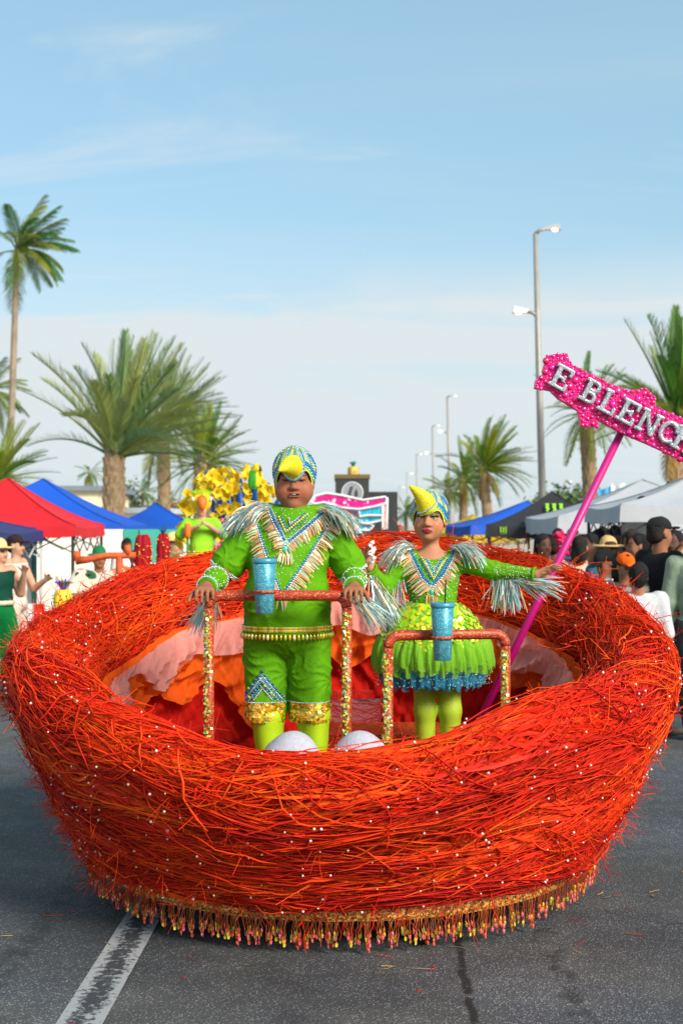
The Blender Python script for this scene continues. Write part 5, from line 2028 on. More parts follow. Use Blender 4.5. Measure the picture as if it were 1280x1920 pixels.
# film hanging from the outstretched sleeve and the raised arm
a, b = J['elR'] + v3(.005, -.01, -.035), J['wrR'] + v3(-.01, -.01, -.03)
plume(dress, lambda f: Vector(a + (b - a) * f * .55), lambda f: Vector((.05, -.1, -1)), 190, (.08, .17), .03, w=.0045, name='sleeve_fringe')
plume(dress, lambda f: Vector(a + (b - a) * (.5 + .5 * f)), lambda f: Vector((.95, -.2, -.25)), 130, (.08, .17), .03, w=.0045, name='sleeve_fringe')
plume(dress, lambda f: Vector(J['shL'] * (1 - f) + J['elL'] * f) + Vector((-.03, -.02, -.03)), lambda f: Vector((-.05, -.2, -1)), 160, (.10, .2), .05, w=.0045, name='sleeve_fringe')
plume(dress, lambda f: Vector(J['elL'] * (1 - f) + J['wrL'] * f) + Vector((0, -.02, -.03)), lambda f: Vector((.35, -.2, -.9)), 170, (.12, .23), .05, w=.0045, name='sleeve_fringe')
# something pale held in the raised hand
mb = MB(); mb.col = S(225, 222, 218)
hw = Vector(J['wrL'])
F = Field(np.array(hw) + v3(-.06, -.12, 0), np.array(hw) + v3(.09, .02, .17), .004)
for k in range(7):
    F.ell(np.array(hw) + v3(.010 + .010 * math.sin(k * 2.1), -.058 + .006 * math.cos(k * 1.7), .035 + .014 * k), v3(.013 + .004 * math.sin(k * 3), .008, .014), rot(k, k * .7, k), .006)
V_, Q_ = F.mesh()
V_ = V_ + (.004 * vnoise(V_, 150, 3))[:, None] * v3(1, .6, .4)
tis = link('tissue', mesh_np('tissue', V_, Q_, M['cloth'], np.tile(S(225, 222, 218), (len(V_), 1)), False), None, girl.location)
tag(tis, 'crumpled white tissue held in the girl\'s raised hand', 'tissue')
# tutu: sequinned top, lime net, blue net
M['tulle_l'] = mat('lime_tulle', S(140, 205, 25), .7, trans=.35, alpha=.62, sheen=.3)
M['tulle_b'] = mat('blue_tulle', S(25, 130, 165), .7, trans=.3, alpha=.75, sheen=.3)
def ruffle(name, m, r0, z0, r1, z1, n_w, amp, puff=0.0, seed=0, jag=.008):
    nu, nv = 260, 12
    rr = np.random.default_rng(seed)
    a, b = np.meshgrid(np.linspace(0, 2 * PI, nu, endpoint=False), np.linspace(0, 1, nv), indexing='ij')
    w_ = np.sin(a * n_w + 1.3 * np.sin(a * 5 + seed)) * .6 + .4 * np.sin(a * (n_w * 1.7) + seed)
    r = r0 + (r1 - r0) * np.sin(b * PI / 2) ** .9 + puff * np.sin(b * PI) + amp * b * w_
    z = z0 + (z1 - z0) * b ** 1.1 + jag * b * np.sin(a * 23 + seed) + amp * .5 * b * np.cos(a * n_w)
    V = np.stack([r * np.cos(a) * 1.0, r * np.sin(a) * .88, z], -1)
    return link(name, mesh_np(name, V.reshape(-1, 3), grid_faces(nu, nv), m), girl)
for k, (r0, z0, r1, z1, aw) in enumerate(((.10, .80, .275, .585, .022), (.10, .78, .262, .560, .022), (.12, .82, .270, .615, .020))):
    ruffle('lime_tulle', M['tulle_l'], r0, z0, r1, z1, 26 + 3 * k, aw, .02, k)
for k, (r0, z0, r1, z1) in enumerate(((.10, .74, .235, .505), (.10, .73, .225, .492), (.09, .72, .205, .50))):
    ruffle('blue_tulle', M['tulle_b'], r0, z0, r1, z1, 24 + 3 * k, .018, .02, 10 + k)
M['lime'] = mat('lime_satin', S(150, 200, 20), .4, noise=(8, .1))
top = ruffle('sequin_overskirt', M['lime'], .112, .885, .240, .665, 12, .004, .02, 20, .004)
pts = []
for k in range(900):
    a, b = random.uniform(0, 2 * PI), random.random() ** .8
    r = .114 + (.246 - .112) * math.sin(b * PI / 2) ** .9 + .02 * math.sin(b * PI)
    pts.append((Vector((r * math.cos(a), r * .88 * math.sin(a), .885 + (.655 - .885) * b ** 1.1)), Vector((math.cos(a), math.sin(a), .5)).normalized()))
sequins_on(None, pts, top, [S(190, 220, 25), S(225, 225, 30), S(240, 215, 40), S(150, 205, 30), S(120, 180, 25), S(245, 205, 30)], .0105, 'sequins')
P_ = []
for k in range(700):
    a, b = random.uniform(PI, 2 * PI), random.random()
    r = .20 + .085 * b
    P_.append((r * math.cos(a), r * .88 * math.sin(a), random.uniform(.50, .66)))
V2, F2, C2 = beads(P_, .0020, np.tile((.8, .85, .75), (len(P_), 1)))
link('net_rhinestones', mesh_np('net_rhinestones', V2, F2, M['shine'], C2), girl)['kind'] = 'stuff'
# fishnet tights
def fishnet_mat():
    m = mat('lime_fishnet', S(165, 200, 25), .6)
    N, L = m.node_tree.nodes, m.node_tree.links
    b = N['Principled BSDF']
    tc = N.new('ShaderNodeTexCoord')
    out = []
    for sg in (1, -1):
        mp = N.new('ShaderNodeMapping'); mp.inputs['Rotation'].default_value = (0, sg * R_(45), 0)
        L.new(tc.outputs['Object'], mp.inputs[0])
        w_ = N.new('ShaderNodeTexWave'); w_.inputs['Scale'].default_value = 42; w_.bands_direction = 'X'
        L.new(mp.outputs[0], w_.inputs['Vector'])
        out.append(w_.outputs['Fac'])
    mx = N.new('ShaderNodeMath'); mx.operation = 'MAXIMUM'
    L.new(out[0], mx.inputs[0]); L.new(out[1], mx.inputs[1])
    r = N.new('ShaderNodeMapRange'); r.inputs['From Min'].default_value = .72; r.inputs['From Max'].default_value = .92
    L.new(mx.outputs[0], r.inputs['Value'])
    mc = N.new('ShaderNodeMix'); mc.data_type = 'RGBA'
    L.new(r.outputs[0], mc.inputs['Factor'])
    mc.inputs['A'].default_value = (*S(128, 140, 38), 1)
    mc.inputs['B'].default_value = (*S(185, 220, 30), 1)
    L.new(mc.outputs['Result'], b.inputs['Base Color'])
    return m
F = Field(lo, hi, .006)
legs(F, J, .95, .003, feet=False)
F.clip((0, 0, 1), .66)
put('tights', F, fishnet_mat(), girl, (1, 1, 1))
bird_cap(girl, gh, gR, gs * 1.03, P(767, 904, 6.62) - girl.location, 5)
# ------------------------------------------------------------------ palms
M['trunk'] = mat('palm_trunk', S(150, 126, 98), .9, noise=(5, .35), bump=(16, .8))
M['trunk_c'] = mat('coconut_trunk', S(140, 124, 104), .85, noise=(4, .25), bump=(12, .5))
M['boot'] = mat('leaf_base', S(168, 138, 100), .85, noise=(9, .35), bump=(20, .6))
M['fr_date'] = mat('date_frond', S(118, 148, 94), .45, objrand=S(166, 170, 92), noise=(3, .2), trans=.35)
M['fr_green'] = mat('green_frond', S(78, 130, 42), .45, objrand=S(158, 162, 50), noise=(3, .2), trans=.35)
M['fr_coco'] = mat('coconut_frond', S(60, 118, 52), .45, objrand=S(140, 146, 50), noise=(3, .2), trans=.35)
M['fr_dry'] = mat('dry_frond', S(168, 128, 66), .8, noise=(3, .2), trans=.15)


def frond_mesh(kind, droop, seed, m):
    """one pinnate leaf of unit length along +X, curving down; leaflets on both sides"""
    r = random.Random(seed)
    mb = MB()
    K = 12
    ptsr = []
    for i in range(K + 1):
        s = i / K
        ptsr.append(Vector((s * (1 - .25 * droop * s), .05 * math.sin(s * 2 + seed) * s, -.55 * droop * s * s + .06 * s)))
    mb.tube(ptsr, [.017 * (1 - .9 * (i / K) ** .7) + .001 for i in range(K + 1)], 5)
    n_ = 50 if kind == 'date' else 46
    for i in range(n_):
        s = .17 + .83 * (i + .5) / n_
        f = s * K
        j = min(int(f), K - 1)
        p = ptsr[j].lerp(ptsr[j + 1], f - j)
        t = (ptsr[j + 1] - ptsr[j]).normalized()
        for e in (-1, 1):
            L = (.185 if kind == 'date' else .24) * (math.sin(PI * min(1, .12 + .86 * s)) ** .55) * r.uniform(.85, 1.1)
            if kind == 'date':
                d = (t * .95 + Vector((0, e, 0)) * .55 + Vector((0, 0, .42)) + Vector((0, 0, r.uniform(-.2, .2)))).normalized()
                sag = .10
            else:
                d = (t * .8 + Vector((0, e, 0)) * .80 + Vector((0, 0, r.uniform(-.25, .1)))).normalized()
                sag = .55
            w = .0085 if kind == 'date' else .011
            sd = d.cross(Vector((0, 0, 1))).normalized()
            p1 = p + d * L * .5 - Vector((0, 0, sag * L * .18))
            p2 = p + d * L - Vector((0, 0, sag * L * .62))
            mb.add([p - sd * w * .35, p + sd * w * .35, p1 + sd * w * .5, p1 - sd * w * .5, p2], [(0, 1, 2, 3), (3, 2, 4)])
    return mb.mesh('frond', m)


FR = {}
for kind, mk in (('date', 'fr_date'), ('green', 'fr_green'), ('coco', 'fr_coco'), ('dry', 'fr_dry')):
    kk = 'date' if kind in ('date', 'green') else 'coco'
    FR[kind] = [frond_mesh(kk, dr, sd, M[mk]) for dr, sd in ((.15, 1), (.4, 2), (.7, 3), (1.0, 4))]


def palm(label, base, H, r0, r1, lean, n_f, L, kind, wind=0.3, boots=0, el=(80, -35), dry=0, seed=0, group='palm trees', skew=0.0):
    r = random.Random(seed)
    t = thing('palm_tree', label, 'palm tree', base, 0, group)
    mb = MB()
    K = 18
    pts, rad = [], []
    for i in range(K + 1):
        s = i / K
        pts.append(Vector((lean[0] * s ** lean[2] if len(lean) > 2 else lean[0] * s, lean[1] * s, H * s)))
        rad.append((r0 * (1 - s) + r1 * s) * (1 + .05 * (i % 2)))
    pts2, rad2 = pts + [pts[-1] + Vector((0, 0, r1 * .8)), pts[-1] + Vector((0, 0, r1 * 1.7))], rad + [r1 * .85, r1 * .3]
    mb.tube(pts2, rad2, 14)
    tr = mb.build('trunk', M['trunk_c' if kind == 'coco' else 'trunk'], t, True)
    if boots:                                             # diamond leaf scars all up the trunk
        mb = MB()
        nz = int(boots)
        for i in range(nz):
            s = (i + .5) / nz
            z = H * (1 - .9 * s * min(1, 3.2 / H))
            q = z / H
            c = Vector((lean[0] * q, lean[1] * q, z))
            rr = r0 * (1 - q) + r1 * q
            for k in range(11):
                a = 2 * PI * (k + .5 * (i % 2)) / 11
                d = Vector((math.cos(a), math.sin(a), 0)); sd = Vector((-d.y, d.x, 0))
                hh = .9 * H * min(1, 3.2 / H) / nz
                b_ = c + d * rr * .95
                o_ = b_ + d * rr * .22 + Vector((0, 0, hh * .55))
                mb.add([b_ - Vector((0, 0, hh * .8)), b_ + sd * rr * .27, o_, b_ - sd * rr * .27, b_ + Vector((0, 0, hh * .5))], [(0, 1, 2), (0, 2, 3), (1, 4, 2), (2, 4, 3)])
        mb.build('leaf_scars', M['boot'], tr)['kind'] = 'stuff'
    top = pts[-1]
    for i in range(n_f + dry):
        az = i * 2.39996 + r.uniform(-.2, .2)
        s = (i + .5) / n_f
        isdry = i >= n_f
        e = R_(el[0] + (el[1] - el[0]) * s ** .9 + r.uniform(-6, 6)) if not isdry else R_(r.uniform(-65, -40))
        d = Vector((math.cos(az) * math.cos(e), math.sin(az) * math.cos(e), math.sin(e)))
        d = (d + Vector((wind, 0, skew))).normalized()
        up = Vector((0, 0, 1)) - d * d.z
        if up.length < .05: up = Vector((-1, 0, 0))
        up.normalize()
        sd = up.cross(d)
        l = L * r.uniform(.8, 1.08) * (.62 if isdry else 1)
        Mx = Matrix((d, sd, up)).transposed().to_4x4()
        var = FR['dry' if isdry else kind]
        vi = 0 if e > R_(58) else (1 if e > R_(25) else (2 if r.random() < .6 else 1))
        if kind == 'coco': vi = min(3, vi + 1)
        o_ = link('frond', var[vi], t)
        o_.matrix_local = Matrix.Translation(top + d * r1 * .6) @ Mx @ Matrix.Diagonal((l, l * r.uniform(.8, 1.1), l, 1))
    return t


def palm_px(label, px, py, d, trunk_px, L_px, n_f, kind, **k):
    """crown centre seen at (px, py), d metres away"""
    s = d / FPX
    lean = k.pop('lean', (0, 0))
    H = Z(py, d)
    r1 = trunk_px * s / 2
    return palm(label, (X(px, d) - lean[0], d - lean[1], 0), H, r1 * k.pop('flare', 1.15), r1, lean, n_f, L_px * s, kind, **k)


palm_px('stout date palm with grey green fronds and scaly trunk behind the blue tent', 214, 858, 32, 38, 235, 66, 'date', wind=.45, boots=13, el=(86, 5), seed=1, skew=.22)
palm_px('slim date palm with brown ringed trunk right of the stout one', 308, 796, 44, 21, 150, 54, 'date', wind=.70, boots=12, el=(80, -30), seed=2)
palm_px('bushy yellow green palm behind the yellow flower float', 380, 872, 40, 30, 115, 60, 'green', wind=.30, boots=8, el=(80, -30), seed=3)
palm_px('tall windblown coconut palm with a thin bent trunk at the left edge', 32, 470, 57, 10, 122, 34, 'coco', wind=.72, el=(80, -20), seed=4, lean=(.65, 0, .55), flare=1.5, dry=0)
palm_px('coconut palm cut off by the left edge behind the thin trunk', -22, 735, 60, 14, 88, 22, 'coco', wind=.35, el=(75, -40), seed=5, lean=(.3, 0))
palm_px('low palm with arching pale fronds at the left edge above the red tent', -10, 905, 27, 26, 135, 30, 'green', wind=.35, el=(80, 5), seed=6)
palm_px('small distant palm with drooping brown skirt above the blue tent', 168, 888, 90, 6, 34, 20, 'coco', wind=.1, el=(70, -50), seed=7, dry=6)
palm_px('large palm with yellow stalks at the right edge behind the sign', 1268, 790, 34, 30, 205, 54, 'green', wind=.12, boots=10, el=(88, -5), seed=8, dry=3)
palm_px('palm with rough brown trunk seen behind the pink sign', 1098, 775, 38, 25, 118, 50, 'green', wind=.30, boots=12, el=(75, -45), seed=9, lean=(-.25, 0))
palm_px('windblown palm with tilted trunk left of the tall lamp post', 905, 880, 50, 17, 105, 64, 'green', wind=.60, boots=8, el=(85, -25), seed=10, lean=(-.35, 0), dry=4)
palm_px('darker palm just left of the windblown palm', 868, 900, 56, 14, 80, 54, 'green', wind=.40, boots=6, el=(80, -40), seed=11, dry=3)
palm_px('small far palm left of the lamp posts above the nest', 760, 962, 100, 6, 44, 26, 'coco', wind=.35, el=(75, -20), seed=12)
palm_px('small dark palm behind the girl\'s cap', 838, 925, 70, 10, 56, 28, 'coco', wind=.30, el=(75, -30), seed=13)
palm_px('distant small palm left of the orange roofed building', 268, 925, 95, 6, 34, 20, 'coco', wind=.3, el=(75, -30), seed=14)


# ------------------------------------------------------------------ broadleaf trees and bushes
M['leaf'] = mat('leaf', attr=True, rough=.6, trans=.2)
M['bark'] = mat('bark', S(90, 74, 58), .9, noise=(8, .3), bump=(20, .6))
def bush(label, x, y, H, w, seed, n_=1500, base=(.055, .085, .03), trunk=True, leaf=.14):
    r = np.random.default_rng(seed)
    t = thing('tree', label, 'tree', (x, y, 0), 0, 'trees in the distance')
    mb = MB()
    mb.tube([(0, 0, 0), (.05 * w, 0, H * .3), (0, .05 * w, H * .6)], [.05 * w, .035 * w, .015 * w], 8)
    for k in range(4):
        a = k * 1.6
        mb.tube([(.04 * w, 0, H * .3), (.25 * w * math.cos(a), .25 * w * math.sin(a), H * .65)], [.025 * w, .008 * w], 6)
    mb.build('trunk', M['bark'], t, True)
    cl = r.normal(size=(26, 3)) * np.array([.24 * w, .24 * w, .15 * H]) + np.array([0, 0, H * .68])
    ci = r.integers(0, 26, n_)
    c = cl[ci] + r.normal(size=(n_, 3)) * np.array([.09 * w, .09 * w, .07 * H])
    u = r.normal(size=(n_, 3)); u /= np.linalg.norm(u, axis=1, keepdims=True)
    v = np.cross(u, r.normal(size=(n_, 3))); v /= np.linalg.norm(v, axis=1, keepdims=True)
    s = leaf * r.uniform(.6, 1.3, (n_, 1))
    V = np.stack([c - u * s, c + v * s * .5, c + u * s, c - v * s * .5], 1).reshape(-1, 3)
    F = np.arange(n_ * 4).reshape(-1, 4)
    C = np.repeat(np.array(base)[None] * r.uniform(.6, 1.7, (n_, 1)), 4, axis=0)
    link('crown', mesh_np('crown', V, F, M['leaf'], C, False), t)
for lab, px, d, top_py, wpx, sd, bc in (
        ('round green tree between the tall lamp post and rough palm trunk', 1062, 70, 900, 110, 1, (.07, .12, .035)),
        ('dark bush beside the slim date palm trunk', 250, 60, 915, 60, 2, (.06, .09, .03)),
        ('yellowish green bush behind the second blue tent', 318, 58, 925, 70, 3, (.09, .11, .03)),
        ('distant dark bush left of the parrot child', 300, 75, 945, 50, 4, (.05, .08, .03)),
        ('grey green tree far behind the windblown palm', 985, 120, 950, 60, 5, (.06, .09, .04)),
        ('distant low tree behind the pink wing', 560, 130, 950, 90, 6, (.06, .09, .04)),
        ('distant low tree behind the black tent', 1130, 110, 940, 80, 7, (.06, .10, .04))):
    s = d / FPX
    bush(lab, X(px, d), d, Z(top_py, d), wpx * s, sd, base=bc, leaf=.055 * wpx * s)


# ------------------------------------------------------------------ street lamps
M['pole'] = mat('galvanised_paint', S(150, 146, 138), .5, .2, noise=(3, .10))
M['lampglass'] = mat('lamp_glass', (.9, .88, .8), .2, emit=((1, .86, .6), 1.1))  # faint glow painted in for the sun's glint on the glass
M['lamphead'] = mat('lamp_housing', S(190, 188, 180), .45, .2)
def street_lamp(label, px, py_top, d, low=True, px_foot=None):
    H = Z(py_top, d)
    pxf = px_foot or px
    t = thing('street_lamp', label, 'street lamp', (X(pxf, d), d, 0), 0, 'street lamps along the road')
    dx = X(px, d) - X(pxf, d)
    mb = MB(); mb.tube([(0, 0, 0), (0, 0, .4), (dx * .5, 0, H * .5), (dx, 0, H)], [.13, .115, .095, .065], 14)
    mb.build('pole', M['pole'], t, True)
    for e, z in ((1, H), (-1, H * .765)) if low else ((1, H),):
        x0 = dx * z / H
        mb = MB()
        mb.tube([(x0, 0, z - .02), (x0 + e * .12, 0, z + .10), (x0 + e * .30, -.02, z + .13)], [.06, .05, .045], 10)
        ar = mb.build('arm', M['pole'], t, True)
        mb = MB()
        mb.add([(x0 + e * .25, -.05, z + .10), (x0 + e * .25, .06, z + .10), (x0 + e * .70, .13, z + .10), (x0 + e * .70, -.15, z + .10),
                (x0 + e * .25, -.04, z + .19), (x0 + e * .25, .05, z + .19), (x0 + e * .66, .10, z + .27), (x0 + e * .66, -.12, z + .27)],
               [(0, 1, 2, 3), (7, 6, 5, 4), (0, 3, 7, 4), (1, 5, 6, 2), (0, 4, 5, 1), (3, 2, 6, 7)])
        hd = mb.build('lamp_head', M['lamphead'], t)
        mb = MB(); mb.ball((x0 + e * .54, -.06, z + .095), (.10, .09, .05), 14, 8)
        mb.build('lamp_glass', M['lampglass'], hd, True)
street_lamp('tall grey street lamp with two heads right of the girl', 1003, 438, 40, True, 1020)
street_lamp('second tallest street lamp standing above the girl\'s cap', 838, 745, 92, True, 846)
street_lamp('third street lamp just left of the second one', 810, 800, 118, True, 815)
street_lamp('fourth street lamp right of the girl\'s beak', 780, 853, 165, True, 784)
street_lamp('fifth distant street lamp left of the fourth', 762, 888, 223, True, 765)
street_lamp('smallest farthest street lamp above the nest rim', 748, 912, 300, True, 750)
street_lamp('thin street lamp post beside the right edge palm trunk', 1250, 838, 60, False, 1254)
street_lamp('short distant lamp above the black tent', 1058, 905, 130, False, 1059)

# ------------------------------------------------------------------ tents
def tent(label, x, y, half, z_val, z_peak, colr, rz=0, val=.22, legs_=True, group='pop-up canopies', half_y=None, sag=.12, legcol=None):
    t = thing('canopy_tent', label, 'tent', (x, y, 0), rz, group)
    mb = MB(); mb.col = colr
    hx, hy = half, half_y or half
    n_ = 8
    cs = [(-hx, -hy), (hx, -hy), (hx, hy), (-hx, hy)]
    for k in range(4):
        a, b = cs[k], cs[(k + 1) % 4]
        V = []
        for i in range(n_ + 1):
            s = i / n_
            for j in range(n_ + 1):
                f = j / n_
                px_, py_ = a[0] * (1 - f) + b[0] * f, a[1] * (1 - f) + b[1] * f
                zz = z_val + (z_peak - z_val) * s ** (1.18) - sag * math.sin(f * PI) * (1 - s) * .35 - sag * .25 * math.sin(s * PI)
                V.append((px_ * (1 - s), py_ * (1 - s), zz))
        m_ = n_ + 1
        mb.add(V, [(i * m_ + j, i * m_ + j + 1, (i + 1) * m_ + j + 1, (i + 1) * m_ + j) for i in range(n_) for j in range(n_)])
        V = []
        for j in range(n_ + 1):
            f = j / n_
            px_, py_ = a[0] * (1 - f) + b[0] * f, a[1] * (1 - f) + b[1] * f
            dz = sag * math.sin(f * PI) * .35
            V += [(px_, py_, z_val - dz), (px_ * 1.012, py_ * 1.012, z_val - val - dz * .6 + .015 * math.sin(f * 19))]
        mb.add(V, [(2 * j, 2 * j + 1, 2 * j + 3, 2 * j + 2) for j in range(n_)])
    mb.build('canopy', M['tentcloth'], t, True)
    for a in cs:                                             # ridge seams
        mb = MB(); mb.col = tuple(c * .8 for c in colr)
        mb.tube([(a[0] * (1 - i / n_), a[1] * (1 - i / n_), z_val + (z_peak - z_val) * (i / n_) ** 1.18 - sag * .25 * math.sin(i / n_ * PI) + .004) for i in range(n_ + 1)], .011, 5)
        mb.build('seam', M['tentcloth'], t, True)
    if legs_:
        lc = legcol or S(48, 48, 52)
        for a in cs:
            mb = MB(); mb.col = lc; mb.box((a[0] * .97, a[1] * .97, (z_val - .05) / 2), (.036, .036, z_val - .05))
            mb.build('leg', M['paint'], t)
        for a, b in zip(cs, cs[1:] + cs[:1]):
            mb = MB(); mb.col = lc
            pa_, pb_ = Vector((a[0] * .96, a[1] * .96, 0)), Vector((b[0] * .96, b[1] * .96, 0))
            for q in range(4):
                s0, s1 = q / 4, (q + 1) / 4
                za, zb_ = (z_val - .08, z_val - .34) if q % 2 == 0 else (z_val - .34, z_val - .08)
                mb.tube([pa_.lerp(pb_, s0) + Vector((0, 0, za)), pa_.lerp(pb_, s1) + Vector((0, 0, zb_))], .009, 5)
                mb.tube([pa_.lerp(pb_, s0) + Vector((0, 0, zb_)), pa_.lerp(pb_, s1) + Vector((0, 0, za))], .009, 5)
            mb.build('truss', M['paint'], t)
    return t
M['tentcloth'] = mat('tent_polyester', attr=True, rough=.65, noise=(.9, .12), bump=(1.6, 1.0, 1.0), trans=.12)
def ztent(py, d): return Z(py, d)
RED_T, BLUE_T, NAVY_T = S(215, 20, 30), S(15, 85, 195), S(38, 52, 108)
tent('bright red canopy tent beside the navy one', -4.45, 19.0, 1.10, ztent(985, 18), ztent(897, 19), RED_T, .0, val=.14)
tent('long blue canopy tent behind the red one', -4.92, 23.5, 1.5, ztent(982, 22.5), ztent(898, 23.5), BLUE_T, 0, val=.16)
tent('small blue canopy tent farthest along the left row', -4.35, 33.5, 1.0, ztent(985, 33), ztent(943, 33.5), BLUE_T, .05, val=.2, group='pop-up canopies')
tent('dark navy canopy tent cut off by the left edge', -5.05, 16.7, 1.3, ztent(995, 15.4), ztent(925, 16.7), NAVY_T, 0, val=.13, legcol=S(200, 200, 200))
bt = tent('black canopy tent with green claw marks behind the lamp post', X(1042, 27), 27.5, 1.25, ztent(985, 26.3), ztent(922, 27.5), (.022, .022, .024), -.12, val=.22)
tent('blue canopy tent leaning out left of the black tent', X(985, 31), 31, 1.5, ztent(985, 30), ztent(940, 31), BLUE_T, .1, val=.2)
tent('long white canopy tent behind the crowd on the right', X(1215, 24), 24.5, 1.75, ztent(968, 22.7), ztent(898, 24), S(176, 178, 182), .0, val=.28, half_y=2.0)  # white cloth greyed, its shade put into the colour
tent('nearer white canopy tent at the right edge above the crowd', X(1330, 16.6), 17.2, 1.15, ztent(945, 15.8), ztent(885, 17), S(176, 178, 182), .0, val=.20)  # greyed for shade like the long white tent
yt = tent('yellow canopy with a grey stripe behind the nest rim', X(885, 38), 38, .9, ztent(998, 38), ztent(965, 38), S(235, 195, 15), .5, val=.25)
# claw mark on the black tent: three ragged green strokes, once large on the roof, small on the valance
def claw(parent, c, ux, uz, s, nrm_):
    mb = MB(); mb.col = S(150, 215, 20)
    for q, (x0, hgt) in enumerate(((-.36, .85), (0, 1.0), (.36, .9))):
        pts = [(x0 - .13, .50), (x0 + .10, .5 + .04), (x0 + .07, .1), (x0 + .12, -.15), (x0 + .03, -.30 * hgt), (x0 + .02, -.62 * hgt), (x0 - .06, -.30), (x0 - .03, -.12), (x0 - .10, .08), (x0 - .05, .30)]
        mb.add([Vector(c) + Vector(ux) * p[0] * s + Vector(uz) * p[1] * s + Vector(nrm_) * .012 for p in pts], [tuple(range(len(pts)))])
    mb.build('claw_mark', M['paint'], parent)
zv, zp = ztent(985, 26.3), ztent(922, 27.5)
slope = Vector((0, 1.25, zp - zv)).normalized()
claw(bt, (.02, -.62, zv + (zp - zv) * .47 - .03), (1, 0, 0), slope, .36, Vector((0, -slope.z, slope.y)) * 5)
claw(bt, (-.93, -1.265, zv - .10), (1, 0, 0), (0, 0, 1), .13, (0, -2.5, 0))

# ------------------------------------------------------------------ buildings and stalls on the left
M['plaster'] = mat('plaster', attr=True, rough=.85, noise=(1.2, .08), bump=(20, .2))
def house(label, x0, x1, y0, y1, h, wall, roofc, group=None, win=0, roof='flat', rz=0):
    t = thing('building', label, 'building', ((x0 + x1) / 2, (y0 + y1) / 2, 0), rz, group)
    w, d = x1 - x0, y1 - y0
    mb = MB(); mb.col = wall; mb.box((0, 0, h / 2), (w, d, h)); mb.build('wall', M['plaster'], t)
    mb = MB(); mb.col = roofc
    if roof == 'flat':
        mb.box((0, 0, h + .09), (w + .5, d + .5, .18))
    else:
        mb.add([(-w / 2 - .4, -d / 2 - .4, h + .004), (w / 2 + .4, -d / 2 - .4, h + .004), (w / 2 + .4, d / 2 + .4, h + .004), (-w / 2 - .4, d / 2 + .4, h + .004), (-w * .3, 0, h + .9), (w * .3, 0, h + .9)],
               [(0, 1, 5, 4), (1, 2, 5), (2, 3, 4, 5), (3, 0, 4), (3, 2, 1, 0)])
    mb.build('roof', M['plaster'], t)
    for k in range(win):
        xx = -w / 2 + w * (k + .5) / win
        mb = MB(); mb.col = (.06, .08, .10); mb.box((xx, -d / 2 - .02, h * .58), (w / win * .5, .05, h * .32)); wo = mb.build('window', M['pearl'], t)
        mb = MB(); mb.col = (.7, .7, .68)
        for zz in (h * .58 - h * .18, h * .58 + h * .18): mb.box((xx, -d / 2 - .03, zz), (w / win * .56, .08, .07))
        mb.build('frame', M['plaster'], wo)
house('cream flat roofed building behind the stout date palm', -13, -8.9, 52, 60, Z(915, 52) - .1, S(236, 222, 186), S(120, 128, 140), win=3)
house('cream house with orange roof edge behind the second blue tent', X(305, 75), X(372, 75), 75, 83, Z(948, 75), S(226, 214, 190), S(205, 105, 60), win=3)
house('pale low building behind the blue tents', X(215, 48) , X(300, 48), 48, 53, Z(962, 48), S(226, 220, 208), S(190, 196, 204), win=2)

# painted stall wall behind the left tents, cream boards and teal doors
st = thing('stall_wall', 'cream and teal painted stall wall behind the left tents', 'wall', (-5.15, 20, 0.12))
k = 0
yy = 13.0
for w_, c_ in ((2.2, S(60, 160, 130)), (5.6, S(240, 232, 214)), (2.6, S(240, 232, 214)), (2.0, S(70, 168, 140)), (4.5, S(240, 232, 214)), (2.0, S(60, 160, 140)), (5, S(238, 230, 214)), (2, S(66, 165, 140)), (6, S(238, 230, 214))):
    mb = MB(); mb.col = c_
    mb.box((.02 * (k % 2), yy - 20 + w_ / 2, .78), (.12, w_ - .03, 1.56))
    mb.build('panel', M['plaster'], st)
    yy += w_
    k += 1
# cross wall facing the road end
sw = thing('stall_wall', 'bright cream wall facing the street under the red tent', 'wall', (X(165, 21.6), 21.6, .12))
for i, (px0, px1, c_) in enumerate(((70, 232, S(242, 236, 220)), (232, 262, S(60, 165, 140)), (262, 345, S(70, 172, 150)))):
    mb = MB(); mb.col = c_
    a, b = X(px0, 21.6) - sw.location.x, X(px1, 21.6) - sw.location.x
    mb.box(((a + b) / 2, .02 * (i % 2), .76), (b - a - .02, .12, 1.52))
    mb.build('panel', M['plaster'], sw)

# red and white barrier boards
for i, (px, w_) in enumerate(((68, .95), (190, .75))):
    d = 16.5 if i == 0 else 19.5
    t = thing('barrier', ('red and white barrier board behind the woman in the green skirt', 'short red and white barrier board beside the pineapple')[i], 'barrier', (X(px if i == 0 else 148, d), d, 0), .05, 'road barriers')
    mb = MB(); mb.col = (.75, .75, .74); mb.box((0, 0, Z(1148, 16.5)), (w_ * .9, .03, .2)); bd = mb.build('board', M['paint'], t)
    for k in range(3):
        mb = MB(); mb.col = S(215, 45, 25); mb.box(((k - 1) * w_ * .3 + .04, -.018, Z(1148, 16.5)), (w_ * .13, .012, .196)); mb.build('stripe', M['paint'], bd)
    for e in (-1, 1):
        mb = MB(); mb.col = (.7, .7, .7); mb.box((e * w_ * .4, .03, .5), (.04, .04, 1.0)); mb.build('leg', M['paint'], t)
        mb = MB(); mb.col = (.2, .2, .2); mb.box((e * w_ * .4, 0, .03), (.10, .5, .06)); mb.build('foot', M['paint'], t)

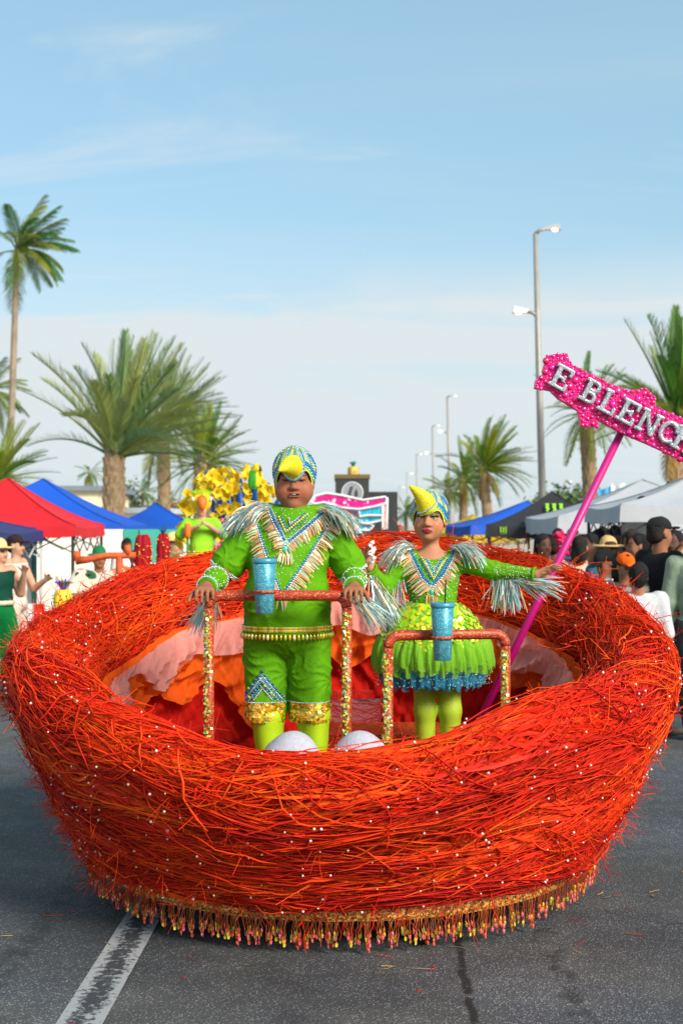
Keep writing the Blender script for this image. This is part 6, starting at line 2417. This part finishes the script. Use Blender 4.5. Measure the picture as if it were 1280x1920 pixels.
# ------------------------------------------------------------------ cart with carnival props behind the nest, left
CD = 13.0
cart = thing('prop_cart', 'low wooden prop cart behind the left rim of the nest', 'cart', (X(215, CD), CD, 0))
M['wood'] = mat('orange_wood', S(190, 82, 30), .7, noise=(12, .3), bump=(18, .5))
mb = MB(); mb.box((-.05, .1, .42), (1.15, .7, .07)); mb.build('platform', M['wood'], cart)
for e in (-1, 1):
    for f in (-.2, .4):
        mb = MB(); mb.lathe([(.05, -.03), (.19, -.03), (.19, .03), (.05, .03)], 20, (0, 0, 0), Matrix.Rotation(PI / 2, 3, 'Y')); mb.build('wheel', M['rubber'], cart, True, (e * .45 - .05, f, .19))
fr_ = thing('branch_frame', 'orange bare branch frame standing on the prop cart', 'prop', (X(224, CD), CD, .455))
def cp(px, py): return Vector((X(px, CD), 0, Z(py, CD) - .455)) - Vector((X(224, CD), 0, 0))
mb = MB(); mb.tube([(0, 0, 0), cp(225, 1095), cp(224, 1044)], [.042, .036, .032], 10); mb.build('post', M['wood'], fr_, True)
mb = MB(); mb.tube([cp(143, 1051), cp(165, 1049), cp(200, 1042), cp(255, 1041)], [.04, .032, .030, .030], 10); mb.build('branch', M['wood'], fr_, True)
mb = MB(); mb.tube([cp(144, 1052), cp(145, 1033)], [.038, .034], 10); mb.build('branch', M['wood'], fr_, True)
mb = MB(); mb.tube([cp(241, 1041), cp(239, 1022)], [.034, .03], 10); mb.build('branch', M['wood'], fr_, True)
M['velvet'] = mat('red_velvet', S(150, 8, 24), .7, noise=(8, .15), spec=.2)
def cactus(label, px, py_top, w_px, d, tuft):
    t = thing('cactus_prop', label, 'prop', (X(px, d), d, .455), 0, 'red cactus props')
    s = d / FPX
    r = w_px * s / 2
    H = Z(py_top, d) - .455
    for k in range(5):
        a = 2 * PI * k / 5 + .3
        mb = MB()
        pts = [(.45 * r * math.cos(a), .45 * r * math.sin(a), H * q) for q in (0, .1, .5, .9, .97, 1.0)]
        mb.tube(pts, [r * .5, r * .56, r * .58, r * .55, r * .4, r * .12], 12)
        mb.build('lobe', M['velvet'], t, True)
    P_ = []
    for k in range(70):
        a = random.uniform(PI, 2 * PI)
        P_.append((r * 1.03 * math.cos(a), r * 1.03 * math.sin(a), random.uniform(.3, .97) * H))
    V, F, C = beads(P_, .0085, np.tile(S(235, 175, 30), (70, 1)))
    link('studs', mesh_np('studs', V, F, M['pearl'], C), t)['kind'] = 'stuff'
    if tuft:
        mb = MB(); mb.col = S(20, 90, 120)
        for k in range(16):
            a = k * 2.4
            mb.tube([(0, 0, H - .01), (.05 * math.cos(a), .05 * math.sin(a), H + .05 + .02 * (k % 3))], [.006, .001], 4)
        mb.build('tuft', M['paint'], t)
cactus('wide red studded cactus prop on the orange branch frame', 268, 1002, 34, CD + .1, False)
cactus('narrower red studded cactus prop with a blue tuft', 306, 1000, 26, CD + .25, True)
def pineapple(label, px, py0, py1, w_px, d, zfoot, leafc, bodyc, nleaf=22):
    t = thing('pineapple_prop', label, 'prop', (X(px, d), d, zfoot))
    s = d / FPX
    r = w_px * s / 2
    zt = Z(py0, d) - zfoot
    zb = Z(py1, d) - zfoot
    mb = MB(); mb.col = bodyc
    n_, K = 24, 14
    V = []
    for i in range(K + 1):
        q = i / K
        rr = r * (1 - abs(2 * q - 1) ** 4 * .35)
        for k in range(n_):
            a = 2 * PI * k / n_
            b_ = 1 + .07 * (1 if (k // 3) % 2 else -1)
            V.append((rr * b_ * math.cos(a), rr * b_ * math.sin(a), zb + (zt - zb) * q))
    mb.add(V, [(i * n_ + k, i * n_ + (k + 1) % n_, (i + 1) * n_ + (k + 1) % n_, (i + 1) * n_ + k) for i in range(K) for k in range(n_)] + [tuple(range(n_ - 1, -1, -1)), tuple(range(K * n_, (K + 1) * n_))])
    mb.build('body', M['paint'], t, True)
    if zb > .02:
        mb = MB(); mb.col = S(120, 80, 40); mb.tube([(0, 0, 0), (0, 0, zb + .02)], r * .3, 10); mb.build('stand', M['paint'], t, True)
    P_ = [(r * 1.02 * math.cos(a), r * 1.02 * math.sin(a), zb + (zt - zb) * (.1 + .8 * random.random())) for a in [random.uniform(PI, 2 * PI) for _ in range(26)]]
    V, F, C = beads(P_, .007 * r / .09, np.array([random.choice((S(170, 40, 60), S(80, 60, 160))) for _ in P_]))
    link('studs', mesh_np('studs', V, F, M['pearl'], C), t)['kind'] = 'stuff'
    mb = MB()
    for k in range(nleaf):
        a = k * 2.4
        mb.col = leafc[k % len(leafc)]
        o_ = r * (.2 + .9 * (k / nleaf))
        mb.tube([(0, 0, zt - .01), (o_ * .6 * math.cos(a), o_ * .6 * math.sin(a), zt + r * .7), (o_ * 1.1 * math.cos(a), o_ * 1.1 * math.sin(a), zt + r * (1.2 - .5 * k / nleaf))], [r * .14, r * .10, r * .01], 5)
    mb.build('leaves', M['paint'], t)
    return t
pineapple('yellow pineapple prop with purple and green spiky top', 119, 1106, 1165, 38, 12.6, 0.0, [S(95, 30, 120), S(60, 140, 50), S(110, 40, 140)], S(232, 195, 30))

# ------------------------------------------------------------------ yellow flower float with blue branches
FD = 14.2
ff = thing('flower_float', 'parade float of blue branches covered in yellow trumpet flowers', 'parade float', (X(440, FD), FD, 0))
fo = Vector(ff.location)
mb = MB(); mb.col = S(25, 120, 140); mb.box((0, .2, .55), (1.35, 1.5, .9)); mb.build('base', M['paint'], ff)
for e in (-1, 1):
    for f in (-.4, .8):
        mb = MB(); mb.lathe([(.05, -.05), (.2, -.05), (.2, .05), (.05, .05)], 20, (0, 0, 0), Matrix.Rotation(PI / 2, 3, 'Y')); mb.build('wheel', M['rubber'], ff, True, (e * .5, f, .2))
M['bluebr'] = mat('blue_foil_branch', S(22, 80, 160), .4, .2, noise=(6, .3))
M['yflower'] = mat('yellow_felt', S(248, 212, 20), .7, objrand=S(228, 192, 25), noise=(12, .12), trans=.2)
def fp(px, py, dy=0): return P(px, py, FD + dy) - fo
br_ = []
for pts in (((450, 1040), (425, 980), (412, 935), (400, 902), (384, 888)), ((450, 1040), (440, 985), (428, 930), (405, 905)), ((452, 1040), (455, 980), (450, 930), (448, 900)),
            ((455, 1040), (470, 985), (490, 940), (500, 905)), ((458, 1040), (492, 1000), (520, 950), (535, 915)), ((445, 1040), (462, 990), (474, 945), (476, 912)), ((450, 1045), (430, 1000), (410, 975), (395, 940))):
    V = [fp(a, b, random.uniform(.05, .4) * i / 4) for i, (a, b) in enumerate(pts)]
    mb = MB(); mb.tube(V, [.055, .05, .042, .035, .028][:len(V)], 9)
    mb.build('branch', M['bluebr'], ff, True)
    br_ += V[1:]
mb = MB()
n_ = 10
prof = [(.008, 0), (.016, .02), (.022, .05), (.042, .075), (.062, .085)]
V = []
for r, z in prof:
    for k in range(n_):
        a = 2 * PI * k / n_
        q = 1 + (.28 if k % 2 else -.12) * (1 if r > .05 else 0)
        V.append((r * q * math.cos(a), r * q * math.sin(a), z))
mb.add(V, [(i * n_ + k, i * n_ + (k + 1) % n_, (i + 1) * n_ + (k + 1) % n_, (i + 1) * n_ + k) for i in range(4) for k in range(n_)])
fl_me = mb.mesh('flower', M['yflower'], True)
rf = random.Random(3)
for k in range(250):
    for _ in range(40):
        px, py = rf.uniform(338, 548), rf.uniform(880, 1035)
        e = ((px - 443) / 110) ** 2 + ((py - 988) / 108) ** 2
        if e < 1 and not (355 < px < 408 and 925 < py < 1040 and rf.random() < .8): break
    p = P(px, py, FD + rf.uniform(-.25, .45)) - fo
    o_ = link('flower', fl_me, ff, p)
    d = Vector((rf.gauss(0, .7), rf.gauss(-.9, .5), rf.gauss(.35, .6))).normalized()
    o_.rotation_euler = d.to_track_quat('Z', 'Y').to_euler()
    s = rf.uniform(.6, .95)
    o_.scale = (s, s, s)
for k in range(8):
    p = P(rf.uniform(400, 540), rf.uniform(960, 1030), FD - .3) - fo
    mb = MB(); mb.col = S(230, 60, 110); mb.ball((0, 0, 0), (.025, .025, .025), 8, 6); mb.build('bud', M['paint'], ff, True, p)
# parrot figure on top of the flowers
bird = thing('parrot_figure', 'green parrot figure with yellow head perched on the yellow flowers', 'bird figure', P(477, 902, FD - .5))
F = Field((-.2, -.15, -.25), (.2, .15, .28), .009)
F.ell((0, 0, .02), (.055, .055, .10), np.array(Matrix.Rotation(-.15, 3, 'Y')), .01)
F.ell((.02, -.01, .125), (.040, .042, .045), None, .03)
F.cone((.050, -.02, .125), (.072, -.03, .085), .020, .006, .006)
F.cone((-.01, 0, -.05), (.02, .02, -.22), .035, .012, .03)
def bird_c(V):
    C = np.tile(S(60, 150, 35), (len(V), 1))
    C[V[:, 2] > .10] = S(225, 195, 30)
    C[(V[:, 0] > .045) & (V[:, 2] > .07)] = S(60, 50, 30)
    C[(V[:, 0] > .02) & (V[:, 2] < .09) & (V[:, 2] > -.05)] = S(225, 190, 40)
    C[V[:, 2] < -.08] = S(20, 80, 140)
    return C
put('body', F, M['cloth'], bird, bird_c)
for e in (-1, 1):
    mb = MB(); mb.col = S(45, 130, 40); mb.ball((-.035, e * .045, .0), (.022, .018, .085), 10, 8); mb.build('wing', M['cloth'], bird, True)

# child in a parrot costume in front of the flowers
pd = 13.6
def parrot_extra(t, J, H):
    c = J['head']
    mb = MB(); mb.col = S(235, 195, 40); mb.ball(c + v3(0, .02, .055), (.098, .105, .105), 18, 12); hd = mb.build('parrot_hood', M['cloth'], t, True)
    mb = MB(); mb.col = S(235, 110, 20)
    mb.tube([c + v3(0, -.08, .07), c + v3(0, -.15, .05), c + v3(0, -.165, .0), c + v3(0, -.15, -.04)], [.05, .045, .028, .004], 14); mb.build('beak', M['paint'], hd, True)
    for e in (-1, 1):
        mb = MB(); mb.col = (.85, .85, .85); mb.ball(c + v3(e * .085, -.05, .08), (.012, .022, .022), 10, 8); mb.build('eye_patch', M['paint'], hd, True)
    mb = MB(); mb.col = S(150, 205, 40)
    for k in range(40):
        a = k * 2.4; q = (k / 40) ** .5
        b = c + v3(.08 * q * math.cos(a), .02 + .08 * q * math.sin(a), .15 - .03 * q)
        mb.tube([b, b + v3(.03 * math.cos(a), .03 * math.sin(a), .035)], [.008, .002], 4)
    mb.build('crest', M['cloth'], hd)
    mb = MB(); mb.col = S(30, 165, 75)
    for e in (-1, 1):
        for k in range(26):
            o_ = v3(e * .16, .05, .50 * H); d = v3(e * (.5 + random.random()), random.uniform(-.5, .6), random.uniform(-.9, .5)); d = nrm(d) * .17
            mb.add([o_, o_ + d * .6 + v3(.03, 0, .03), o_ + d, o_ + d * .6 - v3(.03, 0, .03)], [(0, 1, 2, 3)])
    mb.build('tail_tulle', M['tulle_g'], t)
    mb = MB(); mb.col = S(225, 205, 60); mb.lathe([(.11, .535 * H), (.122, .54 * H), (.122, .56 * H), (.11, .565 * H)], 30); mb.build('belt', M['shine'], t, True)
M['tulle_g'] = mat('green_tulle', S(40, 165, 80), .7, trans=.3, alpha=.7)
crowd_person('child in yellow parrot hood and lime costume before the yellow flowers', (X(378, pd), pd, .75), 1.21, .15, SKIN_L, S(140, 205, 40), S(130, 200, 45), None, None, 1.0,
             dict(elL=(-.20, -.02, .86), wrL=(-.06, -.16, .93), elR=(.20, -.02, .86), wrR=(.05, -.17, .95)), group='parade performers', sleeve=1, h=.012, extra=parrot_extra)
stg = thing('step_platform', 'green step platform under the child in the parrot hood', 'platform', (X(378, pd), pd, 0))
mb = MB(); mb.col = S(40, 140, 60); mb.box((0, 0, .36), (.62, .5, .70)); mb.build('block', M['paint'], stg)
mb = MB(); mb.col = S(230, 200, 60); mb.box((0, 0, .73), (.66, .54, .036)); mb.build('top_board', M['paint'], stg)
for px in (352, 432):
    t = thing('foam_roll', ('upright orange foam roll left of the parrot child', 'upright orange foam roll right of the parrot child')[px > 400], 'prop', (X(px, pd - .15), pd - .15, 0), 0, 'orange foam rolls')
    mb = MB(); mb.col = S(235, 110, 25); mb.tube([(0, 0, Z(1008, pd)), (0, 0, Z(1003, pd)), (0, 0, Z(985, pd)), (0, 0, Z(981, pd))], [.024, .030, .030, .024], 14); mb.build('roll', M['paint'], t, True)
    mb = MB(); mb.col = S(40, 120, 60); mb.tube([(0, 0, 0), (0, 0, Z(1007, pd))], .012, 8); mb.build('stick', M['paint'], t, True)

# ------------------------------------------------------------------ pink and turquoise wing float far behind
WD = 21.0
wf = thing('wing_float', 'pink and turquoise glitter wing panel on a float behind the boy', 'parade float', (X(655, WD), WD, 0))
wo_ = Vector(wf.location)
mb = MB(); mb.col = S(30, 110, 70); mb.box((0, .4, .75), (1.4, 1.0, 1.2)); mb.build('base', M['paint'], wf)
for e in (-1, 1):
    mb = MB(); mb.lathe([(.05, -.05), (.25, -.05), (.25, .05), (.05, .05)], 20, (0, 0, 0), Matrix.Rotation(PI / 2, 3, 'Y')); mb.build('wheel', M['rubber'], wf, True, (e * .5, .3, .25))
M['glit'] = mat('glitter_panel', attr=True, rough=.4, metal=.1, glitter=(26, .35, (.85, .8, .85), .95))
def wing(name, pts, colr, y, edge=True):
    mb = MB(); mb.col = colr
    q = [P(a, b, WD) - wo_ for a, b in pts]
    n_ = len(q)
    mb.add([Vector((v.x, y - .03, v.z)) for v in q] + [Vector((v.x, y + .03, v.z)) for v in q], [tuple(range(n_ - 1, -1, -1)), tuple(range(n_, 2 * n_))] + [(i, (i + 1) % n_, n_ + (i + 1) % n_, n_ + i) for i in range(n_)])
    o_ = mb.build(name, M['glit'], wf)
    if edge:
        mb = MB(); mb.col = (.8, .78, .78)
        mb.tube([Vector((v.x, y - .035, v.z)) for v in q] + [Vector((q[0].x, y - .035, q[0].z))], .018, 6, False)
        mb.build('piping', M['paint'], o_, True)
wing('pink_wing', [(582, 940), (592, 930), (612, 925), (640, 929), (680, 938), (722, 932), (724, 938), (722, 944), (700, 950), (672, 955), (640, 952), (608, 942), (590, 945)], S(225, 20, 130), -.12)
wing('light_wing', [(590, 946), (608, 943), (640, 953), (668, 958), (672, 968), (660, 980), (640, 985), (612, 975)], S(240, 150, 190), -.04)
wing('turquoise_feather', [(672, 956), (700, 951), (716, 949), (716, 966), (690, 966), (674, 969)], S(40, 170, 195), -.10)
wing('turquoise_feather', [(673, 970), (690, 968), (714, 968), (714, 975), (690, 982), (672, 980)], S(40, 170, 195), -.07)
wing('turquoise_feather', [(668, 982), (690, 982), (700, 986), (692, 994), (670, 994)], S(40, 170, 195), -.04)
wing('lime_feather', [(610, 944), (625, 943), (636, 952), (626, 958), (612, 955)], S(190, 215, 60), -.10)
wing('pale_post', [(716, 934), (725, 933), (725, 992), (716, 992)], S(238, 175, 165), -.05)

# sound truck with round emblem, pineapple on top
TD = 31.0
tk = thing('sound_truck', 'dark sound truck with a round white emblem far down the road', 'truck', (X(660, TD), TD, 0))
zt = Z(895, TD)
mb = MB(); mb.col = (.030, .032, .028); mb.box((0, 1.2, (zt + .5) / 2), (X(692, TD) - X(629, TD), 2.4, zt - .5)); mb.build('speaker_box', M['paint'], tk)
mb = MB(); mb.col = S(110, 90, 50); mb.box((0, 1.2, zt + .02), (X(694, TD) - X(627, TD), 2.44, .09)); mb.build('top_rail', M['paint'], tk)
mb = MB(); mb.col = (.03, .03, .03); mb.box((.45, 1.6, Z(930, TD) - .35), (1.1, 2.6, .9)); mb.build('side_box', M['paint'], tk)
for e in (-1, 1):
    mb = MB(); mb.lathe([(.08, -.1), (.42, -.1), (.42, .1), (.08, .1)], 20, (0, 0, 0), Matrix.Rotation(PI / 2, 3, 'Y')); mb.build('wheel', M['rubber'], tk, True, (e * .35, .6, .42))
ez = Z(924, TD)
Ry = Matrix.Rotation(PI / 2, 3, 'X')
mb = MB(); mb.col = (.55, .56, .57); mb.tube([(.222 * math.cos(a_), -.012, ez + .222 * math.sin(a_)) for a_ in [2 * PI * q_ / 40 for q_ in range(41)]], .02, 8, False); em = mb.build('emblem', M['paint'], tk)
mb = MB(); mb.col = (.30, .31, .33); mb.lathe([(.001, 0), (.198, 0), (.198, .012), (.001, .012)], 40, (0, -.005, ez), Ry); mb.build('emblem_disc', M['paint'], em)
mb = MB(); mb.col = (.05, .05, .05)
for pts in ([(-.12, -.12), (-.05, .13), (.03, .15), (-.02, -.02), (-.03, -.14)], [(.04, -.14), (.05, .03), (.10, .10), (.13, -.02), (.12, -.10)]):
    mb.add([(a, -.024, ez + b) for a, b in pts], [tuple(range(len(pts)))])
mb.build('emblem_mark', M['paint'], em)
pineapple('gold pineapple ornament with green leaves on top of the sound truck', 662, 875, 893, 20, TD + .6, zt + .065, [S(20, 130, 100), S(30, 110, 70)], S(205, 170, 60), 12)
# distant performer in pink
crowd_person('distant performer in pink and white costume beyond the nest rim', (X(749, 36), 36, 0), 1.72, 0, SKIN_M, S(240, 150, 150), S(235, 160, 160), (.3, .02, .02), None, 1.0, None, 'parade performers', h=.03)
crowd_person('distant performer in green costume right of the pink wing', (X(733, 40), 40, 0), 1.66, .3, SKIN_M, S(40, 150, 90), S(60, 170, 110), (.05, .03, .02), None, 1.0, None, 'parade performers', h=.03)

# ------------------------------------------------------------------ spectators
WHITE = (.5, .5, .51)  # white shirts dimmed: the crowd's shade is put into the cloth colour
def floral(V):
    C = np.tile(S(205, 196, 176), (len(V), 1))
    a, b, c = vnoise(V, 26, 1), vnoise(V, 30, 2), vnoise(V, 24, 3)
    C[a > .75] = S(45, 90, 60)
    C[b > .85] = S(215, 120, 90)
    C[c > .95] = S(30, 30, 34)
    return C
def striped(c1, c2, f=70.0):
    return lambda V: np.where((np.sin(V[:, 2] * f) > .3)[:, None], np.array(c1)[None], np.array(c2)[None])
STRAW_HAT, ORANGE = S(205, 165, 110), S(240, 95, 15)
def at(px, d): return (X(px, d), d, 0)
up_arm = dict(elL=(-.20, -.10, 1.10), wrL=(-.06, -.22, 1.28))
crowd_person('woman in dark green top and pleated green skirt at left edge', at(-1, 14.2), 1.55, R_(60), SKIN_L, S(8, 62, 48), None, S(70, 50, 40), ('hat', S(225, 190, 130)), 1.1, dict(elR=(.24, -.06, 1.02), wrR=(.14, -.20, 1.22)), skirt=S(0, 105, 48), sleeve=0, h=.011)
crowd_person('woman in black cap and pale top under the navy tent', at(30, 15.6), 1.60, R_(75), SKIN_L, S(225, 205, 190), S(215, 195, 180), (.03, .02, .02), ('cap', S(45, 30, 30)), .95, dict(elR=(.2, -.12, 1.0), wrR=(.12, -.3, 1.1)), sleeve=0, h=.012)
crowd_person('stout person in green sun hat and floral shirt beside the cart', at(186, 14.6), 1.47, R_(20), SKIN_M, floral, S(60, 60, 60), (.05, .04, .03), ('hat', S(35, 115, 70)), 1.55, dict(elL=(-.33, -.10, .95), wrL=(-.15, -.28, 1.0)), h=.012)
crowd_person('person in straw sun hat with green band right of the cacti', at(326, 16.5), 1.60, R_(70), SKIN_L, S(215, 200, 185), S(90, 80, 80), (.10, .06, .03), ('hat', S(230, 190, 125)), 1.0, up_arm, h=.012)
crowd_person('dark haired man in white shirt in the teal doorway', at(238, 20), 1.52, R_(30), SKIN_D, S(210, 205, 200), S(40, 40, 50), (.015, .012, .01), None, 1.0)
crowd_person('person in orange vest behind the branch frame', at(252, 18.5), 1.38, R_(10), SKIN_D, S(235, 95, 40), S(40, 40, 50), (.015, .012, .01), None, 1.0)
floral_rng = random.Random(2)

BK = 11.6
crowd_person('man in black cap and black shirt raising his hand to his face', at(1236, BK), 1.77, R_(115), SKIN_M, BLACK, DENIM, (.02, .015, .012), ('cap', (.012, .012, .013)), 1.08, dict(elR=(.24, -.12, 1.27), wrR=(.10, -.24, 1.48)), h=.011)
crowd_person('man in pale green shirt cut off by the right edge', at(1314, 11.2), 1.72, R_(150), SKIN_M, S(140, 156, 132), S(60, 60, 60), (.02, .015, .012), None, 1.2, None, h=.012, sleeve=2)
crowd_person('girl in bright orange cap looking down', at(1171, 11.4), 1.48, R_(15), SKIN_M, striped(S(130, 122, 118), S(60, 58, 62)), S(60, 60, 70), (.03, .018, .012), ('cap', ORANGE), .9, dict(elR=(.19, -.08, .92), wrR=(.06, -.25, 1.02), elL=(-.19, -.08, .92), wrL=(-.06, -.25, 1.02)), longhair=True, head_rot=(.1, .25, 0), h=.011)
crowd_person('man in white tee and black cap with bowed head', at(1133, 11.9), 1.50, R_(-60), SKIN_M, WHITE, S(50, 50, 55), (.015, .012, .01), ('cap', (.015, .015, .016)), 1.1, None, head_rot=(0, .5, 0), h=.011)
def strap(t, J, H):
    mb = MB(); mb.col = (.02, .02, .02)
    a, b = v3(.12, .115, .80 * H), v3(-.14, .125, .55 * H)
    mb.ribbon([Vector(a + v3(-.03, -.12, .03)), Vector(a), Vector((a + b) / 2 + v3(0, .035, 0)), Vector(b)], [.04] * 4, Vector((.6, 0, .75)))
    mb.build('bag_strap', M['cloth'], t)
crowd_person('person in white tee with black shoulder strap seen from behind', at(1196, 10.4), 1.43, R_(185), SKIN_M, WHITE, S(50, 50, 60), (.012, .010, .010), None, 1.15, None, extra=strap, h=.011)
crowd_person('person in wide straw hat and teal shirt seen from behind', at(1139, 13.4), 1.58, R_(200), SKIN_L, S(30, 90, 110), S(60, 60, 60), (.05, .03, .02), ('hat', STRAW_HAT), 1.0, None)
crowd_person('dark haired man in profile left of the black shirted man', at(1194, 13.2), 1.63, R_(-80), SKIN_M, (.03, .03, .035), DENIM, (.012, .01, .01), None, 1.0, None)
crowd_person('bald man in beige top behind the bowed white tee man', at(1117, 13.6), 1.52, R_(-120), SKIN_M, S(190, 170, 150), S(70, 70, 70), None, None, 1.1, None, sleeve=0)
crowd_person('dark haired woman in beige top next to the pink pole', at(1086, 14.2), 1.60, R_(165), SKIN_L, S(205, 178, 148), S(70, 70, 70), (.015, .012, .01), None, .95, None, longhair=True)
crowd_person('dark haired person turning left beyond the bald man', at(1104, 15.2), 1.62, R_(-60), SKIN_D, S(80, 70, 65), S(50, 50, 60), (.012, .01, .01), None, 1.0, None)
def pinkf(t, J, H):
    mb = MB()
    for k in range(60):
        mb.col = random.choice((S(235, 30, 90), S(240, 60, 110)))
        z = J['head'][2] - .28 + .42 * random.random()
        c = Vector((.17 + random.gauss(0, .025), -.05 + random.gauss(0, .03), z))
        mb.ball(c, random.uniform(.015, .032), 6, 4)
    mb.build('feather_boa', M['cloth'], t, True)
crowd_person('performer with black hair and a pink feather boa', at(1018, 14.4), 1.62, R_(20), SKIN_D, S(160, 150, 60), S(70, 60, 60), (.012, .01, .01), None, 1.0, None, 'parade performers', longhair=True, extra=pinkf)
bx_ = thing('crate', 'grey crate under the white shirted man by the white tent', 'crate', (X(1204, 17), 17, 0))
mb = MB(); mb.col = S(110, 110, 112); mb.box((0, 0, .22), (.6, .5, .44)); mb.build('box', M['paint'], bx_)
mb = MB(); mb.col = S(90, 90, 92); mb.box((0, 0, .455), (.64, .54, .03)); mb.build('lid', M['paint'], bx_)
crowd_person('man in white shirt standing taller in front of the white tent', (X(1204, 17), 17, .47), 1.58, R_(160), SKIN_D, S(215, 215, 215), DENIM, (.012, .01, .01), None, 1.0, None)
extra = [(1040, 15.6, 1.58, 'person in purple top close behind the pink feather boa', S(90, 40, 110), SKIN_M, (.015, .01, .01), 140),
         (1122, 17.6, 1.66, 'person in mustard top beyond the bald man', S(170, 130, 40), SKIN_D, (.012, .01, .01), 170),
         (1150, 18.5, 1.7, 'person in black top and dark hair below the long white tent', (.03, .03, .03), SKIN_D, (.012, .01, .01), 200),
         (1182, 16.0, 1.66, 'person in dark red top between orange cap and profile man', S(110, 25, 35), SKIN_M, (.03, .018, .012), 190),
         (1216, 18.8, 1.68, 'person in brown top under the nearer white tent', S(90, 62, 45), SKIN_M, (.012, .01, .01), 20),
         (1058, 17.5, 1.60, 'person in pale blue top far behind the pink pole', striped(S(150, 185, 200), S(90, 120, 150), 55), SKIN_M, (.02, .015, .01), 30),
         (1160, 16.5, 1.64, 'person in navy top between straw hat and orange cap', S(40, 50, 85), SKIN_D, (.012, .01, .01), -40),
         (1228, 14.5, 1.58, 'person in grey top mostly hidden by the black shirted man', S(120, 120, 120), SKIN_M, (.015, .01, .01), 60),
         (1262, 13.0, 1.66, 'dark haired person in dark top near the right edge', (.04, .04, .045), SKIN_D, (.012, .01, .01), -30),
         (1046, 20, 1.66, 'person in maroon top under the black tent', S(110, 30, 40), SKIN_D, (.012, .01, .01), 0),
         (1075, 22, 1.66, 'person in dark blue top under the black tent', S(35, 50, 95), SKIN_M, (.012, .01, .01), 80),
         (1128, 21, 1.68, 'person in red top below the long white tent', S(160, 40, 40), SKIN_M, (.02, .012, .01), -70)]
for px, d, H, lab, c_, sk, hc, az in extra:
    crowd_person(lab, at(px, d), H, R_(az), sk, c_, S(50, 52, 60), hc, None, 1.0, None, h=.018)

# small flags beyond the tents on the right
for px, py, c_, lab in ((1130, 918, S(70, 160, 215), 'light blue flag above the black tent'), (1157, 912, S(205, 215, 225), 'pale flag on a pole above the white tent')):
    d = 48.0
    t = thing('flag', lab, 'flag', (X(px - 12, d), d, 0))
    H = Z(py - 6, d)
    mb = MB(); mb.col = (.6, .6, .6); mb.tube([(0, 0, 0), (0, 0, H)], [.04, .025], 8); mb.build('pole', M['paint'], t, True)
    mb = MB(); mb.col = c_
    n_ = 10
    V = []
    for i in range(n_ + 1):
        for j in (0, 1): V.append((.03 + .5 * i / n_, .05 * math.sin(i * .9), H - .05 - .36 * j - .05 * math.sin(i * .6)))
    mb.add(V, [(2 * i, 2 * i + 1, 2 * i + 3, 2 * i + 2) for i in range(n_)])
    mb.build('cloth', M['tentcloth'], t, True)
